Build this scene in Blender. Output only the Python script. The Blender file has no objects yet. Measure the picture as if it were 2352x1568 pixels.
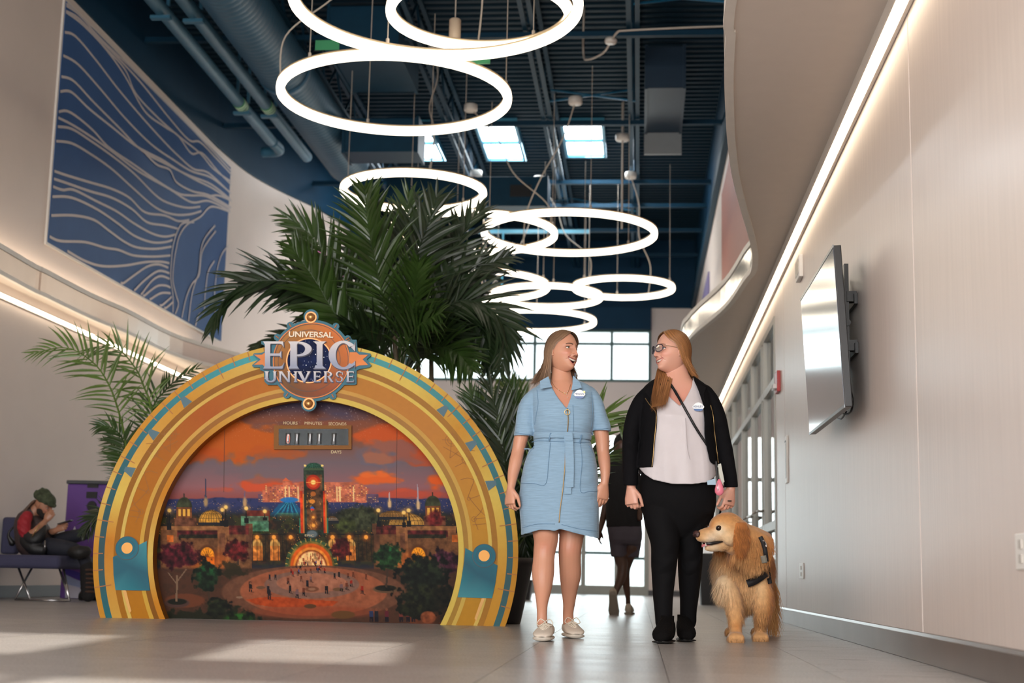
import bpy, bmesh, math, random
import numpy as np
from mathutils import Vector, Matrix
random.seed(7); np.random.seed(7)
SC = bpy.context.scene
COL = SC.collection

# ---------------------------------------------------------------- camera (solved from the vanishing points of the hall)
CAM_H = 0.32
FPX = 3267.0
_vy = np.array([291., -549., -FPX]); _vy /= np.linalg.norm(_vy)
_u = 424.; _w = (291*_u+FPX*FPX)/549
_vz = np.array([_u, _w, -FPX]); _vz /= np.linalg.norm(_vz)
_vx = np.cross(_vy, _vz)
RM = np.array([_vx, _vy, _vz])
cam_data = bpy.data.cameras.new('camera')
cam = bpy.data.objects.new('camera', cam_data); COL.objects.link(cam)
cam_data.sensor_width = 36.0; cam_data.lens = FPX/2352*36
cam_data.clip_start = 0.05; cam_data.clip_end = 300
_m = Matrix([list(RM[0])+[0], list(RM[1])+[0], list(RM[2])+[CAM_H], [0, 0, 0, 1]])
cam.matrix_world = _m
cam_data.dof.use_dof = True; cam_data.dof.focus_distance = 8.0; cam_data.dof.aperture_fstop = 2.6
SC.camera = cam

def S(r, g=None, b=None):
    """sRGB 0-255 -> linear rgba"""
    if g is None: g = b = r
    f = lambda c: (c/255/12.92) if c/255 <= .04045 else ((c/255+.055)/1.055)**2.4
    return (f(r), f(g), f(b), 1.0)

# ---------------------------------------------------------------- world, sun, exposure
world = bpy.data.worlds.new('sky'); SC.world = world; world.use_nodes = True
_nt = world.node_tree; _bg = _nt.nodes['Background']
_bg.inputs['Color'].default_value = (0.93, 0.97, 1.0, 1)
_bg.inputs['Strength'].default_value = 2.4
SC.view_settings.view_transform = 'Standard'; SC.view_settings.look = 'None'
SC.view_settings.gamma = 1.0; SC.view_settings.use_curve_mapping = False
SC.view_settings.exposure = 0.5
def light(name, kind, loc, energy, color=(1, 1, 1), size=1, size_y=None, aim=None, spread=None):
    d = bpy.data.lights.new(name, kind); o = bpy.data.objects.new(name, d); COL.objects.link(o)
    o.location = loc; d.energy = energy; d.color = color
    if kind == 'AREA':
        d.shape = 'RECTANGLE'; d.size = size; d.size_y = size_y or size
        if spread: d.spread = math.radians(spread)
    if aim is not None:
        o.rotation_euler = (Vector(aim)-Vector(loc)).to_track_quat('-Z', 'Y').to_euler()
    return o
# added area fill behind the camera, standing in for unseen entrance daylight
light('entrance_fill', 'AREA', (-2.4, -3.7, 3.3), 620, (1.0, .985, .97), 6.8, 5.2, aim=(-2.4, 8, 1.2))
# daylight coming in through the clerestory and the glass doors
light('far_daylight', 'AREA', (-2.2, 32.6, 3.0), 300, (.93, .97, 1.0), 6.0, 5.0, aim=(-2.2, 12, 1.5))
for _sx in (-3.7, -2.1, -.7):
    light('skylight_daylight', 'AREA', (_sx, 24.6, 7.78), 75, (.93, .97, 1.0), .6, 1.7, aim=(_sx, 24.61, 0))
sun_data = bpy.data.lights.new('sun', 'SUN'); sun = bpy.data.objects.new('sun', sun_data); COL.objects.link(sun)
sun_data.energy = 7.0; sun_data.angle = math.radians(.8); sun_data.color = (1, .93, .84)
SUN_DIR = Vector((-.105, .86, -.42)).normalized()       # travels away from the camera and down
sun.rotation_euler = SUN_DIR.to_track_quat('-Z', 'Y').to_euler()
sun.location = (0, -8, 10)

# ---------------------------------------------------------------- pixel -> metre measuring helpers (2352x1568 frame)
def ray(px, py): return RM @ np.array([px-1176, 784-py, -FPX])
def atz(px, py, z):
    r = ray(px, py); return r*((z-CAM_H)/r[2])+np.array([0, 0, CAM_H])
def aty(px, py, Y):
    r = ray(px, py); return r*(Y/r[1])+np.array([0, 0, CAM_H])
def atx(px, py, X):
    r = ray(px, py); return r*(X/r[0])+np.array([0, 0, CAM_H])

# ---------------------------------------------------------------- materials
_mats = {}
def M(name, col, rough=.5, metal=0., var=0., vscale=8., bump=0., bscale=40., emit=0., alpha=None, trans=0., attr=None,
      stretch=None, spec=None, sheen=0., coat=0., sss=0., dark=.0):
    if name in _mats: return _mats[name]
    m = bpy.data.materials.new(name); m.use_nodes = True; nt = m.node_tree; N = nt.nodes; L = nt.links
    p = N['Principled BSDF']
    c = tuple(col) if len(col) == 4 else tuple(col)+(1,)
    p.inputs['Base Color'].default_value = c; p.inputs['Roughness'].default_value = rough
    p.inputs['Metallic'].default_value = metal
    if spec is not None: p.inputs['Specular IOR Level'].default_value = spec
    if sheen: p.inputs['Sheen Weight'].default_value = sheen
    if coat: p.inputs['Coat Weight'].default_value = coat; p.inputs['Coat Roughness'].default_value = .1
    if sss:
        p.inputs['Subsurface Weight'].default_value = sss; p.inputs['Subsurface Radius'].default_value = (.012, .004, .002)
        p.inputs['Subsurface Scale'].default_value = 1.0
    if emit:
        p.inputs['Emission Color'].default_value = c; p.inputs['Emission Strength'].default_value = emit
    if trans: p.inputs['Transmission Weight'].default_value = trans
    if alpha is not None: p.inputs['Alpha'].default_value = alpha
    src = None
    if attr:
        a = N.new('ShaderNodeAttribute'); a.attribute_name = attr; src = a.outputs['Color']
    tc = N.new('ShaderNodeTexCoord'); mp = N.new('ShaderNodeMapping'); L.new(tc.outputs['Object'], mp.inputs['Vector'])
    if stretch: mp.inputs['Scale'].default_value = stretch
    if var or not attr:
        n = N.new('ShaderNodeTexNoise'); n.inputs['Scale'].default_value = vscale; n.inputs['Detail'].default_value = 4
        L.new(mp.outputs['Vector'], n.inputs['Vector'])
        v = var or .03
        mr = N.new('ShaderNodeMapRange'); mr.inputs['From Min'].default_value = .3; mr.inputs['From Max'].default_value = .7
        mr.inputs['To Min'].default_value = 1-v; mr.inputs['To Max'].default_value = 1+v
        L.new(n.outputs['Fac'], mr.inputs['Value'])
        mx = N.new('ShaderNodeVectorMath'); mx.operation = 'SCALE'
        if src: L.new(src, mx.inputs[0])
        else: mx.inputs[0].default_value = c[:3]
        L.new(mr.outputs['Result'], mx.inputs['Scale']); src = mx.outputs['Vector']
    if not emit or attr: L.new(src, p.inputs['Base Color'])
    if bump:
        nb = N.new('ShaderNodeTexNoise'); nb.inputs['Scale'].default_value = bscale; nb.inputs['Detail'].default_value = 3
        L.new(mp.outputs['Vector'], nb.inputs['Vector'])
        b = N.new('ShaderNodeBump'); b.inputs['Strength'].default_value = bump; b.inputs['Distance'].default_value = .01
        L.new(nb.outputs['Fac'], b.inputs['Height']); L.new(b.outputs['Normal'], p.inputs['Normal'])
    _mats[name] = m; return m

def thin_glass(name, tint=(.9, .95, .95), gloss=.12):
    if name in _mats: return _mats[name]
    m = bpy.data.materials.new(name); m.use_nodes = True; nt = m.node_tree; N = nt.nodes; L = nt.links
    N.remove(N['Principled BSDF']); out = N['Material Output']
    t = N.new('ShaderNodeBsdfTransparent'); t.inputs[0].default_value = tint+(1,)
    g = N.new('ShaderNodeBsdfGlossy'); g.inputs['Roughness'].default_value = .02
    fr = N.new('ShaderNodeFresnel'); fr.inputs['IOR'].default_value = 1.5
    ad = N.new('ShaderNodeMath'); ad.operation = 'ADD'; ad.inputs[1].default_value = gloss; ad.use_clamp = True
    mx = N.new('ShaderNodeMixShader'); L.new(fr.outputs[0], ad.inputs[0]); L.new(ad.outputs[0], mx.inputs[0])
    L.new(t.outputs[0], mx.inputs[1]); L.new(g.outputs[0], mx.inputs[2]); L.new(mx.outputs[0], out.inputs['Surface'])
    _mats[name] = m; return m

# ---------------------------------------------------------------- object helpers
def tag(o, label=None, cat=None, group=None, kind=None):
    if label: o['label'] = label
    if cat: o['category'] = cat
    if group: o['group'] = group
    if kind: o['kind'] = kind
    return o
def empty(name, loc, label=None, cat=None, group=None, kind=None):
    o = bpy.data.objects.new(name, None); COL.objects.link(o); o.location = Vector([float(v) for v in loc]); o.empty_display_size = .05
    return tag(o, label, cat, group, kind)
def _origin(o):
    v = Vector((0, 0, 0))
    while o is not None: v = v+o.location; o = o.parent
    return v
def link(me, name, parent=None, loc=None):
    """mesh given in world coordinates; origin moved to loc"""
    o = bpy.data.objects.new(name, me); COL.objects.link(o)
    base = _origin(parent) if parent is not None else Vector((0, 0, 0))
    if loc is None: loc = base if parent is not None else Vector((0, 0, 0))
    loc = Vector([float(v) for v in loc])
    if loc.length > 0: me.transform(Matrix.Translation(-loc))
    o.parent = parent; o.location = loc-base
    return o
class MB:
    def __init__(s): s.v = []; s.f = []; s.m = []; s.mats = []
    def mi(s, mat):
        if mat is None: return 0
        if mat not in s.mats: s.mats.append(mat)
        return s.mats.index(mat)
    def add(s, vs, fs, mat=None):
        k = len(s.v); i = s.mi(mat)
        s.v.extend([tuple(float(c) for c in v) for v in vs]); s.f.extend([tuple(k+j for j in f) for f in fs]); s.m.extend([i]*len(fs)); return s
    def box(s, a, b, mat=None):
        x0, y0, z0 = [min(a[i], b[i]) for i in range(3)]; x1, y1, z1 = [max(a[i], b[i]) for i in range(3)]
        return s.add([(x0, y0, z0), (x1, y0, z0), (x1, y1, z0), (x0, y1, z0), (x0, y0, z1), (x1, y0, z1), (x1, y1, z1), (x0, y1, z1)],
                     [(0, 3, 2, 1), (4, 5, 6, 7), (0, 1, 5, 4), (1, 2, 6, 5), (2, 3, 7, 6), (3, 0, 4, 7)], mat)
    def obox(s, c, ax, ay, az, mat=None):
        """oriented box: centre and three half-axis vectors"""
        c, ax, ay, az = [np.array(q, float) for q in (c, ax, ay, az)]
        vs = [c+i*ax+j*ay+k*az for k in (-1, 1) for j in (-1, 1) for i in (-1, 1)]
        return s.add(vs, [(0, 2, 3, 1), (4, 5, 7, 6), (0, 1, 5, 4), (1, 3, 7, 5), (3, 2, 6, 7), (2, 0, 4, 6)], mat)
    def tube(s, pts, r, n=8, mat=None, cap=True, closed=False):
        pts = [np.array(p, float) for p in pts]; m = len(pts)
        rs = r if hasattr(r, '__len__') else [r]*m
        vs = []; up = None
        for i in range(m):
            if closed: t = pts[(i+1) % m]-pts[i-1]
            else: t = pts[min(i+1, m-1)]-pts[max(i-1, 0)]
            t = t/(np.linalg.norm(t)+1e-12)
            if up is None:
                up = np.array([0, 0, 1.]) if abs(t[2]) < .9 else np.array([1., 0, 0])
            u = up-t*np.dot(up, t); u /= np.linalg.norm(u)+1e-12; up = u; w = np.cross(t, u)
            for k in range(n):
                a = 2*math.pi*k/n; vs.append(pts[i]+rs[i]*(math.cos(a)*u+math.sin(a)*w))
        fs = []
        for i in range(m if closed else m-1):
            j = (i+1) % m
            for k in range(n):
                fs.append((i*n+k, i*n+(k+1) % n, j*n+(k+1) % n, j*n+k))
        if cap and not closed: fs.append(tuple(range(n-1, -1, -1))); fs.append(tuple((m-1)*n+k for k in range(n)))
        return s.add(vs, fs, mat)
    def cyl(s, a, b, r, n=16, mat=None): return s.tube([a, b], r, n, mat)
    def lathe(s, c, prof, n=24, mat=None, axis=2):
        """prof: (radius, height) list about vertical axis through c"""
        vs = []
        for (r, h) in prof:
            for k in range(n):
                a = 2*math.pi*k/n; x, y = r*math.cos(a), r*math.sin(a)
                p = (x, y, h) if axis == 2 else ((x, h, y) if axis == 1 else (h, x, y))
                vs.append((c[0]+p[0], c[1]+p[1], c[2]+p[2]))
        fs = []
        for i in range(len(prof)-1):
            for k in range(n): fs.append((i*n+k, i*n+(k+1) % n, (i+1)*n+(k+1) % n, (i+1)*n+k))
        fs.append(tuple(range(n-1, -1, -1))); fs.append(tuple((len(prof)-1)*n+k for k in range(n)))
        return s.add(vs, fs, mat)
    def prism(s, poly, e, mat=None):
        """polygon (3-D points) extruded by vector e"""
        poly = [np.array(p, float) for p in poly]; e = np.array(e, float); n = len(poly)
        vs = poly+[p+e for p in poly]
        fs = [tuple(range(n-1, -1, -1)), tuple(range(n, 2*n))]+[(i, (i+1) % n, n+(i+1) % n, n+i) for i in range(n)]
        return s.add(vs, fs, mat)
    def sphere(s, c, r, n=16, m=10, mat=None, R=None):
        r = r if hasattr(r, '__len__') else (r, r, r); vs = []; 
        for i in range(m+1):
            t = math.pi*i/m
            for k in range(n):
                a = 2*math.pi*k/n
                p = np.array([r[0]*math.sin(t)*math.cos(a), r[1]*math.sin(t)*math.sin(a), r[2]*math.cos(t)])
                if R is not None: p = R @ p
                vs.append(p+np.array(c, float))
        fs = [(i*n+k, (i+1)*n+k, (i+1)*n+(k+1) % n, i*n+(k+1) % n) for i in range(m) for k in range(n)]
        return s.add(vs, fs, mat)
    def loft(s, rings, mat=None, cap=True):
        n = len(rings[0]); vs = [p for r in rings for p in r]; fs = []
        for i in range(len(rings)-1):
            for k in range(n): fs.append((i*n+k, i*n+(k+1) % n, (i+1)*n+(k+1) % n, (i+1)*n+k))
        if cap: fs.append(tuple(range(n-1, -1, -1))); fs.append(tuple((len(rings)-1)*n+k for k in range(n)))
        return s.add(vs, fs, mat)
    def mesh(s, name, mats=None, smooth=False):
        me = bpy.data.meshes.new(name); me.from_pydata(s.v, [], s.f)
        for m in (mats or s.mats): me.materials.append(m)
        if not mats and len(s.mats) > 1: me.polygons.foreach_set('material_index', s.m)
        if smooth: me.polygons.foreach_set('use_smooth', [True]*len(me.polygons))
        me.validate(); me.update(); return me
    def obj(s, name, mat=None, parent=None, smooth=False, loc=None, recalc=True):
        if mat is not None: s.mats = []; s.m = []
        me = s.mesh(name, [mat] if mat is not None else None, smooth)
        if recalc:
            bm = bmesh.new(); bm.from_mesh(me); bmesh.ops.recalc_face_normals(bm, faces=bm.faces); bm.to_mesh(me); bm.free()
        return link(me, name, parent, loc)
def bevel(o, w=.005, seg=2, ang=35):
    b = o.modifiers.new('bevel', 'BEVEL'); b.width = w; b.segments = seg; b.limit_method = 'ANGLE'; b.angle_limit = math.radians(ang); return o
def catmull(pts, per=8, closed=False):
    P = [np.array(p, float) for p in pts]; n = len(P); out = []
    rng = range(n) if closed else range(n-1)
    for i in rng:
        p0 = P[(i-1) % n] if closed else P[max(i-1, 0)]; p1 = P[i]; p2 = P[(i+1) % n] if closed else P[i+1]
        p3 = P[(i+2) % n] if closed else P[min(i+2, n-1)]
        for k in range(per):
            t = k/per
            out.append(.5*((2*p1)+(-p0+p2)*t+(2*p0-5*p1+4*p2-p3)*t*t+(-p0+3*p1-3*p2+p3)*t**3))
    if not closed: out.append(P[-1])
    return out
_font_cache = {}
def text_mesh(txt, size, extrude=0., bold=0., shear=0.):
    cu = bpy.data.curves.new('t', 'FONT'); cu.body = txt; cu.size = size; cu.extrude = extrude; cu.offset = bold; cu.align_x = 'CENTER'; cu.align_y = 'CENTER'; cu.shear = shear
    ob = bpy.data.objects.new('t', cu); COL.objects.link(ob)
    dg = bpy.context.evaluated_depsgraph_get(); me = bpy.data.meshes.new_from_object(ob.evaluated_get(dg))
    bpy.data.objects.remove(ob); bpy.data.curves.remove(cu); return me
def place_text(name, txt, size, frame, mat, parent, extrude=.0008, bold=0., sx=1.):
    """frame: 4x4 whose x = reading direction, z = outward"""
    me = text_mesh(txt, size, extrude, bold)
    me.transform(frame @ Matrix.Diagonal((sx, 1, 1, 1))); me.materials.clear(); me.materials.append(mat)
    return link(me, name, parent)
def frame(c, x, y):
    x = Vector([float(q) for q in x]).normalized(); y = Vector([float(q) for q in y]); z = x.cross(y).normalized(); y = z.cross(x)
    return Matrix([[x[i], y[i], z[i], float(c[i])] for i in range(3)]+[[0, 0, 0, 1]])
# ================================================================ THE HALL
XR = 1.217; XL = -6.55; ZTL = 6.8; ZSL = 3.2; YF = 31.5; YB = -4.0; ZT = 6.35; ZD = 7.9
m_wall = M('wall_paint', S(222, 208, 199), .55, var=.02, vscale=2, bump=.02, bscale=120)
m_navy = M('navy_paint', S(7, 52, 78), .6, var=.06, spec=.2, vscale=3)
m_navy2 = M('navy_steel', S(12, 54, 76), .55, var=.08, vscale=5, spec=.2)
m_soffit = M('soffit_paint', S(214, 203, 193), .5, var=.015)
m_white = M('white_trim', S(222, 216, 208), .4)
m_alu = M('polished_aluminium', S(205, 203, 200), .16, metal=.95, var=.05, vscale=1.5, bump=.25, bscale=1.3)
m_alu2 = M('fascia_beige_reflection', S(188, 172, 160), .32, metal=.8, var=.05, vscale=1.5, bump=.15, bscale=1.3)  # same metal as the right fascia, its beige reflection put into the colour
m_base = M('baseboard_metal', S(128, 118, 112), .28, metal=.6, var=.1, vscale=3)
m_baseL = M('dark_base', S(72, 70, 72), .45)
m_led = M('led_warm', (1, .83, .62), emit=5)
m_ring = M('ring_diffuser', (1, .89, .72), emit=3.2)
m_frame = M('mullion_grey', S(176, 174, 166), .4, metal=.15)
m_dgreen = M('mullion_dark', S(46, 88, 84), .4)
m_glass = thin_glass('window_glass')
m_black = M('black_plastic', S(20, 20, 22), .35)
m_dark = M('dark_interior', S(58, 54, 52), .7)

# ---- floor: slab + large terrazzo tiles
def tile_mat(k):
    m = M('terrazzo_%d' % k, S(162+k*3, 157+k*3, 154+k*2), .22, var=.10, vscale=1.1)
    nt = m.node_tree; N = nt.nodes; L = nt.links; p = N['Principled BSDF']
    src = p.inputs['Base Color'].links[0].from_socket
    vo = N.new('ShaderNodeTexNoise'); vo.inputs['Scale'].default_value = 110; vo.inputs['Detail'].default_value = 3
    tc = [n for n in N if n.type == 'TEX_COORD'][0]; L.new(tc.outputs['Object'], vo.inputs['Vector'])
    mr = N.new('ShaderNodeMapRange'); mr.inputs['From Min'].default_value = .35; mr.inputs['From Max'].default_value = .65
    mr.inputs['To Min'].default_value = .62; mr.inputs['To Max'].default_value = 1.34; L.new(vo.outputs['Fac'], mr.inputs['Value'])
    mx = N.new('ShaderNodeVectorMath'); mx.operation = 'SCALE'; L.new(src, mx.inputs[0]); L.new(mr.outputs['Result'], mx.inputs['Scale'])
    L.new(mx.outputs['Vector'], p.inputs['Base Color'])
    rn = N.new('ShaderNodeTexNoise'); rn.inputs['Scale'].default_value = 3; mp = N.new('ShaderNodeMapping'); mp.inputs['Scale'].default_value = (.5, 6, 1)
    L.new(tc.outputs['Object'], mp.inputs['Vector']); L.new(mp.outputs['Vector'], rn.inputs['Vector'])
    r2 = N.new('ShaderNodeMapRange'); r2.inputs['To Min'].default_value = .2; r2.inputs['To Max'].default_value = .42; L.new(rn.outputs['Fac'], r2.inputs['Value'])
    L.new(r2.outputs['Result'], p.inputs['Roughness'])
    return m
m_grout = M('grout', S(104, 98, 95), .8)
tmats = [tile_mat(k) for k in range(3)]
fl = MB().box((XL-.3, YB-1, -.12), (XR+.3, YF+.3, -.006)).obj('floor', m_grout); tag(fl, 'grey speckled terrazzo tile floor of the hall', kind='structure')
TX0, TW, TY0, TL, G = .10, .60, 10.0, 1.2, .0012
tme = []
for k in range(3):
    b = MB().box((G, G, -.006), (TW-G, TL-G, 0)); me = b.mesh('tile'); me.materials.append(tmats[k]); tme.append(me)
xs = [TX0+TW*i for i in range(-11, 3)]
rest = MB()
for x in xs:
    x1 = min(x+TW, XR+.02)
    for j in range(-12, 19):
        y = TY0+TL*j
        near = -6 <= j <= 1 and x > -5.0 and x+TW <= XR+.05
        if near:
            o = bpy.data.objects.new('tile', tme[random.choice((0, 0, 1, 2))]); COL.objects.link(o); o.parent = fl; o.location = (x, y, 0)
        else:
            rest.box((x+G, y+G, -.006), (x1-G, min(y+TL, YF)-G, 0))
o = rest.obj('tile_field', tmats[0], fl); o['kind'] = 'stuff'

# ---- walls
def wallstrip(name, path, z0, z1, mat, thick=.15, side=1, label=None, kind='structure', parent=None):
    """thick strip along a plan path; side=+1 puts the thickness to the right of the walking direction"""
    b = MB(); P = [np.array(p, float) for p in path]; n = len(P); inner = []; outer = []
    for i in range(n):
        t = P[min(i+1, n-1)]-P[max(i-1, 0)]; t /= np.linalg.norm(t); nn = np.array([t[1], -t[0]])*side
        inner.append(P[i]); outer.append(P[i]+nn*thick)
    for i in range(n-1):
        a, c, d, e = inner[i], inner[i+1], outer[i+1], outer[i]
        b.add([(*a, z0), (*c, z0), (*d, z0), (*e, z0), (*a, z1), (*c, z1), (*d, z1), (*e, z1)],
              [(0, 1, 2, 3), (4, 7, 6, 5), (0, 4, 5, 1), (3, 2, 6, 7)]+([(0, 3, 7, 4)] if i == 0 else [])+([(1, 5, 6, 2)] if i == n-2 else []))
    me = b.mesh(name); bm = bmesh.new(); bm.from_mesh(me); bmesh.ops.remove_doubles(bm, verts=bm.verts, dist=1e-5)
    bmesh.ops.recalc_face_normals(bm, faces=bm.faces); bm.to_mesh(me); bm.free(); me.materials.append(mat)
    o = link(me, name, parent)
    if n > 6:
        me.polygons.foreach_set('use_smooth', [True]*len(me.polygons))
        for p in me.polygons:
            if abs(p.normal.z) > .5: p.use_smooth = False
        es = o.modifiers.new('split', 'EDGE_SPLIT'); es.split_angle = math.radians(40)
    if kind: tag(o, label, kind=kind)
    return o
left_path = [(XL, YB), (XL, 8), (XL, 14)]+[tuple(p) for p in catmull([(XL, 20.7), (-6.46, 22.1), (-6.22, 23.2), (-5.82, 24.5), (-5.56, 26.0), (-5.48, 27.9), (-5.48, 29.5), (-5.48, YF)], 4)]
wl = wallstrip('wall_left', left_path[:4], 0, ZTL, m_wall, .15, -1, 'pale beige painted side wall')
wallstrip('wall_left_bend', left_path[3:], 0, ZTL, m_wall, .15, -1, 'bend of the beige side wall near the end wall')
wallstrip('wall_left_bend_upper', left_path[3:], ZTL, ZD+.1, m_navy, .15, -1, 'navy painted band above the bend of the side wall')
wlu = wallstrip('wall_left_upper', left_path[:4], ZTL, ZD+.1, m_navy, .15, -1, 'navy painted band above the beige side wall')
wallstrip('trim_1', [(p[0]+.0, p[1]) for p in left_path], ZTL-.004, ZTL+.03, m_navy2, .02, 1, 'thin navy edge trim on top of the beige wall')
wallstrip('baseboard_left', left_path, .005, .13, m_baseL, .015, 1, 'dark baseboard below the beige side wall')

# right wall: laminate panels with recessed vertical joints
m_lam = M('pale_laminate', S(220, 207, 199), .42, var=.045, vscale=14, stretch=(1, 3.2, .12), bump=.03, bscale=60)
m_lam.node_tree.nodes['Principled BSDF'].inputs['Coat Weight'].default_value = .25
m_lam.node_tree.nodes['Principled BSDF'].inputs['Coat Roughness'].default_value = .28
m_joint = M('panel_joint', S(226, 214, 200), .5)
ZS = 3.0                                     # underside of the ledges
SEAM1 = float(atx(2106, 900, XR)[1]); SEAM2 = float(atx(1804, 1100, XR)[1]); YJ = float(atx(1783, 1100, XR)[1]); 
YD1 = float(atx(1672, 1100, XR)[1])
wr = MB().box((XR+.02, YB, 0), (XR+.2, YJ, ZS)).obj('wall_right', m_joint); tag(wr, 'pale wood laminate wall behind the television', kind='structure')
edges = [YB, 1.5, SEAM1, SEAM2, YJ]
for a, c in zip(edges[:-1], edges[1:]):
    g = .008
    bevel(MB().box((XR, a+g, .125), (XR+.02, c-g, ZS)).obj('panel', m_lam, wr), .003, 1)
wr2 = MB().box((XR, YJ, 3.0), (XR+.2, YF, ZT)).box((XR, YB, 3.0), (XR+.2, YJ, ZT)).obj('wall_right_upper', m_wall); tag(wr2, 'pale upper wall above the right ledge', kind='structure')
wu = MB().box((XR, YB, ZT), (XR+.2, YF, ZD+.1)).obj('trim_2', m_navy); tag(wu, 'navy band at the top of the right wall', kind='structure')
tag(MB().box((XR-.09, YB, ZT-.02), (XR, YF, ZT+.16)).obj('trim_3', m_navy2), 'long navy steel channel at the wall top', kind='structure')
bb = MB()
bb.prism([(XR-.012, YB, 0.002), (XR-.012, YB, .105), (XR-.004, YB, .125), (XR+.02, YB, .125), (XR+.02, YB, .002)], (0, YJ-YB, 0))
bb.prism([(XR-.016, YB, .102), (XR-.016, YB, .112), (XR-.01, YB, .112), (XR-.01, YB, .102)], (0, YJ-YB, 0))
tag(bb.obj('baseboard_right', m_base), 'brushed metal baseboard below the laminate wall', kind='structure')

# ---- storefront (glass doors and side lights) in the right wall
sf = empty('door_1', (XR, YJ, 0), 'glazed storefront with double doors in the laminate wall', kind='structure')
ZH = 2.72
wall_after = MB().box((XR, YD1+3.2, 0), (XR+.2, YF, ZS)).obj('wall_right_far', m_wall); tag(wall_after, 'pale wall beyond the glazed doors', kind='structure')
tag(MB().box((XR, YJ, ZH), (XR+.2, YD1+3.2, ZS)).obj('trim_4', m_lam), 'laminate header above the glazed doors', kind='structure')
vys = [YJ+.03] + [float(atx(x, 1100, XR)[1]) for x in (1757, 1752, 1728, 1706, 1684, 1672)] + [YD1+3.15]
for y in vys: bevel(MB().box((XR-.01, y-.028, 0), (XR+.07, y+.028, ZH)).obj('mullion', m_frame, sf), .004, 1)
for i, (a, c) in enumerate(zip(vys[:-1], vys[1:])):
    MB().box((XR-.008, a+.028, ZH-.06), (XR+.068, c-.028, ZH)).obj('rail', m_frame, sf)
    MB().box((XR-.008, a+.028, 2.10), (XR+.068, c-.028, 2.17)).obj('rail', m_frame, sf)
    MB().box((XR-.008, a+.028, .80), (XR+.068, c-.028, .88)).obj('rail', m_frame, sf)
    MB().box((XR-.008, a+.028, .0), (XR+.068, c-.028, .16)).obj('rail', m_frame, sf)
    for z0, z1 in ((.16, .80), (.88, 2.10), (2.17, ZH-.06)):
        MB().box((XR+.027, a+.028, z0), (XR+.033, c-.028, z1)).obj('pane', m_glass, sf)
    if i in (1, 2, 3):
        MB().cyl((XR-.055, a+.1, 1.02), (XR-.055, c-.08, 1.02), .012, 8).cyl((XR-.055, a+.12, 1.02), (XR, a+.12, 1.02), .009, 6).cyl((XR-.055, c-.1, 1.02), (XR, c-.1, 1.02), .009, 6).obj('handle', m_alu, sf, True)
# lobby room behind the glass
lb = MB(); m_lobby = M('lobby_paint', S(196, 182, 168), .7)
lb.box((XR+.2, YJ-.2, -.1), (XR+4.5, YD1+3.4, -.005)); lb.box((XR+4.4, YJ-.2, 0), (XR+4.5, YD1+3.4, 3)); lb.box((XR+.2, YJ-.25, 0), (XR+4.5, YJ-.15, 3))
lb.box((XR+.2, YJ-.2, 3.0), (XR+4.5, YD1+3.4, 3.1)); lb.box((XR+.2, YD1+3.3, 0), (XR+4.5, YD1+3.4, 3))
tag(lb.obj('wall_lobby', m_lobby), 'plain room seen through the glazed doors', kind='structure')
lw = empty('window_2', (XR+4.38, YJ+6, 1), 'bright window at the back of the glazed room', kind='structure')
for k in range(4):
    y = YJ+1.5+k*2.6
    MB().box((XR+4.36, y, .9), (XR+4.39, y+1.2, 2.0)).obj('pane', M('daylit_pane', (.9, .97, 1.0), emit=1.6), lw)
MB().box((XR+1.5, YJ+2, 2.9), (XR+1.62, YJ+9, 2.93)).obj('pane', m_led, lw)  # glowing warm strip under the lobby ceiling, not a window pane

# ---- ledges with polished fascia
edgeR_px = [(1685, -60), (1676, 80), (1672, 170), (1674, 250), (1678, 320), (1688, 400), (1705, 470), (1722, 530), (1733, 580), (1730, 620), (1714, 642), (1670, 704), (1607, 758), (1585, 780)]
er = [atz(x, y, ZS)[:2] for x, y in edgeR_px]
er = [(er[0][0], YB), (er[0][0], 1.0)]+[tuple(p) for p in er]+[(.50, 16.6), (.56, 18.6), (.75, 21.5), (.95, 25), (1.0, YF)]
erc = [tuple(p) for p in catmull(er, 5)]
el = [(-5.9, YB), (-5.9, 6)]+[tuple(atz(x, y, ZSL)[:2]) for x, y in ((0, 628), (102, 680), (204, 729), (290, 764))]
el += [(el[-1][0]+.05, el[-1][1]+2), (-5.66, 21), (-5.45, 22.5), (-5.1, 24.6), (-4.95, 27.4), (-4.95, YF)]
elc = [tuple(p) for p in catmull(el, 5)]
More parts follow.
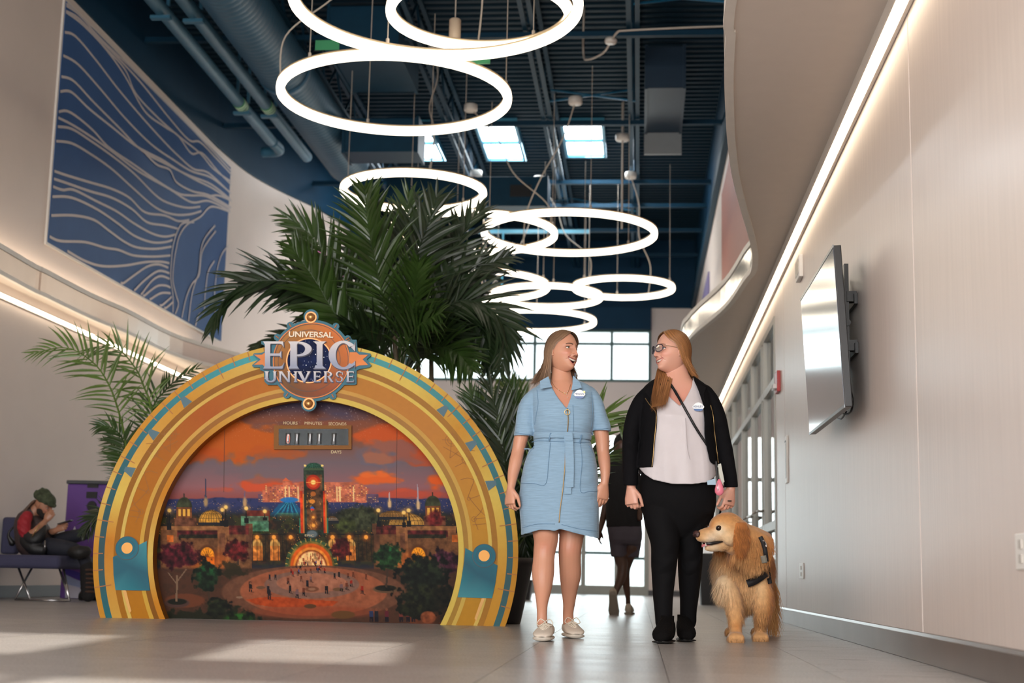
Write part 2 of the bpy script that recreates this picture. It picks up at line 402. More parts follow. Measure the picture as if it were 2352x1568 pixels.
def ledge(name, path, xwall, label, sgn, Z0=3.0):
    b = MB(); n = len(path)
    wx = xwall if sgn > 0 else None
    def wallx(y):
        if sgn > 0: return XR+.05
        for (a, c) in zip(left_path[:-1], left_path[1:]):
            if a[1] <= y <= c[1]: return a[0]+(c[0]-a[0])*(y-a[1])/(c[1]-a[1]+1e-9)-.05
        return left_path[-1][0]-.05
    vs = []; 
    for p in path:
        vs += [(p[0], p[1], Z0), (wallx(p[1]), p[1], Z0), (p[0]+.03*sgn, p[1], Z0+.27), (wallx(p[1]), p[1], Z0+.27)]
    fs = []
    for i in range(n-1):
        a, c = 4*i, 4*i+4
        fs += [(a, c, c+1, a+1), (a+2, a+3, c+3, c+2), (a, a+2, c+2, c), (a+1, c+1, c+3, a+3)]
    fs += [(0, 1, 3, 2), (4*n-4, 4*n-2, 4*n-1, 4*n-3)]
    b.add(vs, fs); o = b.obj(name, m_soffit); tag(o, label, kind='structure')
    # polished fascia sheets, as separate panels butting along the curve
    k = 0
    while k < n-1:
        j = min(k+5, n-1); f = MB(); seg = path[k:j+1]
        P = [np.array(q) for q in seg]; off = -sgn
        f.loft([[(q[0]-.012*sgn, q[1], Z0+.03), (q[0]-.012*sgn, q[1], Z0+.24), (q[0]+.02*sgn, q[1], Z0+.24), (q[0]+.02*sgn, q[1], Z0+.03)] for q in seg])
        me_o = f.obj('fascia_panel', m_alu if sgn > 0 else m_alu2, o); k = j
    for (z0, z1, d) in ((Z0-.012, Z0+.032, .02), (Z0+.238, Z0+.29, .022)):
        t = MB().loft([[(q[0]-d*sgn, q[1], z0), (q[0]-d*sgn, q[1], z1), (q[0]+.03*sgn, q[1], z1), (q[0]+.03*sgn, q[1], z0)] for q in path])
        t.obj('edge_rail', m_white, o)
    return o
ldr = ledge('trim_5', erc, XR, 'curving soffit ledge with polished metal fascia over the laminate wall', 1)
ldl = ledge('trim_6', elc, XL, 'curving ledge with polished metal fascia below the blue mural', -1, ZSL)
# LED lines under both ledges and the uplight hidden on top of the left ledge
ls = empty('led_strip', (XR-.03, 6, ZS-.07), 'long glowing warm LED strip along the top of the laminate wall', 'light strip')
for a in range(int(YB), int(YF), 3):
    MB().box((XR-.074, a+.01, ZS-.064), (XR-.030, a+2.99, ZS-.05)).obj('diffuser', m_led, ls)
MB().box((XR-.082, YB, ZS-.07), (XR-.076, YF, ZS)).obj('lip', m_white, ls)
MB().box((XR-.022, YB, ZS-.08), (XR-.003, YF, ZS-.002)).obj('channel', m_white, ls)
ls2 = empty('led_strip', (XL+.03, 12, 3.0), 'glowing warm LED strip under the ledge below the blue mural', 'light strip')
ZL = 3.045
MB().box((XL+.02, YB, ZL), (XL+.05, 20.7, ZL+.032)).obj('diffuser', m_led, ls2)
MB().box((XL, YB, ZL-.01), (XL+.02, 20.7, ZL+.05)).obj('channel', m_white, ls2)
ls3 = empty('led_strip', (XL+.1, 12, ZSL+.3), 'hidden warm LED line glowing on the ledge behind the fascia under the mural', 'light strip')
MB().box((XL+.10, YB, ZSL+.272), (XL+.14, 20, ZSL+.30)).obj('diffuser', M('led_up', (1, .84, .66), emit=5), ls3)

# ---- far wall with clerestory and doors
WX0, WX1 = -5.3, .24
def fz(py, px=1300): return float(aty(px, py, YF)[2])
Zw0, Zwm, Zw1 = fz(876), fz(789), fz(757)
Zd1 = fz(1000, 1440); DX0, DX1 = float(aty(1180, 1200, YF)[0]), float(aty(1490, 1200, YF)[0])
fw = MB()
fw.box((WX0, YF, Zd1), (WX1, YF+.2, Zw0)); fw.box((WX1, YF, 0), (XR+.2, YF+.2, ZT)); fw.box((DX1, YF, 0), (WX1, YF+.2, Zd1)); fw.box((-6.3, YF, 0), (DX0, YF+.2, Zd1)); fw.box((-6.3, YF, Zd1), (WX0, YF+.2, ZT))
tag(fw.obj('wall_far', m_wall), 'beige end wall with clerestory windows and glass doors', kind='structure')
tag(MB().box((WX0, YF-.12, Zw1), (WX1, YF+.2, ZT)).box((-6.3, YF, ZT), (XR+.2, YF+.2, ZD+.1)).obj('wall_far_upper', m_navy), 'navy bulkhead above the clerestory windows', kind='structure')
w1 = empty('window_1', (-2.5, YF, Zw0), 'clerestory window band high in the end wall', kind='structure')
mxs = sorted([WX0+.03, WX1-.03]+[float(aty(x, 820, YF)[0]) for x in (1405, 1228, 1053, 878)])
for x in mxs: MB().box((x-.03, YF-.02, Zw0), (x+.03, YF+.12, Zw1)).obj('mullion', m_dgreen, w1)
for a, c in zip(mxs[:-1], mxs[1:]):
    for z in (Zw0+.03, Zwm, Zw1-.02): MB().box((a+.03, YF-.015, z-.028), (c-.03, YF+.1, z+.028)).obj('rail', m_dgreen, w1)
    for z0, z1 in ((Zw0+.05, Zwm-.03), (Zwm+.03, Zw1-.04)): MB().box((a+.03, YF+.04, z0), (c-.03, YF+.05, z1)).obj('pane', m_glass, w1)
d2 = empty('door_2', (-1, YF, 0), 'pair of glass exit doors in the end wall', kind='structure')
m_drf = M('door_frame_grey', S(150, 150, 142), .4, metal=.2)
dxs = [DX0+.05]+[float(aty(x, 1200, YF)[0]) for x in (1262, 1341, 1417)]+[DX1-.05]
for x in dxs: MB().box((x-.05, YF-.03, 0), (x+.05, YF+.08, Zd1)).obj('mullion', m_drf, d2)
for i, (a, c) in enumerate(zip(dxs[:-1], dxs[1:])):
    zm = fz(1270 if i < 3 else 1281, 1400)
    MB().box((a+.05, YF-.02, .0), (c-.05, YF+.07, .2)).obj('kick_rail', m_drf, d2)
    MB().box((a+.05, YF-.02, zm-.03), (c-.05, YF+.07, zm+.03)).obj('rail', m_dgreen, d2)
    MB().box((a+.05, YF-.02, 2.5), (c-.05, YF+.07, 2.6)).obj('rail', m_drf, d2)
    for z0, z1 in ((.2, zm-.03), (zm+.03, 2.5), (2.6, Zd1)): MB().box((a+.05, YF+.02, z0), (c-.05, YF+.03, z1)).obj('pane', m_glass, d2)
tag(MB().box((DX1, YF-.02, 0), (XR, YF, .12)).box((-6.2, YF-.02, 0), (DX0, YF, .12)).obj('baseboard_far', m_baseL), 'dark baseboard of the end wall', kind='structure')
tag(MB().box((-40, YF+.2, -.15), (40, YF+80, -.02)).obj('ground_outside', M('outside_concrete', S(225, 225, 222), .8)), 'bright concrete ground outside the glass doors', kind='structure')

# ---- unseen wall behind the camera, openings shaped to throw the floor sun patches
bw = MB()
k_ = SUN_DIR.y/-SUN_DIR.z; kx_ = SUN_DIR.x/-SUN_DIR.z
SUNZ = ((5.25-YB)/k_, (7.1-YB)/k_)
_x = lambda X: X-kx_*(SUNZ[0]+SUNZ[1])/2
SUNX = [(_x(-1.0), XR+.2), (_x(-2.4), _x(-1.75)), (XL-.2, _x(-3.3))]
bw.box((XL-.2, YB-.2, 0), (XL+.5, YB, ZD)); bw.box((XR-.3, YB-.2, 0), (XR+.2, YB, ZD)); bw.box((XL, YB-.2, 4.1), (XR, YB, SUNZ[0])); bw.box((XL, YB-.2, SUNZ[1]), (XR, YB, ZD)); bw.box((XL, YB-.2, 0), (XR, YB, .3))
for xa_, xb2 in SUNX: bw.box((xa_, YB-.2, SUNZ[0]), (xb2, YB, SUNZ[1]))
for x in (-4.1, -2.4, -.8): bw.box((x-.05, YB-.15, .3), (x+.05, YB, 4.2))
for z in (2.3,): bw.box((XL, YB-.15, z-.05), (XR, YB, z+.05))
tag(bw.obj('wall_back', m_wall), 'unseen entrance wall with openings shaped for the floor sun patches', kind='structure')

# ---- ceiling: corrugated deck, joists, bridging, channels
dk = MB(); y = YB; vs = []; P = .19
prof = []
while y < YF:
    prof += [(y, ZD), (y+.085, ZD), (y+.105, ZD+.07), (y+.17, ZD+.07)]; y += P
for (yy, zz) in prof: vs += [(XL-.2, yy, zz), (XR+.2, yy, zz)]
fs = [(2*i, 2*i+1, 2*i+3, 2*i+2) for i in range(len(prof)-1)]
dk.add(vs, fs); o = dk.obj('ceiling', M('deck_navy', S(8, 40, 56), .6, var=.05, spec=.15), recalc=False); tag(o, 'corrugated navy metal roof deck', kind='structure')
tag(MB().box((XL-.3, YB-.2, ZD+.09), (XR+.3, YF+.2, ZD+.2)).obj('roof', m_navy), 'roof slab above the metal deck', kind='structure')

tr_l = 'open web navy steel joist running the length of the hall'
for i, X in enumerate((-4.6, -3.0, -1.45, -.12)):
    e = empty('roof_joist', (X, 14, ZD-.62), 'open web navy steel joist, '+('nearest the beige mural wall' if i == 0 else 'between the mural side and the middle of the hall' if i == 1 else 'above the middle of the ring lights' if i == 2 else 'above the women and nearest the laminate wall'), 'joist', 'roof joists')
    for z in (ZD-.04, ZD-.6):
        for s in (-.055, .055):
            MB().box((X+s-.03, YB, z-.022), (X+s+.03, YF, z+.022)).obj('chord', m_navy2, e)
    wb = MB(); y = 4.0; k = 0
    while y < YF-1:
        wb.cyl((X, y, ZD-.58), (X, y+.6, ZD-.06), .02, 5); wb.cyl((X, y+.6, ZD-.06), (X, y+1.2, ZD-.58), .02, 5); y += 1.2
    o = wb.obj('web', m_navy2, e); o['kind'] = 'stuff'
brl = ['nearest the camera', 'in front of the skylights', 'just behind the first pair of big rings', 'crossing the skylights', 'behind the skylights', 'past the middle of the ring lights', 'over the far ring lights', 'nearest the end wall']
for i, Y in enumerate((11.5, 14.3, 17.4, 21.0, 24.3, 25.9, 27.8, 30.0)):
    z = ZD-.66
    e = MB().box((XL, Y-.04, z-.05), (XR, Y+.04, z-.035)).box((XL, Y-.006, z-.05), (XR, Y+.006, z+.03)).obj('cross_beam', m_navy2)
    tag(e, 'navy steel bar crossing the ceiling, '+brl[i], 'beam', 'ceiling cross bars')
xb = []
for i, (Y, X0, X1) in enumerate(((20.2, -1.4, -.1), (26.6, -3.0, -1.4), (26.6, -1.35, -.1), (16.6, -.1, 1.1))):
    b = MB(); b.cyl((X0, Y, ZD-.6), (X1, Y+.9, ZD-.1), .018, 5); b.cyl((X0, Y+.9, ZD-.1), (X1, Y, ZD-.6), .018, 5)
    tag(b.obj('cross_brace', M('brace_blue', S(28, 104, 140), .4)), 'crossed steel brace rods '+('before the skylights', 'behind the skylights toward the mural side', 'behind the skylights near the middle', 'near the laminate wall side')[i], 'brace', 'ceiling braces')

# light blue cross bars behind the skylights
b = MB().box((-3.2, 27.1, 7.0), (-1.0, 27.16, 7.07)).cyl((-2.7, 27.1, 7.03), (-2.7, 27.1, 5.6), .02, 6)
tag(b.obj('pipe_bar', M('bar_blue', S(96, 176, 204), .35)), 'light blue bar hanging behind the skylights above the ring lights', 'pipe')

# ---- skylights
m_sky = M('skylight_pane', (.86, .96, 1.0), emit=6)
for i, (xa, xb_, ya, yb) in enumerate(((928, 1000, 280, 356), (1110, 1192, 277, 356), (1300, 1384, 276, 348))):
    c = [atz(x, y, ZD-.03) for x, y in ((xa, ya), (xb_, ya), (xb_, yb), (xa, yb))]
    X0 = (c[0][0]+c[3][0])/2; X1 = (c[1][0]+c[2][0])/2; Y0 = c[0][1]; Y1 = c[2][1]; zc = ZD-.075
    e = empty('skylight', (X0, Y0, zc), ('skylight on the mural side, partly behind a ring light', 'middle one of the three bright skylights', 'skylight closest to the laminate wall side')[i], 'skylight', 'roof skylights')
    ym = (Y0+Y1)/2
    for a, c2 in ((Y0, ym-.04), (ym+.04, Y1)): MB().box((X0, a, zc-.01), (X1, c2, zc+.01)).obj('pane', m_sky, e)
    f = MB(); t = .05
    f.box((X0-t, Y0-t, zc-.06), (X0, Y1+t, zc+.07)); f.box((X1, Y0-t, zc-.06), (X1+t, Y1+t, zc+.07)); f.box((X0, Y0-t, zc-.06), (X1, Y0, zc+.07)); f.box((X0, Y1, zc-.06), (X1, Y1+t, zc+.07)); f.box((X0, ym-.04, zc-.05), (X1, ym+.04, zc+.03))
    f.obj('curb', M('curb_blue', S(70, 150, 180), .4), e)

# ---- ducts and pipes
zc = 6.75
dx = -4.62
def duct(name, pts, r, label, mat, rib=.0, ribstep=.12, group=None):
    e = empty(name, pts[0], label, 'duct' if 'duct' in name else 'pipe', group)
    a, c = np.array(pts[0], float), np.array(pts[1], float); L = np.linalg.norm(c-a); n = int(L/ribstep)
    if rib:
        P = []; R = []
        for i in range(n*3+1):
            P.append(a+(c-a)*i/(n*3)); R.append(r+(rib if i % 3 == 0 else 0))
        MB().tube(P, R, 28).obj('shell', mat, e, True)
    else: MB().tube([a, c], r, 20).obj('shell', mat, e, True)
    return e
m_duct = M('duct_navy', S(50, 92, 118), .5, metal=.1, var=.06, vscale=4)
e = duct('spiral_duct', ((dx, 5, zc), (dx, 21.4, zc)), .33, 'large ribbed round duct running along the mural side ceiling', m_duct, .012, .11)
for y in (13.2, 17.2): MB().tube([(dx, y, zc), (dx, y+.1, zc)], .352, 28).obj('collar', m_duct, e, True)
m_pipe = M('pipe_navy', S(50, 104, 130), .5, var=.08)
m_glabel = M('pipe_label_green', S(96, 170, 110), .6)
m_txt = M('label_text_white', S(215, 230, 210), .6)
for i, (X, Y1, zz) in enumerate(((-5.66, 20.6, 6.85), (-5.26, 21.3, 6.8))):
    e = duct('ceiling_pipe', ((X, 5, zz), (X, Y1, zz)), .085, ('navy pipe closest to the mural wall, with a green sticker', 'navy pipe beside the large round duct, with a green sticker')[i], m_pipe, group='pair of ceiling pipes')
    yy = float(atz((520, 578)[i], (240, 246)[i], zz)[1])
    MB().tube([(X, yy-.12, zz), (X, yy+.12, zz)], .089, 20).obj('sticker', m_glabel, e, True)
    for q in (-.07, 0, .07): MB().tube([(X, yy+q-.015, zz), (X, yy+q+.015, zz)], .0905, 20).obj('sticker_print', m_txt, e, True)
    for y in (12.0, 15.5, 19.0):
        MB().box((X-.1, y-.02, zz+.05), (X-.06, y+.02, ZD)).box((X+.06, y-.02, zz+.05), (X+.1, y+.02, ZD)).box((X-.12, y-.04, zz-.12), (X+.12, y+.04, zz-.08)).obj('hanger', m_pipe, e)
tag(MB().tube(catmull([(-5.66, 20.6, 6.85), (-5.66, 21.1, 6.85), (-5.95, 21.2, 6.85)], 4), .085, 12).obj('pipe_elbow', m_pipe, None, True), 'short bent navy pipe at the end of the ceiling pipes', 'pipe')
def rduct(name, a, c, label, mat=None, extra=None):
    e = empty(name, a, label, 'duct')
    bevel(MB().box(a, c).obj('body', mat or m_navy2, e), .01, 1)
    x0, y0, z0 = [min(a[i], c[i]) for i in range(3)]; x1, y1, z1 = [max(a[i], c[i]) for i in range(3)]
    n = max(1, int((x1-x0)/1.2))
    for k in range(n+1):
        x = x0+(x1-x0)*k/n; MB().box((x-.02, y0-.02, z0-.02), (x+.02, y1+.02, z1+.02)).obj('flange', mat or m_navy2, e)
    return e
rduct('square_duct', (-4.27, 19.4, 6.3), (-3.2, 20.0, 6.8), 'boxy navy duct branch joining the large round duct')
rduct('square_duct', (-4.0, 17.0, 6.9), (-3.1, 18.6, 7.5), 'square navy duct box inside the biggest lower ring')
e = rduct('square_duct', (-4.2, 22.6, 6.35), (-1.55, 23.3, 6.85), 'long horizontal navy duct crossing under the skylights')
MB().box((-2.15, 22.58, 6.5), (-1.8, 22.6, 6.7)).obj('grille', m_black, e)
rduct('square_duct', (-3.2, 13.2, 7.0), (-.6, 13.9, 7.45), 'wide navy duct with green stickers above the biggest rings')
e = rduct('square_duct', (.06, 18.8, 7.0), (.58, 20.8, 7.6), 'dark box duct beside the last joist near the laminate wall', M('duct_dark', S(12, 44, 66), .5))
MB().box((.04, 20.8, 6.67), (.6, 20.86, 7.02)).obj('end_plate', M('duct_pale', S(126, 132, 136), .5), e)
for i, (px, py) in enumerate(((752, 104), (1098, 136))):
    q = aty(px, py, 13.15); b = MB().box((q[0]-.12, 13.14, q[2]-.05), (q[0]+.12, 13.15, q[2]+.05)).obj('pipe_sticker', M('pipe_label_green2', S(40, 120, 80), .6))
    tag(b, 'small green pipe sticker '+('on the duct near the mural side', 'on the duct between the big rings')[i], 'sticker')

# ---- ring pendants
ring_defs = [  # centre px x, y top, y bottom, width px, z, label
 (978, -250, 133, 716, 5.2, 'largest glowing ring light, cut off by the top of the frame'),
 (1085, -150, 113, 456, 5.42, 'smaller glowing ring light inside the largest ring at the top'),
 (883, 115, 305, 566, 5.2, 'big glowing ring light just below the largest ring'),
 (935, 383, 485, 350, 5.2, 'glowing ring light directly above the tall palm crown'),
 (1079, 473, 580, 400, 5.25, 'glowing ring light overlapping behind the palm tips'),
 (1305, 464, 583, 414, 5.2, 'wide glowing ring light right of the palm, below the skylights'),
 (1085, 588, 690, 355, 5.2, 'glowing ring light mostly hidden behind the palm crown'),
 (1253, 641, 706, 266, 5.1, 'glowing ring light above the head of the woman in blue'),
 (1432, 617, 685, 240, 5.2, 'smallest glowing ring light nearest the laminate wall side'),
 (1228, 711, 762, 286, 5.1, 'lowest glowing ring light just above the far windows')]
m_cable = M('cable_white', S(190, 180, 168), .5)
m_housing = M('ring_housing', S(190, 170, 140), .5)
for k, (cx, y0, y1, w, z, lab) in enumerate(ring_defs):
    far = atz(cx, y1, z)
    # outer radius from the apparent width, centre from the far point
    D = far[1]; R = (w/2)/FPX*D/(1+(w/2)/FPX)*1.01; cy = D-R
    c = np.array([atz(cx, (1333-(z-CAM_H)/cy*FPX)+.022*(cx-1466), z)[0], cy, z]); Rm = R-.05
    e = empty('ring_light', c, lab, 'pendant light', 'ring pendant lights')
    n = 96; rings = []
    def ringmesh(rad, hw, hh, zz, name, mat, m_=10):
        b = MB(); rr = []
        for i in range(n):
            a = 2*math.pi*i/n; rr.append([(c[0]+(rad+hw*math.copysign(abs(math.cos(t))**.6, math.cos(t)))*math.cos(a), c[1]+(rad+hw*math.copysign(abs(math.cos(t))**.6, math.cos(t)))*math.sin(a), zz+hh*math.copysign(abs(math.sin(t))**.6, math.sin(t))) for t in [2*math.pi*q/m_ for q in range(m_)]])
        rr.append(rr[0]); b.loft(rr, cap=False); return b.obj(name, mat, e, True)
    ringmesh(Rm, .043, .045, z, 'diffuser', m_ring, 12)
    ringmesh(Rm, .040, .012, z+.052, 'housing', m_housing)
    can = np.array([c[0]+random.uniform(-.2, .2), c[1]+random.uniform(-.1, .2), ZD-.75])
    MB().lathe(can, [(.09, -.045), (.1, -.03), (.1, .05), (.09, .06)], 20).obj('canopy', m_white, e, True)
    for q in range(3):
        a = 2*math.pi*q/3+k; p = (c[0]+Rm*math.cos(a), c[1]+Rm*math.sin(a), z+.05)
        MB().cyl((p[0], p[1], z+.05), (p[0], p[1], ZD-.62), .0045, 5).lathe((p[0], p[1], z+.06), [(.016, 0), (.016, .05), (.006, .06)], 8).obj('suspension_wire', m_cable, e)
    a = k*1.7; p = np.array([c[0]+Rm*math.cos(a), c[1]+Rm*math.sin(a), z+.05])
    MB().tube(catmull([p, p+(0.03, 0, .5), p*(.6, .6, 0)+can*(.4, .4, 0)+np.array([-.04, 0, z+1.0]), p*(.3, .3, 0)+can*(.7, .7, 0)+np.array([.05, 0, z+1.5]), can], 8), .009, 6).obj('power_cable', m_cable, e, True)
# loose junction, white cable and pendant can near the top
b = MB(); pz = 7.0
pts = [atz(1340, 120, 7.2), ] + [atz(x, y, pz) for x, y in ((1350, 137), (1385, 122), (1403, 96), (1418, 74), (1440, 70), (1560, 64), (1672, 60))]
pts = [np.array([pts[0][0], pts[0][1], ZD-.05])]+pts+[np.array([XR-.005, pts[-1][1], pz])]
b.tube(catmull(pts, 4), .014, 6); e = tag(b.obj('power_cable', m_cable, None, True), 'pale cable crossing the dark ceiling near the top right', 'cable')
q = atz(1403, 94, pz); MB().lathe(q, [(.07, -.03), (.08, 0), (.07, .03)], 14).obj('junction_disc', m_white, e, True)
q = aty(1045, 68, 13.6); e = empty('can_pendant', q, 'small beige cylinder pendant hanging inside the top rings', 'pendant light')
MB().lathe(q, [(.055, -.11), (.06, -.1), (.06, .1), (.05, .11)], 18).obj('shade', M('can_beige', S(196, 176, 154), .5), e, True)
MB().cyl(q+(0, 0, .1), q+(0, 0, 1.2), .006, 6).obj('cord', m_cable, e)
q = aty(1430, 316, 22.0); e = empty('ceiling_canopy', q, 'round white ceiling disc with a cable near the skylights', 'ceiling disc')
MB().lathe(q, [(.1, -.05), (.115, -.03), (.115, .04), (.1, .05)], 18).obj('disc', m_white, e, True)
MB().cyl(q+(0, 0, -.05), q+(0, 0, -1.5), .015, 6).cyl(q+(0, 0, 0), (q[0], q[1], ZD), .02, 6).obj('cord', m_cable, e)

# ---- wall murals and coloured wall panels
m_art = M('mural_blue', S(60, 94, 144), .6, var=.05, vscale=2, spec=.2)
m_line = M('mural_line', S(204, 196, 196), .6, spec=.2)
AX = XL+.035
def wallpt(px, py, x=AX): return atx(px, py, x)
art = empty('wall_mural', (AX, 17, 4), 'large blue wall mural panel with flowing pale wave lines', 'mural')
tl, bl_, tr_, br_ = wallpt(152, 5), wallpt(110, 560), wallpt(533, 386), wallpt(514, 784)
Ya = (tl[1]+bl_[1])/2; Yb = (tr_[1]+br_[1])/2; zt = (tl[2]+tr_[2])/2; zb = (bl_[2]+br_[2])/2
MB().box((XL+.002, Ya-.03, zb-.03), (XL+.028, Yb+.03, zt+.03)).obj('backing', m_white, art)
MB().box((XL+.026, Ya, zb), (AX, Yb, zt)).obj('face_panel', m_art, art)
LN = [ # traced in half-scale crop coordinates (multiply by .51)
 [(295,18),(340,40),(420,140),(520,240),(620,330),(760,470),(920,640),(1045,775)],
 [(297,25),(380,85),(450,190),(560,310),(610,420),(700,520),(800,610),(900,690),(960,760),(1043,820)],
 [(295,50),(350,80),(430,160),(520,250),(640,380),(760,530),(850,630),(900,640),(970,710),(1045,790)],
 [(293,52),(370,110),(470,215),(560,340),(650,500),(740,570),(800,610),(860,690),(910,690),(980,770),(1043,835)],
 [(290,145),(340,165),(430,270),(530,400),(640,530),(740,640),(800,700),(870,760),(940,780),(1042,875)],
 [(283,250),(350,290),(450,400),(560,530),(680,650),(780,720),(860,770),(950,800),(1040,870)],
 [(275,345),(330,365),(420,460),(530,570),(640,680),(750,740),(850,790),(950,830),(1040,900)],
 [(270,412),(320,415),(400,490),(500,570),(600,650),(670,690),(730,720),(800,765),(880,810),(960,850),(1040,905)],
 [(262,503),(300,500),(350,530),(420,590),(490,665),(600,740),(700,810),(800,870),(860,880),(930,885),(1035,940)],
 [(260,530),(320,560),(400,610),(500,680),(620,770),(760,850),(860,910),(940,905),(1035,950)],
 [(258,570),(320,580),(400,630),(500,700),(600,780),(700,880),(760,915),(840,935),(900,930)],
 [(250,635),(320,645),(400,690),(500,760),(600,850),(700,935),(780,965),(850,965),(905,950)],
 [(242,770),(300,790),(400,820),(500,850),(580,890),(650,955),(740,970),(800,995),(850,990)],
 [(240,805),(300,825),(400,860),(500,890),(590,940),(660,1000),(740,1015),(800,1030)],
 [(236,840),(280,855),(330,855),(430,905),(520,950),(600,1005),(680,1050),(740,1065),(790,1055)],
 [(233,885),(320,890),(430,940),(520,1000),(600,1060),(680,1090),(740,1090),(775,1080)],
 [(228,970),(330,970),(420,990),(490,1040),(560,1090),(620,1115),(700,1120),(770,1110)],
 [(220,1065),(270,1085),(380,1090),(470,1115),(530,1125),(600,1150),(690,1155),(765,1150)],
 [(300,1130),(380,1175),(460,1198),(560,1195),(650,1180),(720,1178),(760,1185)],
 [(540,1285),(600,1240),(660,1200),(710,1190),(755,1205)],
 [(600,1310),(650,1260),(710,1220),(760,1230)], [(630,1330),(680,1265),(720,1243),(760,1255)],
 [(640,1337),(700,1290),(740,1285),(765,1295)], [(670,1350),(720,1320),(765,1320)],
 [(715,1385),(760,1345),(770,1335)], [(735,1395),(775,1360)],
 [(1040,905),(980,880),(930,885)],[(1035,955),(950,930),(900,975),(840,1010),(805,1060),(790,1120),(780,1180),(775,1260),(790,1330),(800,1370),(785,1415)],
 [(870,1000),(820,1005),(795,1040),(775,1110),(768,1180),(765,1250),(775,1330),(775,1410)],
 [(965,1015),(920,1070),(900,1130),(895,1200),(885,1250),(860,1280),(835,1340),(815,1430)],
 [(968,1040),(930,1090),(905,1140),(895,1230),(880,1260),(860,1330),(845,1450)],
 [(962,1175),(935,1220),(925,1280),(918,1350),(915,1400),(890,1420),(875,1475)],
 [(1025,1105),(995,1145),(975,1210),(965,1290),(962,1380),(975,1450)], [(1010,1300),(985,1400),(970,1480)],
 [(640,680),(700,740),(760,765),(790,820),(860,860),(940,880),(1038,935)]]
lm = MB(); x0 = AX+.003
for pl in LN:
    P2 = [wallpt(x*.51, y*.51, AX) for x, y in pl]
    P2 = catmull([(p[1], p[2]) for p in P2], 6); wline = .0155; x0 += .00035
    P2 = [np.array([min(max(p[0], Ya), Yb), min(max(p[1], zb+.01), zt-.01)]) for p in P2]
    ring = []
    for i, p in enumerate(P2):
        t = P2[min(i+1, len(P2)-1)]-P2[max(i-1, 0)]; t /= np.linalg.norm(t)+1e-9; nn = np.array([-t[1], t[0]])*wline
        ring.append((p+nn, p-nn))
    vs = [(x0, a[0], a[1]) for r in ring for a in r]
    lm.add(vs, [(2*i, 2*i+1, 2*i+3, 2*i+2) for i in range(len(ring)-1)])
lm.obj('wave_lines', m_line, art, recalc=False)
def wpanel(name, X, Y0, Y1, z0, z1, col, label, sgn, matn):
    o = bevel(MB().box((X, Y0, z0), (X-.03*sgn, Y1, z1)).obj(name, M(matn, col, .6)), .004, 1); return tag(o, label, 'wall panel')
y0, y1 = float(atx(1727, 500, XR)[1]), float(atx(1662, 500, XR)[1])
wpanel('wall_panel', XR, y0-3, y1, 3.35, 6.0, S(176, 104, 84), 'terracotta orange wall panel above the curved ledge', 1, 'panel_orange')
y0, y1 = float(atx(1630, 600, XR)[1]), float(atx(1598, 600, XR)[1])
wpanel('wall_panel', XR, y0, y1, 3.35, 5.75, S(120, 108, 150), 'purple wall panel beyond the orange one', 1, 'panel_purple')
pk = MB().prism([(-5.82+.02, 24.5, 3.65), (-5.56+.02, 26.0, 3.65), (-5.56+.02, 26.0, 6.05), (-5.82+.02, 24.5, 6.05)], (.03, .005, 0)); o = pk.obj('wall_panel', M('panel_pink', S(172, 96, 138), .6)); tag(o, 'pink wall panel half hidden behind the palm', 'wall panel')
# ================================================================ THE ARCH DISPLAY
A0 = atz(232, 1418, 0); B0 = atz(1160, 1438, 0)
AU = (B0-A0); AU[2] = 0; AU /= np.linalg.norm(AU); AN = np.array([AU[1], -AU[0], 0.]); AZ = np.array([0, 0, 1.])
def onarch(px, py, d=0.):
    r = ray(px, py); o = np.array([0, 0, CAM_H]); q = A0+AN*d
    return o+r*(np.dot(q-o, AN)/np.dot(r, AN))
def AP(u, z, d=0.): return AC+AU*u+AZ*z+AN*d
AC = onarch(702.5, 1267)
def uz(px, py, d=0.): q = onarch(px, py, d)-AC; return np.array([np.dot(q, AU), q[2]])
RO = (abs(uz(1190.5, 1275)[0])+abs(uz(214.5, 1262)[0]))/2
AS = RO/487.
arch = empty('arch_display', (AC[0], AC[1], 0), 'golden half round arch photo display with painted park scene and round emblem', 'display')
m_vc = M('printed_gold', (1, 1, 1), .42, attr='Col', var=.03, vscale=30, spec=.12)
m_vc.node_tree.nodes['Principled BSDF'].inputs['Metallic'].default_value = .0
m_print = M('printed_matte', (1, 1, 1), .5, attr='Col', spec=.1)
def setcol(o, fn):
    """per-vertex printed colour: fn(co array Nx3 in object space)->Nx3 linear"""
    me = o.data; n = len(me.vertices); co = np.empty(n*3); me.vertices.foreach_get('co', co); co = co.reshape(-1, 3)
    c = np.ones((n, 4)); c[:, :3] = fn(co); at = me.color_attributes.new('Col', 'FLOAT_COLOR', 'POINT'); at.data.foreach_set('color', c.ravel().astype(np.float32))
def lin(a): a = np.clip(np.asarray(a, float)/255, 0, 1); return np.where(a <= .04045, a/12.92, ((a+.055)/1.055)**2.4)
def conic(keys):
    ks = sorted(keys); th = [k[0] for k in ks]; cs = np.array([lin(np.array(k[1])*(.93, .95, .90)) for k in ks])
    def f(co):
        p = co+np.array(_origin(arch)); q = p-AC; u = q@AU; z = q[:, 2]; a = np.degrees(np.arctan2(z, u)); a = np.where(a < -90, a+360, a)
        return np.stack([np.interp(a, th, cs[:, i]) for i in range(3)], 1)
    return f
def lim(r): return math.degrees(math.asin(min(1, AC[2]/r)))
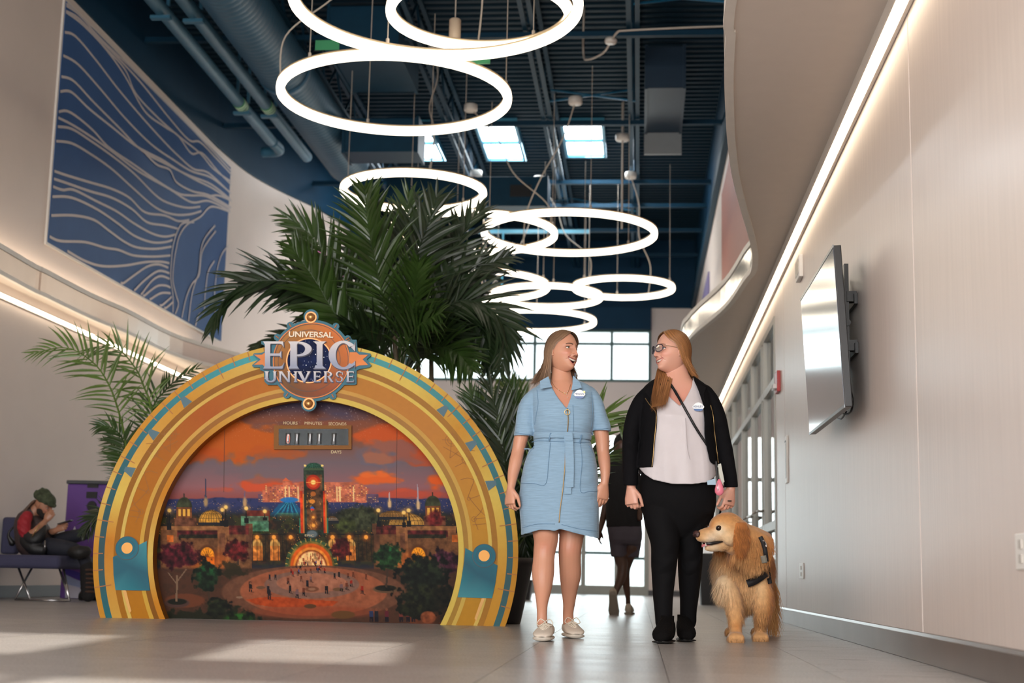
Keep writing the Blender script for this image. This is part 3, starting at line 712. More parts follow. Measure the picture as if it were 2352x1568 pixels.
def band(name, r0, r1, d0, d1, colf, par=None, mat=None, n=120):
    b = MB(); rr = []; a0, a1 = lim(r0*AS), lim(r1*AS)
    for i in range(n+1):
        t = i/n; p = []
        for (r, a, d) in ((r0, a0, d0), (r0, a0, d1), (r1, a1, d1), (r1, a1, d0)):
            th = math.radians(-a+(180+2*a)*t); p.append(AP(r*AS*math.cos(th), r*AS*math.sin(th), d))
        rr.append(p)
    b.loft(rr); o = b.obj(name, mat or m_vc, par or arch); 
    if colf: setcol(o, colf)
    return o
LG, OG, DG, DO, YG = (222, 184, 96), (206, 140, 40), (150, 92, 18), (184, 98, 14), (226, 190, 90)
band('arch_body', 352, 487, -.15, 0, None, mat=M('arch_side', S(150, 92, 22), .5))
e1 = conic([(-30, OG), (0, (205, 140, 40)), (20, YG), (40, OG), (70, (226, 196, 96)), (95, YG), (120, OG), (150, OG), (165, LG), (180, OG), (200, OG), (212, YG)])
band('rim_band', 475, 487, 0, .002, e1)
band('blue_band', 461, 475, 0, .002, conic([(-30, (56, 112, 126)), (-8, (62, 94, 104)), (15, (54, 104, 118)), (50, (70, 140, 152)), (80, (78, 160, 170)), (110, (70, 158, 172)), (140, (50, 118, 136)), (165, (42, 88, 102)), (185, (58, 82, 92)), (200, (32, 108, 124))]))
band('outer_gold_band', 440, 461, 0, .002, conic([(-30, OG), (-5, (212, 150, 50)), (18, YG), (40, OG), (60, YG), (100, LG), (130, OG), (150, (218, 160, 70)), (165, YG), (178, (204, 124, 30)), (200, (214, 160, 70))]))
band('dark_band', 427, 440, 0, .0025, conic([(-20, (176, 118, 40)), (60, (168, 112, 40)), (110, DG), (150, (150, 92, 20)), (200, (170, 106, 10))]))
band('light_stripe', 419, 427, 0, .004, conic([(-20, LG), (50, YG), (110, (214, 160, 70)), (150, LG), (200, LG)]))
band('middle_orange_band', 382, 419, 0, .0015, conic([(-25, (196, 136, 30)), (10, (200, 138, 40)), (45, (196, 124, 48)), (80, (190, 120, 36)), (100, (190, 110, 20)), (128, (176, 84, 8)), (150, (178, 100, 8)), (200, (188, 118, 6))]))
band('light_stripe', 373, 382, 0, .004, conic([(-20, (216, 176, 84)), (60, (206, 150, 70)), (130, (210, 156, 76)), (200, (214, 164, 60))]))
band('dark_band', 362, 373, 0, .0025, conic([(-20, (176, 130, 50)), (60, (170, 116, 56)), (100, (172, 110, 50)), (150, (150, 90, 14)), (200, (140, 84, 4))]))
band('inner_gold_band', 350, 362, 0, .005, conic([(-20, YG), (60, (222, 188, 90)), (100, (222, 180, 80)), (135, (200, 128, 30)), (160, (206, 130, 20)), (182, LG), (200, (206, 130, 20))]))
def ribbon(name, paths, w, d, mat, par, closed=False):
    b = MB()
    for P in paths:
        P = [np.array(p, float) for p in P]; n = len(P); vs = []
        for i in range(n):
            t = (P[(i+1) % n]-P[i-1]) if closed else (P[min(i+1, n-1)]-P[max(i-1, 0)]); t /= np.linalg.norm(t)+1e-9
            nn = np.array([-t[1], t[0]])*w/2; vs += [AP(*(P[i]+nn), d), AP(*(P[i]-nn), d)]
        m = n if closed else n-1
        b.add(vs, [(2*i, 2*i+1, 2*((i+1) % n)+1, 2*((i+1) % n)) for i in range(m)])
    return b.obj(name, mat, par, recalc=False)
m_tick = M('tick_brown', S(168, 104, 44), .6)
tk = []
for k in range(46):
    a = -14+k*4.55
    if a > 194 : break
    r1 = 448 if k % 4 == 1 else 464; th = math.radians(a); c, s = math.cos(th), math.sin(th)
    if 487*AS*s < -AC[2]+.02: continue
    tk.append([(487*AS*c, 487*AS*s), (r1*AS*c, r1*AS*s)])
for t_ in tk: ribbon('tick_mark', [t_], .006, .006, m_tick, arch)
for a in (131, 144.3, 157, 47.5, 34.2, 21.2):
    th = math.radians(a); c, s = np.array([math.cos(th), math.sin(th)]), np.array([-math.sin(th), math.cos(th)])
    P = [c*464*AS+s*5*AS, c*464*AS-s*5*AS, c*441*AS-s*12*AS, c*441*AS+s*12*AS]
    MB().prism([AP(*p, .002) for p in P], AN*.003).obj('blue_tab', M('tab_blue', S(52, 92, 106), .5), arch)
m_thin = M('line_brown', S(146, 92, 36), .7)
def circ(cu, cz, r, n=28): return [(cu+r*math.cos(2*math.pi*i/n), cz+r*math.sin(2*math.pi*i/n)) for i in range(n)]
def q1(x, y): return uz(200+x/3.136, 700+y/3.136)
lines = [[(600, 1060), (600, 868)], [(535, 930), (668, 930)], [(655, 980), (480, 1068), (395, 1160)], [(430, 1050), (560, 1122)], [(515, 985), (600, 1060)], [(398, 1165), (445, 1330)],
         [(345, 1255), (400, 1210), (460, 1196), (510, 1212)], [(335, 1308), (430, 1345)], [(445, 1330), (360, 1420), (300, 1470)], [(318, 1370), (345, 1440), (388, 1490)], [(290, 1475), (390, 1490)], [(425, 1000), (560, 990)],
         [(300, 1520), (395, 1532)], [(388, 1490), (350, 1568)], [(483, 1030), (483, 1105)], [(445, 1068), (520, 1068)]]
circs = [(600, 930, 45), (600, 930, 28), (483, 1068, 28), (483, 1068, 15), (438, 1345, 12), (388, 1490, 17), (290, 1475, 9), (398, 1165, 7)]
for sg in (1, -1):
    ribbon('line_ornament', [[q1(*p)*(sg, 1) for p in l] for l in lines], .0035, .003, m_thin, arch)
    for (x, y, r) in circs:
        bb_ = MB(); c = q1(x, y)*(sg, 1); rr = r/3.136*AS; o1 = circ(*c, rr+.0016); o2 = circ(*c, rr-.0016); n = len(o1)
        bb_.add([AP(*p, .0032) for p in o1+o2], [(i, (i+1) % n, n+(i+1) % n, n+i) for i in range(n)])
        bb_.obj('circle_ornament', m_thin, arch, recalc=False)
m_teal = M('plate_teal', (1, 1, 1), .42, attr='Col', spec=.15)
def q5(x, y): return uz(200+x/4.357, 1100+y/4.357)
for sg in (1, -1):
    P = [(262, 780), (430, 700), (600, 620), (600, 760), (612, 950), (632, 1115), (460, 1113), (288, 1110), (268, 960)]
    ctr = q5(440, 880)*(sg, 1); pts = [q5(*p)*(sg, 1) for p in P]
    b = MB(); n = len(pts); b.add([AP(*ctr, .009)]+[AP(*p, .009) for p in pts]+[AP(*p, .002) for p in pts], [(0, 1+i, 1+(i+1) % n) for i in range(n)]+[(1+i, 1+(i+1) % n, 1+n+(i+1) % n, 1+n+i) for i in range(n)])
    o = b.obj('teal_plate', m_teal, arch)
    setcol(o, lambda co: lin(np.stack([34+30*np.clip(np.sin(co[:, 2]*14+co[:, 0]*5), 0, 1), 112+26*np.sin(co[:, 2]*14+co[:, 0]*5), 126+22*np.sin(co[:, 2]*14+co[:, 0]*5)], 1)))
    c = q5(405, 690)*(sg, 1)
    for (r0, r1, d, mt, nm) in ((0, 115, .011, M('medal_teal', S(36, 104, 122), .45, spec=.15), 'medal'), (112, 118, .013, M('medal_line', S(60, 62, 66), .5), 'medal_outline'), (76, 79, .013, M('medal_line', S(60, 62, 66), .5), 'medal_outline'), (0, 55, .014, M('medal_gold', S(214, 152, 78), .4, metal=.2, spec=.2), 'medal_centre')):
        n = 40; k0, k1 = r0/4.357*AS, r1/4.357*AS
        if r0 == 0: MB().prism([AP(*p, d-.004) for p in circ(*c, k1, n)], AN*.004).obj(nm, mt, arch)
        else:
            o1, o2 = circ(*c, k1, n), circ(*c, k0, n); MB().add([AP(*p, d) for p in o1+o2], [(i, (i+1) % n, n+(i+1) % n, n+i) for i in range(n)]).obj(nm, mt, arch, recalc=False)
    P = [q5(*p)*(sg, 1) for p in ((358, 1113), (392, 1113), (445, 1318), (426, 1345))]
    MB().prism([AP(*p, .004) for p in P], AN*.002).obj('slanted_stripe', M('stripe_gold', S(216, 156, 62), .4), arch)
# inner back trim
band('back_trim', 344, 352, -.152, -.148, None, mat=M('back_trim', S(200, 144, 40), .4))

# ---- painted panel: printed picture, painted onto a vertex grid
STEP = 4.2; NX, NY = int(2149/STEP)+1, int(1568/STEP)+1
gx_ = np.arange(NX)*STEP; gy_ = np.arange(NY)*STEP; XX, YY = np.meshgrid(gx_, gy_)
rs = np.random.RandomState(3)
def vnoise(sx, sy, seed, octv=4, ox=0, oy=0):
    out = np.zeros_like(XX); amp = 1; tot = 0; r = np.random.RandomState(seed)
    for o in range(octv):
        g = r.rand(64, 64); u = XX/sx*(2**o); v = YY/sy*(2**o); i = np.floor(u).astype(int); j = np.floor(v).astype(int); fu = u-i; fv = v-j
        fu = fu*fu*(3-2*fu); fv = fv*fv*(3-2*fv); a = g[j % 64, i % 64]; b = g[j % 64, (i+1) % 64]; c = g[(j+1) % 64, i % 64]; d = g[(j+1) % 64, (i+1) % 64]
        out += amp*((a*(1-fu)+b*fu)*(1-fv)+(c*(1-fu)+d*fu)*fv); tot += amp; amp *= .5
    return out/tot
def sm(x, a, b): t = np.clip((x-a)/(b-a), 0, 1); return t*t*(3-2*t)
IMG = np.zeros((NY, NX, 3))
def mixc(mask, col):
    m = np.clip(mask, 0, 1)[..., None]; IMG[:] = IMG*(1-m)+np.array(col, float)*m
ks = [0, 120, 300, 480, 640, 720, 860, 1568]; cs = np.array([(64, 56, 76), (84, 72, 92), (122, 92, 90), (120, 104, 110), (150, 104, 108), (150, 84, 80), (60, 60, 84), (60, 50, 40)], float)
for i in range(3): IMG[..., i] = np.interp(YY, ks, cs[:, i])
n1, n2, n3, n4 = vnoise(420, 150, 1), vnoise(120, 60, 2), vnoise(60, 60, 5), vnoise(26, 26, 9, 3)
def blobm(cx, cy, rx, ry, soft=.35, amp=1.1, nz=None):
    nz = n1 if nz is None else nz
    d = np.sqrt(((XX-cx)/rx)**2+((YY-cy)/ry)**2)+(nz-.5)*amp*1.6+(n2-.5)*1.1+(n3-.5)*.5; return 1-sm(d, 1-soft, 1+soft*.2)
mixc(sm(n1+.3*n2, .5, .75)*sm(YY, 500, 250)*sm(YY, 60, 200)*.7, (150, 84, 50))
for (cx, cy, rx, ry, c, a) in ((620, 350, 420, 150, (196, 98, 30), .95), (330, 440, 260, 70, (190, 88, 34), .8), (820, 420, 300, 60, (186, 92, 40), .7), (1650, 320, 420, 120, (206, 92, 40), .9), (1820, 420, 180, 90, (200, 84, 40), .7),
    (1500, 450, 90, 40, (220, 110, 50), .9), (1900, 600, 130, 70, (226, 98, 36), .95), (1480, 590, 210, 70, (228, 104, 44), .95), (800, 640, 260, 45, (214, 88, 46), .9), (1700, 690, 300, 40, (196, 84, 60), .8), (1150, 660, 700, 30, (206, 90, 60), .7)):
    mixc(blobm(cx, cy, rx, ry)*a, c)
mixc(blobm(1500, 420, 260, 110)*.5, (112, 108, 124)); mixc(blobm(900, 540, 500, 60)*.55, (118, 106, 112)); mixc(blobm(1480, 560, 150, 30)*.3, (240, 130, 60))
mixc(sm(YY, 200, 60)*.5*n1, (50, 44, 60))
st = (rs.rand(NY, NX) > .975)*sm(YY, 430, 60); mixc(st*.65*rs.rand(NY, NX), (235, 215, 210))
# horizon hills and town lights
h = 705+25*vnoise(160, 400, 11); mixc(sm(YY-h, -2, 6), (58, 64, 104)); mixc(sm(YY-h, -2, 6)*sm(n4, .55, .8)*.5, (30, 40, 70)); mixc(sm(YY, 760, 850), (44, 46, 62))
lt = (rs.rand(NY, NX) > .965)*sm(YY, 720, 740)*sm(YY, 960, 900); mixc(lt*.8*rs.rand(NY, NX), (240, 190, 110))
def poly(P, col, a=1., tex=0., seed=0):
    P = np.array(P, float); x0, x1, y0, y1 = P[:, 0].min(), P[:, 0].max(), P[:, 1].min(), P[:, 1].max()
    i0, i1 = max(0, int(x0/STEP)), min(NX, int(x1/STEP)+2); j0, j1 = max(0, int(y0/STEP)), min(NY, int(y1/STEP)+2)
    if i1 <= i0 or j1 <= j0: return
    X, Y = XX[j0:j1, i0:i1], YY[j0:j1, i0:i1]; ins = np.zeros(X.shape, bool); n = len(P)
    for k in range(n):
        (ax, ay), (bx, by) = P[k], P[(k+1) % n]
        if ay == by: continue
        c = ((ay > Y) != (by > Y)) & (X < (bx-ax)*(Y-ay)/(by-ay)+ax); ins ^= c
    m = ins*a; m = m[..., None]; c = np.array(col, float)*(1+tex*(n4[j0:j1, i0:i1][..., None]-.5)*2)
    IMG[j0:j1, i0:i1] = IMG[j0:j1, i0:i1]*(1-m)+c*m
def rect(x0, y0, x1, y1, col, a=1., tex=0.): poly([(x0, y0), (x1, y0), (x1, y1), (x0, y1)], col, a, tex)
def ell(cx, cy, rx, ry, col, a=1., soft=.12, tex=0., half=0, amp=0.):
    d = np.sqrt(((XX-cx)/rx)**2+((YY-cy)/ry)**2)+(n4-.5)*amp; m = 1-sm(d, 1-soft, 1+soft)
    if half: m = m*(YY < cy)
    c = np.array(col, float)*(1+tex*(n4[..., None]-.5)*2); m = (m*a)[..., None]; IMG[:] = IMG*(1-m)+c*m
def line(x0, y0, x1, y1, w, col, a=1.):
    d = np.array([x1-x0, y1-y0], float); d /= np.linalg.norm(d)+1e-9; nn = np.array([-d[1], d[0]])*w/2
    poly([(x0+nn[0], y0+nn[1]), (x1+nn[0], y1+nn[1]), (x1-nn[0], y1-nn[1]), (x0-nn[0], y0-nn[1])], col, a)
# hotel
for (x0, y0, x1, y1) in ((725, 690, 800, 745), (770, 640, 1440, 745), (820, 628, 960, 745), (890, 600, 940, 745), (960, 615, 1030, 745), (1160, 612, 1340, 745), (1340, 622, 1420, 745), (1380, 660, 1450, 750), (1440, 690, 1520, 750), (755, 660, 820, 745)):
    rect(x0, y0, x1, y1, (196, 112, 84) if x0 > 740 and x1 < 1460 else (104, 84, 108), .95, .3)
poly([(885, 602), (908, 580), (935, 602)], (220, 110, 70)); 
for x in range(730, 1520, 15):
    for y in range(632, 742, 13):
        if rs.rand() < .6 and (y > 690 or 760 < x < 1440): rect(x, y, x+8, y+7, (244, 190, 120) if rs.rand() < .5 else (120, 76, 90), .8)
for x in (900, 925, 1350, 985, 1240, 1260): rect(x, 640, x+9, 742, (252, 214, 150), .85)
# rocket spires
for x, y0, y1, c in ((380, 586, 770, (70, 70, 90)), (637, 670, 770, (120, 100, 120)), (1590, 680, 780, (190, 170, 170)), (1778, 625, 790, (170, 160, 170))):
    poly([(x-2, y0), (x+2, y0), (x+9, y1), (x-9, y1)], c); ell(x, y1-25, 14, 30, (240, 190, 110), .6, .5)
# blue tent
poly([(800, 830), (860, 760), (930, 722), (960, 740), (1000, 790), (1000, 870), (830, 870)], (36, 92, 130)); 
for k in range(9): line(935, 720, 800+k*26, 870, 5, (30, 50, 70) if k % 2 else (60, 170, 190), .8)
rect(850, 815, 985, 870, (90, 180, 150), .55, .4); ell(930, 730, 60, 18, (40, 120, 190), .9)
# middle distance foliage & roofs
mm = sm(YY, 800, 860)*sm(YY, 1200, 1120); mixc(mm*.85, (46, 40, 30)); mixc(mm*sm(n4, .5, .62)*.6, (70, 74, 36)); mixc(mm*sm(n3, .55, .7)*.35, (120, 60, 30))
lt = (rs.rand(NY, NX) > .975)*sm(YY, 830, 850)*sm(YY, 1130, 1090); mixc(lt*.9*rs.rand(NY, NX), (250, 170, 80))
ell(1390, 850, 140, 80, (58, 62, 44), 1, .2, .8, amp=.6); ell(1300, 900, 70, 50, (60, 66, 36), 1, .2, .8, amp=.6); ell(700, 930, 60, 50, (46, 60, 30), 1, .2, .8, amp=.5)
# domes
for (cx, cy, rx, ry, c) in ((415, 880, 82, 82, (206, 150, 60)), (1700, 900, 118, 82, (186, 140, 70)), (1610, 845, 90, 42, (150, 110, 60)), (1210, 870, 40, 30, (150, 140, 130))):
    ell(cx, cy, rx, ry, c, 1, .04, .3, half=1)
    for k in range(-4, 5):
        a = k/4.5; xs_ = [cx+rx*a*math.cos(t)*1.0 for t in np.linspace(0, 1.5, 8)]; ys_ = [cy-ry*math.sin(t) for t in np.linspace(0, 1.5, 8)]
        for i in range(7): line(xs_[i], ys_[i], xs_[i+1], ys_[i+1], 4, (90, 66, 36), .8)
    for q in (.35, .7): line(cx-rx*math.sqrt(1-q*q), cy-ry*q, cx+rx*math.sqrt(1-q*q), cy-ry*q, 4, (90, 66, 36), .8)
    rect(cx-rx-4, cy-2, cx+rx+4, cy+18, (40, 42, 48))
for cx, cy in ((238, 780), (1875, 770)):
    ell(cx, cy, 52, 68, (66, 70, 50), 1, .05, .4, half=1); line(cx, cy-66, cx, cy-92, 6, (50, 50, 44)); rect(cx-50, cy, cx+50, cy+70, (120, 74, 44), 1, .4)
    for k in (-30, 0, 30): rect(cx+k-9, cy+12, cx+k+9, cy+60, (248, 190, 84), .9)
    rect(cx-62, cy+70, cx+80, cy+130, (104, 66, 48), 1, .5)
ell(1885, 860, 56, 60, (98, 34, 34), .95, .25, .8, amp=.7)
rect(640, 800, 800, 870, (110, 44, 34), .9, .3); rect(610, 840, 790, 940, (92, 150, 120), .7, .6)
# side buildings
for sg in (0, 1):
    f = (lambda x: x) if not sg else (lambda x: 2149-x+8)
    def R(x0, y0, x1, y1, c, a=1, t=.35):
        a0, a1 = f(x0), f(x1); rect(min(a0, a1), y0, max(a0, a1), y1, c, a, t)
    R(80, 930, 680, 1190, (112, 76, 50)); R(80, 905, 530, 930, (150, 104, 66)); R(180, 935, 470, 975, (84, 30, 34), .9, .8); R(200, 960, 460, 985, (34, 40, 26), .8, .8)
    R(455, 915, 530, 1190, (140, 94, 60)); R(470, 950, 505, 1140, (116, 76, 54)); R(90, 930, 190, 1000, (128, 86, 56)); R(125, 965, 165, 1010, (208, 110, 44), .9)
    R(640, 890, 685, 1120, (104, 70, 50)); R(530, 900, 660, 960, (90, 34, 34), .8, .8)
    cx = f(388); ell(cx, 1105, 62, 75, (96, 58, 34)); ell(cx, 1105, 46, 60, (246, 156, 40), 1, .06, .25); 
    rect(cx-46, 1105, cx+46, 1165, (226, 116, 26), 1, .3)
    for k in range(8): line(cx, 1110, cx+44*math.cos(k*math.pi/7), 1110-58*math.sin(k*math.pi/7), 3, (120, 60, 20), .8)
    ell(f(470), 1150, 60, 70, (224, 104, 24), .45, .8); ell(f(330), 1160, 60, 40, (224, 104, 24), .4, .8)
# fence and side gates
for x0, x1 in ((685, 940), (1180, 1480)):
    rect(x0, 955, x1, 965, (30, 30, 28)); rect(x0, 965, x1, 1140, (60, 44, 26), .7, .8)
    for x in (x0+30, x0+145): ell(x, 1035, 34, 46, (250, 196, 110), .85, .12); rect(x-34, 1035, x+34, 1130, (226, 130, 54), .75, .5); ell(x, 1035, 20, 28, (140, 90, 40), .6, .2)
    for x in range(x0, x1, 28): line(x, 960, x, 1130, 4, (36, 36, 30))
    for x in (x0+30, x0+140, x0+250): ell(x, 978, 14, 14, (255, 190, 90)); ell(x, 978, 30, 26, (250, 130, 40), .35, .6)
# clock tower
poly([(1028, 520), (1160, 520), (1160, 700), (1185, 740), (1185, 960), (1000, 960), (1000, 740), (1028, 700)], (50, 62, 50), 1, .5)
ell(1095, 522, 58, 42, (52, 96, 78), 1, .05, .3, half=1); rect(1030, 515, 1160, 530, (70, 90, 66))
for k in range(-3, 4): line(1095+k*6, 482, 1095+k*19, 520, 3, (30, 50, 42))
for x in (1038, 1152): ell(x, 500, 8, 8, (250, 220, 130))
ell(1095, 590, 54, 30, (92, 90, 70), .9, .1, .5, half=1); rect(1042, 560, 1150, 930, (92, 62, 40), .9, .7)
ell(1090, 612, 48, 50, (176, 50, 26), 1, .06); ell(1090, 612, 34, 36, (214, 84, 34), 1, .08); ell(1090, 612, 16, 16, (255, 222, 130), 1, .3); line(1045, 612, 1140, 612, 3, (240, 160, 80))
for k in range(20):
    x = 1046+rs.rand()*96; y = 670+rs.rand()*240; line(x, y, x+rs.randn()*8, y+22, 3, (232, 170, 90), .7)
ell(1088, 690, 18, 16, (190, 110, 50), .9); ell(1080, 740, 20, 14, (240, 150, 60), .9); ell(1080, 788, 13, 13, (60, 110, 190)); ell(1080, 795, 13, 7, (220, 70, 40))
for x in (1003, 1152): rect(x, 670, x+14, 950, (208, 66, 26), 1, .4); rect(x+14, 690, x+22, 950, (240, 140, 60), .8)
rect(992, 850, 1003, 950, (50, 120, 96)); rect(1172, 850, 1184, 950, (50, 120, 96))
for y, r in ((846, 9), (900, 12), (958, 10)): ell(1086, y, r, r, (255, 214, 110), 1, .3); ell(1086, y, r*2.3, r*2.3, (244, 130, 40), .45, .7)
# portal arch
ell(1068, 1172, 172, 186, (58, 80, 52), 1, .02, .5, half=1); ell(1068, 1172, 150, 166, (122, 104, 50), 1, .02, .4, half=1); ell(1068, 1172, 138, 152, (214, 96, 26), 1, .03, .2, half=1); ell(1068, 1175, 118, 130, (244, 150, 60), 1, .03, .2, half=1)
ell(1068, 1180, 104, 118, (150, 74, 34), 1, .03, .3, half=1); ell(1068, 1180, 94, 108, (236, 178, 120), 1, .06, .5, half=1)
for k in range(15):
    a = math.pi*(k+.5)/15; line(1068+154*math.cos(a), 1172-168*math.sin(a), 1068+172*math.cos(a), 1172-186*math.sin(a), 6, (180, 150, 80))
for k in range(26): x = 985+rs.rand()*170; y = 1080+rs.rand()*60; line(x, y, x, y+22, 6, (110+rs.rand()*60, 60, 34), .8)
ell(1076, 957, 40, 28, (60, 74, 72), 1, .06); ell(1076, 957, 33, 22, (104, 116, 120), 1, .06)
# plaza
pm = sm(YY, 1170, 1200); mixc(pm, (84, 56, 42)); mixc(pm*sm(n4, .5, .7)*.3, (56, 44, 34))
ell(1080, 1340, 600, 176, (110, 74, 56), 1, .02, .15); ell(1080, 1335, 480, 160, (156, 92, 64), 1, .015, .15); ell(1068, 1290, 310, 92, (132, 98, 84), 1, .015, .12); ell(1068, 1280, 230, 64, (164, 108, 84), 1, .03, .15)
poly([(640, 1390), (720, 1375), (830, 1370), (1000, 1385), (1240, 1400), (1200, 1430), (1000, 1440), (830, 1440), (700, 1420)], (176, 74, 32), .95, .2)
ell(1080, 1470, 420, 40, (146, 70, 44), .6, .3); ell(1068, 1320, 46, 18, (120, 76, 54)); ell(1068, 1320, 24, 9, (150, 108, 84)); ell(1055, 1432, 40, 14, (96, 66, 40)); ell(1268, 1488, 78, 26, (104, 72, 40)); ell(1240, 1322, 36, 12, (110, 80, 56)); ell(595, 1374, 22, 8, (140, 110, 90)); ell(735, 1310, 30, 10, (110, 80, 60))
rect(1700, 1440, 1900, 1568, (130, 66, 38), .5, .3)
# ground people: tiny standing figures
for k in range(46):
    r = rs.rand()
    x, y = (1068+rs.randn()*60, 1150+rs.rand()*70) if k < 20 else (620+rs.rand()*840, 1220+rs.rand()*190)
    s = (y-1080)/300*40+8; c = [(40, 36, 44), (150, 44, 30), (60, 70, 120), (110, 60, 40), (34, 30, 30), (120, 90, 90)][rs.randint(6)]
    ell(x, y-s*1.32, s*.13, s*.16, (150, 96, 70)); poly([(x-s*.2, y-s*1.15), (x+s*.2, y-s*1.15), (x+s*.22, y-s*.5), (x-s*.22, y-s*.5)], c)
    line(x-s*.1, y-s*.52, x-s*.14, y, s*.17, (34, 28, 30)); line(x+s*.1, y-s*.52, x+s*.14, y, s*.17, (34, 28, 30)); line(x, y, x+s*.5, y+s*.1, s*.12, (60, 36, 28), .5)
for x, c in ((1450, (50, 60, 90)), (1485, (40, 40, 46)), (1552, (100, 40, 50)), (1645, (120, 60, 50)), (1690, (110, 50, 44)), (1725, (70, 50, 50))):
    y = 1535; s = 62; ell(x, y-s*1.32, s*.12, s*.15, (130, 80, 60)); poly([(x-s*.22, y-s*1.15), (x+s*.22, y-s*1.15), (x+s*.2, y-s*.5), (x-s*.2, y-s*.5)], c); line(x-s*.1, y-s*.52, x-s*.12, y, s*.18, (34, 28, 36)); line(x+s*.1, y-s*.52, x+s*.12, y, s*.18, (34, 28, 36))
# planters and trees
def tree(cx, cy, rx, ry, c, hi, trunk=None):
    if trunk: line(cx, cy, trunk[0], trunk[1], 12, (70, 56, 44)); line(cx, cy+ry*.5, cx-rx*.3, cy, 7, (80, 66, 52)); line(cx, cy+ry*.5, cx+rx*.3, cy, 7, (80, 66, 52))
    ell(cx, cy, rx, ry, c, 1, .12, .9, amp=1.0)
    m = (1-sm(np.sqrt(((XX-cx)/rx)**2+((YY-cy)/ry)**2), .6, 1.05))*sm(n4, .52, .66); mixc(m*.75*sm(-(YY-cy), -ry*.3, ry), hi)
for (cx, cy, rx, ry) in ((1550, 1320, 84, 26), (190, 1410, 80, 30)): ell(cx, cy, rx, ry, (104, 80, 60)); ell(cx, cy-6, rx*.82, ry*.75, (34, 32, 24), 1, .1, .6)
ell(240, 1395, 130, 46, (130, 72, 46), .6, .1); ell(190, 1410, 80, 30, (84, 62, 56)); ell(190, 1402, 62, 20, (34, 34, 24))
line(185, 1400, 190, 1230, 12, (130, 104, 84)); line(190, 1290, 130, 1210, 7, (130, 104, 84)); line(190, 1270, 250, 1190, 7, (130, 104, 84))
tree(1575, 1110, 96, 82, (34, 60, 34), (40, 120, 70), (1553, 1310)); tree(200, 1100, 135, 92, (74, 26, 34), (140, 40, 60)); tree(580, 1065, 80, 70, (86, 28, 28), (140, 50, 60), (590, 1160)); tree(1265, 1055, 68, 64, (84, 28, 28), (130, 44, 60))
tree(385, 1240, 84, 96, (28, 44, 28), (30, 110, 60), (400, 1400)); tree(1935, 1150, 96, 88, (64, 34, 46), (120, 60, 90)); tree(1800, 1230, 160, 130, (26, 32, 24), (60, 70, 40)); tree(1820, 1380, 190, 100, (28, 32, 22), (56, 60, 34)); tree(1740, 1450, 110, 60, (36, 38, 24), (70, 66, 36))
mixc(sm(XX, 1800, 1900)*sm(YY, 1280, 1330)*sm(n4, .3, .5)*.6, (34, 28, 20))
mixc(blobm(320, 1540, 380, 90, .2, .5, n4)*.95, (38, 40, 26)); tree(590, 1530, 120, 60, (34, 48, 22), (50, 130, 50)); tree(450, 1440, 80, 60, (30, 34, 22), (50, 60, 36)); mixc(blobm(560, 1190, 90, 60, .3, .6, n4)*.8, (44, 42, 26))
for x, y, k in ((140, 800, 130), (488, 796, 110), (512, 778, 130), (646, 786, 100), (768, 806, 60), (1515, 800, 110), (1682, 815, 100), (1714, 800, 110), (2035, 830, 120)):
    line(x, y, x, y+k, 9, (26, 28, 30)); rect(x-14, y+k*.65, x+14, y+k, (28, 28, 30)); ell(x, y, 13, 13, (255, 226, 140), 1, .2); ell(x, y, 26, 26, (240, 170, 80), .35, .7)
ell(1820, 1505, 50, 40, (150, 84, 54), .9, .1, .3)
IMGL = lin(np.clip((IMG-14)*1.06, 0, 255)*.97)
DPn = -.135
b = MB(); idx = {}; r_in = 356*AS
flat = [uz(340+x/2.904, 900+y/2.904, DPn) for (x, y) in ((0, 0), (2149, 0), (0, 1568))]
ex = (flat[1]-flat[0])/2149; ey = (flat[2]-flat[0])/1568
U = flat[0][0]+ex[0]*XX+ey[0]*YY; Z = flat[0][1]+ex[1]*XX+ey[1]*YY
ins = (U**2+Z**2 < r_in**2) & (Z+AC[2] > .001)
# snap the lowest row of cells to the floor by lifting vertices just below it
Zc = np.maximum(Z, -AC[2]+.001); ok = (U**2+Z**2 < (r_in+.004)**2)
ids = np.full(XX.shape, -1); jj, ii = np.nonzero(ok); ids[jj, ii] = np.arange(len(jj))
vs = AC[None, :]+U[jj, ii][:, None]*AU+Zc[jj, ii][:, None]*AZ+AN*DPn
q = np.stack([ids[:-1, :-1], ids[1:, :-1], ids[1:, 1:], ids[:-1, 1:]], -1).reshape(-1, 4)
keep = (q >= 0).all(1) & ((Z[:-1, :-1]+AC[2]) > 0).reshape(-1); q = q[keep]
me = bpy.data.meshes.new('painted_panel'); me.vertices.add(len(vs)); me.vertices.foreach_set('co', vs.ravel())
me.loops.add(q.size); me.loops.foreach_set('vertex_index', q.ravel().astype(np.int32)); me.polygons.add(len(q)); me.polygons.foreach_set('loop_start', (np.arange(len(q))*4).astype(np.int32)); me.polygons.foreach_set('loop_total', np.full(len(q), 4, np.int32)); me.update(calc_edges=True)
at = me.color_attributes.new('Col', 'BYTE_COLOR', 'POINT'); c4 = np.ones((len(vs), 4)); c4[:, :3] = IMGL[jj, ii]; at.data.foreach_set('color', c4.ravel().astype(np.float32))
me.materials.append(m_print); link(me, 'painted_panel', arch)
band('panel_backing', 4, 356, -.15, DPn-.003, None, mat=M('backing_brown', S(60, 44, 34), .7), n=60)
for px, y0, y1 in ((516, 985, 1130), (912, 980, 1200)):
    a, c = uz(px, y0, DPn), uz(px-2, y1, DPn); ribbon('panel_joint', [[a, c]], .0025, DPn+.002, M('joint_dark', S(66, 40, 30), .7), arch)
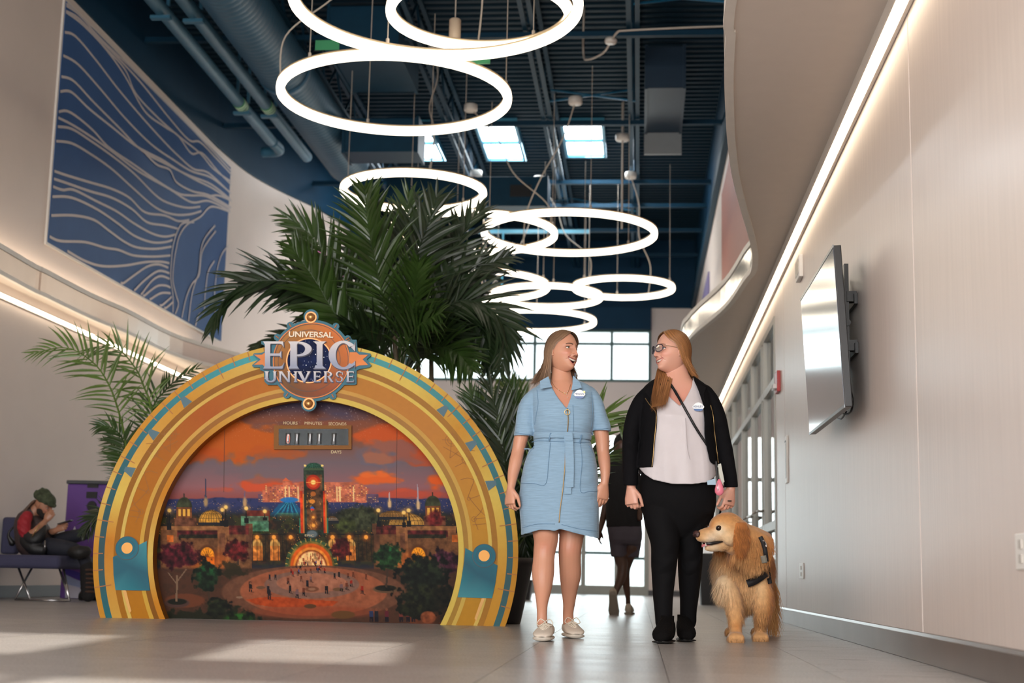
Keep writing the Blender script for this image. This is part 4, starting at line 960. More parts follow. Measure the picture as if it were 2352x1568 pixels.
# ---- countdown window and its lettering
m_lett = M('cream_letters', S(214, 190, 140), .5)
def fr(px, py, d): return frame(onarch(px, py, d), AU, AZ)
for t, px, py, w in (('HOURS', 667, 971.5, 33), ('MINUTES', 719.5, 972, 41), ('SECONDS', 775, 973.5, 42), ('DAYS', 772, 1038, 24)):
    me = text_mesh(t, .036, .0006, 0); xs_ = [v.co.x for v in me.vertices]; sc = (w*AS)/(max(xs_)-min(xs_))
    me.transform(fr(px, py, DPn+.002) @ Matrix.Diagonal((sc, .82, 1, 1))); me.materials.clear(); me.materials.append(m_lett); link(me, 'lettering', arch)
m_brz = M('bronze_frame', S(134, 88, 44), .5, spec=.1)
def pbox(x0, y0, x1, y1, d0, d1, name, mat, par=arch):
    P = [uz(x0, y0, DPn), uz(x1, y0, DPn), uz(x1, y1, DPn), uz(x0, y1, DPn)]
    return MB().prism([AP(*p, d0) for p in P], AN*(d1-d0)).obj(name, mat, par)
for bx in ((630, 977, 808, 985), (630, 1023, 808, 1032), (630, 985, 641, 1023), (801, 985, 808, 1023)): pbox(*bx, DPn, DPn+.02, 'window_frame', m_brz)
rc = pbox(640, 984, 802, 1024, DPn+.0005, DPn+.003, 'window_recess', M('recess_dark', S(10, 13, 13), .5, spec=.05))
for k, (x, col) in enumerate(((662.5, (230, 90, 60)), (683, (150, 140, 140)), (713, (150, 120, 116)), (734, (170, 160, 160)), (768, (190, 120, 110)))):
    c = AC+AU*uz(x, 1008, DPn)[0]+AZ*uz(x, 1008, DPn)[1]+AN*(DPn+.011); s = AS
    MB().lathe(c, [(7*s, -13*s), (7.4*s, -12*s), (6.2*s, 0), (7.4*s, 12*s), (7*s, 13*s)], 14).obj('digit_tube', thin_glass('tube_glass', (.75, .78, .8), .1), arch, True)
    if k == 0:
        P = circ(0, 0, 1, 20); b_ = MB().tube([c+AU*p[0]*3.6*s+AZ*p[1]*10*s for p in P], .0022, 6, closed=True); b_.obj('digit', M('digit_red', S(236, 110, 80), emit=.8), arch)
    else: MB().cyl(c-AZ*9*s, c+AZ*9*s, .0016, 5).obj('digit', M('digit_pale', S(200, 170, 160), .4), arch)
pbox(641, 985, 801, 1023, DPn+.0205, DPn+.0215, 'window_glass', thin_glass('countdown_glass', (.95, .97, .97), -.034))

# ---- emblem
BD = .03
em_teal, em_bronze = M('emblem_teal', S(62, 112, 128), .45, spec=.15), M('emblem_bronze', S(172, 98, 46), .4, metal=.25, var=.12, vscale=9, spec=.2)
def e2(x, y, d=BD): return uz(560+x/6.03, 700+y/6.03, d)
EK = AS/6.03
ec = e2(935, 768)
def edisc(c, r, d0, d1, name, mat, n=72, r0=0):
    if r0 == 0: return MB().prism([AP(*p, d0) for p in circ(*c, r, n)], AN*(d1-d0)).obj(name, mat, arch)
    b = MB(); rr = []
    for i in range(n+1):
        t = 2*math.pi*i/n; rr.append([AP(c[0]+r*math.cos(t), c[1]+r*math.sin(t), d) if q else AP(c[0]+r0*math.cos(t), c[1]+r0*math.sin(t), d) for (q, d) in ((0, d0), (0, d1), (1, d1), (1, d0))])
    return b.loft(rr, cap=False).obj(name, mat, arch)
edisc(ec, 582*EK, .006, BD-.006, 'emblem_plate', em_teal)
plate = [(240, 500), (380, 500), (400, 520), (1440, 480), (1560, 480), (1575, 640), (1620, 650), (1750, 670), (1762, 700), (1700, 752), (1765, 835), (1745, 862), (1610, 885), (1560, 905), (1560, 1095), (1540, 1105), (1380, 1105), (480, 1105), (330, 1105), (285, 1060), (275, 920), (225, 900), (222, 865), (130, 862), (110, 835), (200, 755), (125, 690), (140, 668), (250, 660), (290, 640), (285, 560), (240, 540)]
MB().prism([AP(*e2(*p), .008) for p in plate], AN*(BD-.0125)).obj('emblem_plate', em_teal, arch)
for (x, y, r) in ((930, 160, 105), (900, 1370, 105)): edisc(e2(x, y), r*EK, .0065, BD-.005, 'emblem_plate', em_teal, 40)
for a in (57, 123, 33, 147, -57, -123, 30):
    th = math.radians(a); c = ec+np.array([math.cos(th), math.sin(th)])*592*EK; edisc(c, 52*EK, .007, BD-.0055, 'emblem_lug', em_teal, 8)
    dv = np.array([math.cos(th), math.sin(th)]); MB().tube([AP(*(c-dv*30*EK), BD-.002), AP(*(c+dv*26*EK), BD-.002)], .0035, 6).obj('emblem_pin', em_bronze, arch)
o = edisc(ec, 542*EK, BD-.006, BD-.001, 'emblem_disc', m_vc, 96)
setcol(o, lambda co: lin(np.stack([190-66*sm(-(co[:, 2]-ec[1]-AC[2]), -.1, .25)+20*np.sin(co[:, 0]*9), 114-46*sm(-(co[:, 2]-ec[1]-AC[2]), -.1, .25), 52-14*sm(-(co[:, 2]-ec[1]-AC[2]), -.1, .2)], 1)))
ml = M('emblem_line', S(70, 44, 32), .5); mh = M('emblem_shine', S(208, 140, 88), .35, metal=.3, spec=.2)
edisc(ec, 524*EK, BD-.001, BD+.0005, 'emblem_ring', ml, 90, 516*EK); edisc(ec, 542*EK, BD-.003, BD+.003, 'emblem_ring', em_bronze, 90, 527*EK)
ce = e2(905, 770); edisc(ce, 440*EK, BD-.001, BD+.0008, 'emblem_ring', ml, 90, 433*EK)
edisc(ce, 322*EK, BD-.001, BD+.004, 'emblem_ring', mh, 90, 306*EK)
edisc(ce, 308*EK, BD-.001, BD+.001, 'star_field', M('star_field', S(14, 28, 68), .5, spec=.08, var=.35, vscale=18), 72)
sb = MB()
for k in range(70):
    a, r = rs.rand()*6.28, math.sqrt(rs.rand())*295; c = ce+np.array([math.cos(a), math.sin(a)])*r*EK; s = (8 if k < 12 else 3.4)*EK; sb.prism([AP(*p, BD+.001) for p in circ(*c, s, 6)], AN*.0006)
sb.obj('painted_stars', M('star_white', S(226, 232, 244), .5), arch)
for (x, y, r) in ((930, 172, 66), (900, 1368, 66)):
    q = e2(x, y); edisc(q, (r+16)*EK, BD-.005, BD+.004, 'emblem_collar', mh, 40)
    MB().sphere(AP(*q, BD+.003), (r*EK*.95,)*3, 20, 12).obj('emblem_ball', M('ball_bronze', S(196, 140, 84), .25, metal=.6), arch, True)
for P in ([(140, 688), (250, 690), (290, 660), (330, 660), (330, 860), (285, 855), (262, 826), (140, 828), (238, 755)], [(1465, 655), (1560, 655), (1600, 690), (1722, 690), (1645, 755), (1722, 830), (1600, 838), (1540, 860), (1465, 860)]):
    MB().prism([AP(*e2(*p), BD-.006) for p in P], AN*.006).obj('emblem_ribbon', em_bronze, arch)
# serif letters, cut as plates
def glyph(ch):
    """polygons in a unit box (x 0..1, y 0..1)"""
    def stem(x, w, y0=0., y1=1., f=.09, hb=.035):
        return [(x-f, y0), (x+w+f, y0), (x+w+f*.6, y0+hb), (x+w, y0+hb*3.2), (x+w, y1-hb*3.2), (x+w+f*.6, y1-hb), (x+w+f, y1), (x-f, y1), (x-f*.6, y1-hb), (x, y1-hb*3.2), (x, y0+hb*3.2), (x-f*.6, y0+hb)]
    def arc(cx, cy, rx, ry, tx, ty, a0, a1, n=20):
        o = [(cx+rx*math.cos(math.radians(a0+(a1-a0)*i/n)), cy+ry*math.sin(math.radians(a0+(a1-a0)*i/n))) for i in range(n+1)]
        i_ = [(cx+(rx-tx)*math.cos(math.radians(a0+(a1-a0)*i/n)), cy+(ry-ty)*math.sin(math.radians(a0+(a1-a0)*i/n))) for i in range(n+1)]
        return [[o[k], o[k+1], i_[k+1], i_[k]] for k in range(n)]
    if ch == 'I': return [stem(.28, .44, f=.28)]
    if ch == 'E': return [stem(.12, .24), [(.3, 0), (.92, 0), (1, .24), (.9, .11), (.8, .08), (.3, .08)], [(.3, 1), (.94, 1), (.97, .78), (.89, .89), (.8, .92), (.3, .92)], [(.3, .47), (.78, .47), (.86, .38), (.86, .66), (.78, .56), (.3, .56)]]
    if ch == 'P': return [stem(.12, .27), *arc(.42, .725, .56, .275, .26, .07, -95, 92), [(.3, 1), (.45, 1), (.45, .93), (.3, .93)]]
    if ch == 'R': return [stem(.1, .22), *arc(.42, .74, .46, .26, .2, .07, -92, 92), [(.28, 1), (.45, 1), (.45, .93), (.28, .93)], [(.42, .52), (.64, .5), (1.04, 0), (.78, 0)]]
    if ch == 'C': return [*arc(.56, .5, .56, .53, .27, .09, 42, 318, 34), [(.97, .86), (1.0, 1.0), (.99, .64), (.93, .70), (.84, .8)], [(.97, .14), (1.0, -.0), (1.0, .30), (.95, .24), (.84, .16)]]
    if ch == 'U': return [stem(.08, .2, .3, 1), stem(.72, .2, .3, 1)[6:] and [(.74, .3), (.92, .3), (.92, .93), (1, 1), (.66, 1), (.74, .93)], *arc(.5, .34, .42, .36, .2, .12, 180, 360, 18), [(.08, .3), (.28, .3), (.28, .45), (.08, .45)]]
    if ch == 'N': return [[(0, 0), (.3, 0), (.22, .05), (.22, .95), (0, 1), (.08, .9), (.08, .05)], [(.78, 0), (.92, 0), (.92, .95), (1, 1), (.7, 1), (.78, .95)], [(.08, 1), (.3, 1), (.92, 0), (.76, 0)]]
    if ch == 'V': return [[(-.03, 1), (.36, 1), (.3, .95), (.58, .25), (.5, -.02), (.44, -.02), (.06, .95)], [(.66, 1), (1.03, 1), (.95, .95), (.56, -.02), (.47, .02), (.78, .95)]]
    if ch == 'S': return [*arc(.5, .74, .4, .27, .17, .07, 40, 255, 18), *arc(.5, .27, .42, .28, .17, .07, -140, 78, 18), [(.8, .86), (.88, .98), (.9, .68), (.84, .7)], [(.16, .14), (.08, 0), (.06, .33), (.13, .3)]]
    return []
m_sil = M('silver_letters', (1, 1, 1), .4, attr='Col', spec=.25)
m_silb = M('silver_edge', S(70, 66, 84), .5)
def letter(ch, x0, x1, y0, y1, d, th):
    for (k, dd, tt, mt, nm, ox) in ((0, d-th, th*.75, m_silb, 'letter_shadow', 5), (1, d-th*.25, th, m_sil, 'letter', 0)):
        b = MB(); zi_ = 0.
        for P in glyph(ch):
            if not P: continue
            pts = [e2(x0+(x1-x0)*p[0]+ox, y1-(y1-y0)*p[1]+ox*1.4) for p in P]
            if k == 0:
                c = np.mean(pts, 0); pts = [p+(p-c)/np.linalg.norm(p-c)*.0022 for p in pts]
            zi_ += .00025; b.prism([AP(*p, dd-zi_) for p in pts], AN*tt)
        o = b.obj(nm, mt, arch)
        if k:
            zt_, zb_ = e2(0, y0)[1]+AC[2], e2(0, y1)[1]+AC[2]
            setcol(o, lambda co: lin(np.stack([np.interp((co[:, 2]-zb_)/(zt_-zb_), [0, .25, .5, 1], v) for v in ((146, 142, 170, 206), (150, 148, 170, 200), (170, 170, 184, 200))], 1)))
for ch, a, c in (('E', 262, 568), ('P', 608, 950), ('I', 965, 1145), ('C', 1178, 1545)): letter(ch, a, c, 512, 888, BD+.012, .012)
for ch, a, c in zip('UNIVERSE', (292, 485, 692, 745, 962, 1108, 1268, 1418), (462, 655, 752, 932, 1072, 1240, 1384, 1532)): letter(ch, a, c, 925, 1072, BD+.012, .01)
me = text_mesh('UNIVERSAL', .05, .003, .0012); xs_ = [v.co.x for v in me.vertices]; sc = (628*EK)/(max(xs_)-min(xs_)); ys_ = [v.co.y for v in me.vertices]; sy = 82*EK/(max(ys_)-min(ys_))
q = e2(930, 418); me.transform(frame(AP(*q, BD+.008), AU, AZ) @ Matrix.Diagonal((sc, sy, 1, 1))); me.materials.clear(); me.materials.append(M('cream_metal', S(222, 200, 168), .35)); link(me, 'letter', arch)
me = text_mesh('EPIC', .03, .0005, 0); q = uz(340+1076/2.904, 900+957/2.904, DPn); xs_ = [v.co.x for v in me.vertices]; sc = (62/2.904*AS)/(max(xs_)-min(xs_))
me.transform(frame(AP(*q, DPn+.0015), AU, AZ) @ Matrix.Diagonal((sc, .62, 1, 1))); me.materials.clear(); me.materials.append(M('cream_letters', S(214, 190, 140))); link(me, 'lettering', arch)
# ================================================================ PALMS IN POTS
m_leafA = M('palm_leaf', S(48, 70, 28), .34, var=.35, vscale=5)
m_leafB = M('palm_leaf_dark', S(32, 48, 24), .36, var=.3, vscale=5)
m_leafC = M('palm_leaf_light', S(84, 108, 44), .4, var=.25, vscale=5)
m_stem = M('palm_stem', S(96, 110, 52), .5, var=.15, vscale=12)
m_trunk = M('palm_trunk', S(88, 76, 56), .7, var=.25, vscale=20)
m_pot = M('planter_black', S(26, 24, 26), .35)
m_soil = M('potting_soil', S(50, 38, 30), .95, var=.3, vscale=30)
for m_ in (m_leafA, m_leafB, m_leafC):
    p = m_.node_tree.nodes['Principled BSDF']
def frond(par, pts, L, mat, n=30, w=.03, N=None, droop=.35, seed=0, alpha=50, start=.22):
    R = random.Random(seed*7+3); P = catmull(pts, 10); P = np.array(P); m = len(P)
    seg = np.linalg.norm(np.diff(P, axis=0), axis=1); cum = np.concatenate([[0], np.cumsum(seg)]); tot = cum[-1]
    b = MB(); b.tube(P[::3] if m > 12 else P, [.011*(1-.8*i/len(P[::3])) for i in range(len(P[::3]))], 5)
    N0 = np.array(N if N is not None else (0, -1, .35), float)
    for i in range(n):
        s = start+(1-start)*(i+.5)/n; d = s*tot; k = min(np.searchsorted(cum, d), m-1); k0 = max(k-1, 0)
        f = (d-cum[k0])/max(cum[k]-cum[k0], 1e-6); q = P[k0]*(1-f)+P[k]*f; t = P[min(k+1, m-1)]-P[max(k-2, 0)]; t /= np.linalg.norm(t)+1e-9
        u = (s-start)/(1-start); ll = L*(.45+1.0*math.sin(math.pi*min(u*.85+.12, 1))**.8)*.75*(1-.35*u)
        for sd in (-1, 1):
            NN = N0+np.array([R.uniform(-.3, .3), R.uniform(-.2, .5), R.uniform(-.3, .3)]); side = np.cross(t, NN); side /= np.linalg.norm(side)+1e-9; nn = np.cross(side, t)
            al = math.radians(alpha*(1-.55*u)+R.uniform(-9, 9)); dirv = t*math.cos(al)+side*sd*math.sin(al)+nn*R.uniform(-.05, .3)
            dirv /= np.linalg.norm(dirv); l = ll*R.uniform(.85, 1.12); ww = w*R.uniform(.8, 1.15)*(.7+.4*math.sin(math.pi*u)); vs = []; pos = q.copy(); K = 5
            wv = np.cross(dirv, nn); wv /= np.linalg.norm(wv)+1e-9; dd = dirv.copy()
            prof = (.35, .9, 1.0, .72, .38, .04); dr = droop*R.uniform(.6, 1.4)
            for j in range(K+1):
                vs += [pos-wv*ww*prof[j]/2, pos+nn*ww*.16*prof[j], pos+wv*ww*prof[j]/2]
                dd = dd+np.array([0, 0, -1.])*dr/K; dd /= np.linalg.norm(dd); pos = pos+dd*l/K
            b.add(vs, [(3*j, 3*j+1, 3*j+4, 3*j+3) for j in range(K)]+[(3*j+1, 3*j+2, 3*j+5, 3*j+4) for j in range(K)])
    return b.obj('frond', mat, par, recalc=False)
def pxpath(pl, Y0, Y1):
    n = len(pl); return [aty(x, y, Y0+(Y1-Y0)*i/(n-1)) for i, (x, y) in enumerate(pl)]
def potlathe(par, x, y, r0, r1, h, mat=None):
    MB().lathe((x, y, 0.002), [(r0*.96, 0), (r0, .02), (r0+(r1-r0)*.9, h*.86), (r1, h*.88), (r1*1.02, h), (r1*.92, h), (r1*.9, h-.04)], 32).obj('pot', mat or m_pot, par, True)
    MB().lathe((x, y, 0), [(r1*.9, h-.07), (r1*.88, h-.045), (.02, h-.03)], 24).obj('soil', m_soil, par, True)

# tall palm behind the arch
Yp = 11.7; c0 = aty(925, 1300, Yp)
pa = empty('potted_palm', (c0[0], Yp, 0), 'tall bushy green palm rising behind the round arch display', 'potted plant')
potlathe(pa, c0[0], Yp, .2, .3, .5)
for k, (px, py) in enumerate(((850, 850), (905, 850), (960, 870), (990, 850))):
    top = aty(px, py-90, Yp+.1*k-.1); base = np.array([c0[0]+.05*(k-1.5), Yp+.04*k-.06, .44])
    MB().tube(catmull([base, (base+top)/2+np.array([.02*k, 0, .1]), top], 6), [.03-.001*i for i in range(13)], 8).obj('stem', m_trunk, pa, True)
big = [
 ([(900, 850), (830, 790), (770, 720), (722, 640), (668, 566)], .5, 'A', -.5), ([(905, 850), (890, 740), (866, 620), (846, 520), (838, 432)], .58, 'A', -.4),
 ([(910, 850), (925, 730), (950, 610), (985, 510), (1004, 448)], .58, 'B', .1), ([(900, 830), (840, 740), (770, 620), (715, 540), (655, 497)], .5, 'A', -.2),
 ([(890, 830), (800, 720), (700, 655), (590, 645), (518, 685), (484, 762)], .5, 'B', -.5), ([(915, 840), (930, 720), (934, 600), (938, 450)], .55, 'A', .3),
 ([(940, 850), (985, 700), (1035, 590), (1080, 510), (1110, 480)], .5, 'B', .3), ([(940, 850), (1000, 730), (1060, 640), (1165, 588)], .5, 'B', .1),
 ([(940, 850), (985, 740), (1060, 690), (1125, 710), (1160, 760), (1150, 850)], .5, 'B', -.4), ([(940, 860), (1000, 780), (1080, 745), (1172, 775)], .45, 'B', .2),
 ([(940, 860), (1000, 800), (1050, 810), (1085, 850)], .42, 'A', -.6), ([(890, 850), (830, 800), (740, 770), (640, 775), (580, 800)], .3, 'B', .3),
 ([(900, 850), (850, 790), (800, 690), (740, 640)], .5, 'B', .5), ([(920, 850), (900, 760), (870, 690), (800, 560)], .52, 'B', .6),
 ([(930, 850), (960, 760), (990, 660), (1010, 560)], .52, 'B', .7), ([(930, 860), (960, 790), (1010, 720), (1100, 670)], .5, 'B', .8),
 ([(910, 850), (880, 780), (840, 730), (760, 700)], .5, 'B', .2), ([(920, 850), (930, 780), (950, 700), (960, 600)], .55, 'A', -.7),
 ([(925, 860), (965, 800), (1010, 770), (1060, 790)], .42, 'B', -.2), ([(920, 860), (935, 800), (960, 750), (1010, 720)], .5, 'A', -.9), ([(900, 850), (870, 800), (830, 770), (790, 760)], .42, 'B', -.5),
 ([(930, 855), (990, 790), (1080, 720), (1120, 800), (1118, 850)], .4, 'B', -.2), ([(890, 830), (760, 700), (640, 640), (560, 650)], .45, 'B', -.1)]
mm_ = {'A': m_leafA, 'B': m_leafB, 'C': m_leafC}
for i, (pl, L, mt, dy) in enumerate(big):
    frond(pa, pxpath(pl, Yp, Yp+dy), L, mm_[mt], n=34, w=.042, seed=i, droop=.45, alpha=48, N=(random.uniform(-.3, .3), -1, random.uniform(.1, .6)))
# palm at the right edge of the arch
q = aty(1152, 1400, 10.2)
pb = empty('potted_palm', (q[0], 10.2, 0), 'bushy palm in a tapered black pot between the arch display and the woman in blue', 'potted plant')
potlathe(pb, q[0], 10.2, .14, .225, .46)
rp = [([(1160, 1270), (1140, 1120), (1110, 990), (1078, 900)], .4, 'A', .3), ([(1165, 1270), (1165, 1110), (1150, 980), (1120, 880)], .42, 'B', .2), ([(1170, 1270), (1185, 1100), (1190, 980), (1175, 880)], .42, 'A', .5),
      ([(1170, 1270), (1205, 1120), (1225, 1020), (1245, 920)], .4, 'B', .4), ([(1165, 1270), (1150, 1160), (1110, 1080), (1080, 1020)], .36, 'B', .6), ([(1175, 1270), (1230, 1130), (1270, 1060), (1300, 1020)], .36, 'B', .6),
      ([(1175, 1270), (1250, 1120), (1330, 1000), (1395, 950), (1448, 1000)], .44, 'C', .2), ([(1175, 1270), (1270, 1150), (1350, 1060), (1420, 1040)], .36, 'A', .5), ([(1165, 1270), (1175, 1190), (1200, 1150), (1215, 1170)], .3, 'B', .4),
      ([(1165, 1270), (1150, 1100), (1130, 1040), (1090, 960)], .36, 'B', .7), ([(1170, 1270), (1190, 1150), (1200, 1060), (1215, 980)], .4, 'B', .6), ([(1170, 1270), (1195, 1215), (1205, 1230), (1212, 1290)], .22, 'B', .15), ([(1170, 1265), (1210, 1200), (1240, 1180), (1262, 1200)], .25, 'B', .4)]
for i, (pl, L, mt, dy) in enumerate(rp): frond(pb, pxpath(pl, 10.2, 10.2+dy), L, mm_[mt], n=30, w=.03, seed=50+i, droop=.25, alpha=44)
# palm left behind the arch
q = aty(300, 1300, 11.6)
pc = empty('potted_palm', (q[0], 11.6, 0), 'slender feathery palm peeking out beside the purple kiosk behind the arch', 'potted plant')
potlathe(pc, q[0], 11.6, .16, .24, .45)
lp = [([(300, 1240), (292, 1040), (268, 930), (240, 865), (205, 825), (150, 798), (72, 812)], .42, 'C', -.2), ([(305, 1240), (350, 980), (327, 879), (305, 837), (276, 805), (245, 792), (190, 812)], .4, 'C', .1),
      ([(310, 1240), (345, 960), (379, 898), (407, 872), (452, 846)], .3, 'A', .2), ([(300, 1240), (290, 1040), (262, 985), (222, 978)], .3, 'A', -.1), 
      ([(300, 1240), (270, 1180), (225, 1180), (190, 1225)], .24, 'B', .1), ([(298, 1240), (290, 1120), (275, 1040), (240, 1010)], .26, 'A', .3)]
for i, (pl, L, mt, dy) in enumerate(lp): frond(pc, pxpath(pl, 11.6, 11.6+dy), L*.9, mm_[mt], n=24, w=.022, seed=90+i, droop=.5, alpha=58, start=.45)
# far planters
for i, (px0, px1, Y, lab) in enumerate(((1150, 1221, 21.3, 'pale green palm in a square dark planter far behind the woman in blue'), (1605, 1690, 20.4, 'dark square planter behind the dog beside the laminate wall'))):
    a = aty(px0, 1380, Y)[0]; c = aty(px1, 1380, Y)[0]; h = float(aty(1200 if i == 0 else 1640, 1338 if i == 0 else 1268, Y)[2])
    h = .3 if i == 0 else .72
    pd = empty('potted_palm' if i == 0 else 'planter', ((a+c)/2, Y, 0), lab, 'potted plant' if i == 0 else 'planter')
    b = MB(); x0, x1 = a, c; y0, y1 = Y, Y+(c-a); t = .04
    b.add([(x0+t, y0+t, .002), (x1-t, y0+t, .002), (x1-t, y1-t, .002), (x0+t, y1-t, .002), (x0, y0, h), (x1, y0, h), (x1, y1, h), (x0, y1, h), (x0+.04, y0+.04, h), (x1-.04, y0+.04, h), (x1-.04, y1-.04, h), (x0+.04, y1-.04, h), (x0+.04, y0+.04, h-.05), (x1-.04, y0+.04, h-.05), (x1-.04, y1-.04, h-.05), (x0+.04, y1-.04, h-.05)],
          [(3, 2, 1, 0), (0, 1, 5, 4), (1, 2, 6, 5), (2, 3, 7, 6), (3, 0, 4, 7), (4, 5, 9, 8), (5, 6, 10, 9), (6, 7, 11, 10), (7, 4, 8, 11), (8, 9, 13, 12), (9, 10, 14, 13), (10, 11, 15, 14), (11, 8, 12, 15)])
    b.obj('pot', M('planter_grey', S(44, 42, 44), .5), pd); MB().box((x0+.05, y0+.05, h-.06), (x1-.05, y1-.05, h-.045)).obj('soil', m_soil, pd)
    if i == 0:
        cx, cy = (a+c)/2, Y+.2
        for k, (px, py, L) in enumerate(((1100, 905, .7), (1130, 872, .7), (1165, 868, .75), (1200, 880, .7), (1225, 930, .7), (1110, 1000, .7), (1190, 960, .7), (1240, 1020, .7), (1150, 940, .7))):
            top = aty(px, py, Y+.1*k-.4); mid = (top+np.array([cx, cy, h]))/2+np.array([0, 0, .35]); frond(pd, [np.array([cx, cy, h-.05]), mid, top], L, m_leafC, n=26, w=.05, seed=130+k, droop=.3, alpha=52)
# ================================================================ FIGURE TOOLS
from mathutils.bvhtree import BVHTree
def project(P):
    P = np.atleast_2d(P); c = (P-np.array([0, 0, CAM_H])) @ RM
    return 1176+FPX*c[:, 0]/-c[:, 2], 784-FPX*c[:, 1]/-c[:, 2]
def ring_px(y, xl, xr, Y, b, n=28, ex=2.4, dz=0., tilt=0.):
    """horizontal body section whose silhouette spans xl..xr at image row y, depth half-size b about Y"""
    L, R_ = aty(xl, y, Y), aty(xr, y, Y); c = (L+R_)/2; a = (R_[0]-L[0])/2; out = []
    for k in range(n):
        t = 2*math.pi*k/n; ct, st_ = math.cos(t), math.sin(t)
        out.append((c[0]+a*math.copysign(abs(ct)**(2/ex), ct), c[1]+b*math.copysign(abs(st_)**(2/ex), st_), c[2]+dz*0+tilt*ct))
    return out
def sections(mb, rows, ex=2.4, n=28):
    """rows: (y, xl, xr, Y, b)"""
    mb.loft([ring_px(*r[:5], n=n, ex=(r[5] if len(r) > 5 else ex)) for r in rows])
def limb(mb, pts, n=16):
    """pts: (px, py, halfwidth px, Y)"""
    P = [aty(x, y, Y) for (x, y, r, Y) in pts]; Rr = [r/FPX*Y for (x, y, r, Y) in pts]
    PR = catmull([np.append(p, r) for p, r in zip(P, Rr)], 4); mb.tube([q[:3] for q in PR], [max(q[3], .002) for q in PR], n)
    mb.sphere(P[0], Rr[0]*.98, 12, 8); mb.sphere(P[-1], Rr[-1]*.98, 12, 8)
def fuse(mb, voxel, smooth=4, fac=.5):
    me = bpy.data.meshes.new('tmp'); me.from_pydata(mb.v, [], mb.f); bm = bmesh.new(); bm.from_mesh(me); bmesh.ops.recalc_face_normals(bm, faces=bm.faces); bm.to_mesh(me); bm.free()
    o = bpy.data.objects.new('tmp', me); COL.objects.link(o)
    r = o.modifiers.new('r', 'REMESH'); r.mode = 'VOXEL'; r.voxel_size = voxel; r.use_smooth_shade = True
    s = o.modifiers.new('s', 'SMOOTH'); s.factor = fac; s.iterations = smooth
    dg = bpy.context.evaluated_depsgraph_get(); out = bpy.data.meshes.new_from_object(o.evaluated_get(dg)); bpy.data.objects.remove(o); bpy.data.meshes.remove(me)
    n = len(out.vertices); co = np.empty(n*3); out.vertices.foreach_get('co', co); F = np.empty(len(out.polygons)*4, np.int32)
    if len(out.loops) == len(F): out.loops.foreach_get('vertex_index', F); F = F.reshape(-1, 4)
    else: F = np.array([list(p.vertices) for p in out.polygons if len(p.vertices) == 4])
    bpy.data.meshes.remove(out); return co.reshape(-1, 3), F
def raw(name, V, F, mat, par, col=None, smooth=True):
    me = bpy.data.meshes.new(name); me.from_pydata(V.tolist(), [], F.tolist() if hasattr(F, 'tolist') else F)
    if smooth: me.polygons.foreach_set('use_smooth', [True]*len(me.polygons))
    if col is not None:
        at = me.color_attributes.new('Col', 'FLOAT_COLOR', 'POINT'); c4 = np.ones((len(V), 4)); c4[:, :3] = col; at.data.foreach_set('color', c4.ravel().astype(np.float32))
    me.materials.append(mat); me.update(); return link(me, name, par)
def inside(px, py, P):
    P = np.array(P, float); c = np.zeros(len(px), bool); n = len(P)
    for k in range(n):
        (ax, ay), (bx, by) = P[k], P[(k+1) % n]
        if ay == by: continue
        c ^= ((ay > py) != (by > py)) & (px < (bx-ax)*(py-ay)/(by-ay)+ax)
    return c
def cutmesh(V, F, drop):
    """drop: bool per face; removes faces and loose vertices"""
    F = F[~drop]; used = np.unique(F); m = np.full(len(V), -1); m[used] = np.arange(len(used)); return soften(V[used], m[F]), m[F]
def soften(V, F, it=10):
    e = np.sort(np.concatenate([F[:, [0, 1]], F[:, [1, 2]], F[:, [2, 3]], F[:, [3, 0]]]), 1); u, c = np.unique(e, axis=0, return_counts=True); b = u[c == 1]; V = V.copy()
    for _ in range(it):
        acc = np.zeros_like(V); cnt = np.zeros(len(V)); np.add.at(acc, b[:, 0], V[b[:, 1]]); np.add.at(acc, b[:, 1], V[b[:, 0]]); np.add.at(cnt, b[:, 0], 1); np.add.at(cnt, b[:, 1], 1)
        k = cnt == 2; V[k] = .5*V[k]+.5*acc[k]/cnt[k][:, None]
    return V
def cut_px(V, F, poly, Yless=None, Ymore=None):
    c = V[F].mean(1); px, py = project(c); d = inside(px, py, poly)
    if Yless is not None: d &= c[:, 1] < Yless
    if Ymore is not None: d &= c[:, 1] > Ymore
    return cutmesh(V, F, d)
class Surf:
    def __init__(s, V, F): s.t = BVHTree.FromPolygons([Vector(v) for v in V.tolist()], F.tolist())
    def hit(s, px, py, off=.003):
        d = Vector(ray(px, py)).normalized(); o = Vector((0, 0, CAM_H)); h = s.t.ray_cast(o, d)
        if h[0] is None: return None
        return np.array(h[0])-np.array(d)*off
    def ribbon(s, name, pl, w, mat, par, off=.003, per=6, thick=.0015):
        P = catmull([np.array([x, y, 0.]) for x, y in pl], per); H = [s.hit(p[0], p[1], off) for p in P]; H = [h for h in H if h is not None]
        if len(H) < 2: return None
        b = MB(); rr = []; wl_ = w if hasattr(w, '__len__') else [w]*len(H)
        for i, h in enumerate(H):
            t = H[min(i+1, len(H)-1)]-H[max(i-1, 0)]; t /= np.linalg.norm(t)+1e-9; vd = h-np.array([0, 0, CAM_H]); vd /= np.linalg.norm(vd); sd = np.cross(t, vd); sd /= np.linalg.norm(sd)+1e-9
            rr.append([h-sd*wl_[i]/2+vd*thick, h-sd*wl_[i]/2-vd*thick, h+sd*wl_[i]/2-vd*thick, h+sd*wl_[i]/2+vd*thick])
        b.loft(rr); return b.obj(name, mat, par, True)
    def patch(s, name, poly, mat, par, off=.004, thick=.002):
        H = [s.hit(x, y, off) for x, y in poly]; H = [h for h in H if h is not None]
        if len(H) < 3: return None
        return MB().prism(H, (0, -thick, 0)).obj(name, mat, par)
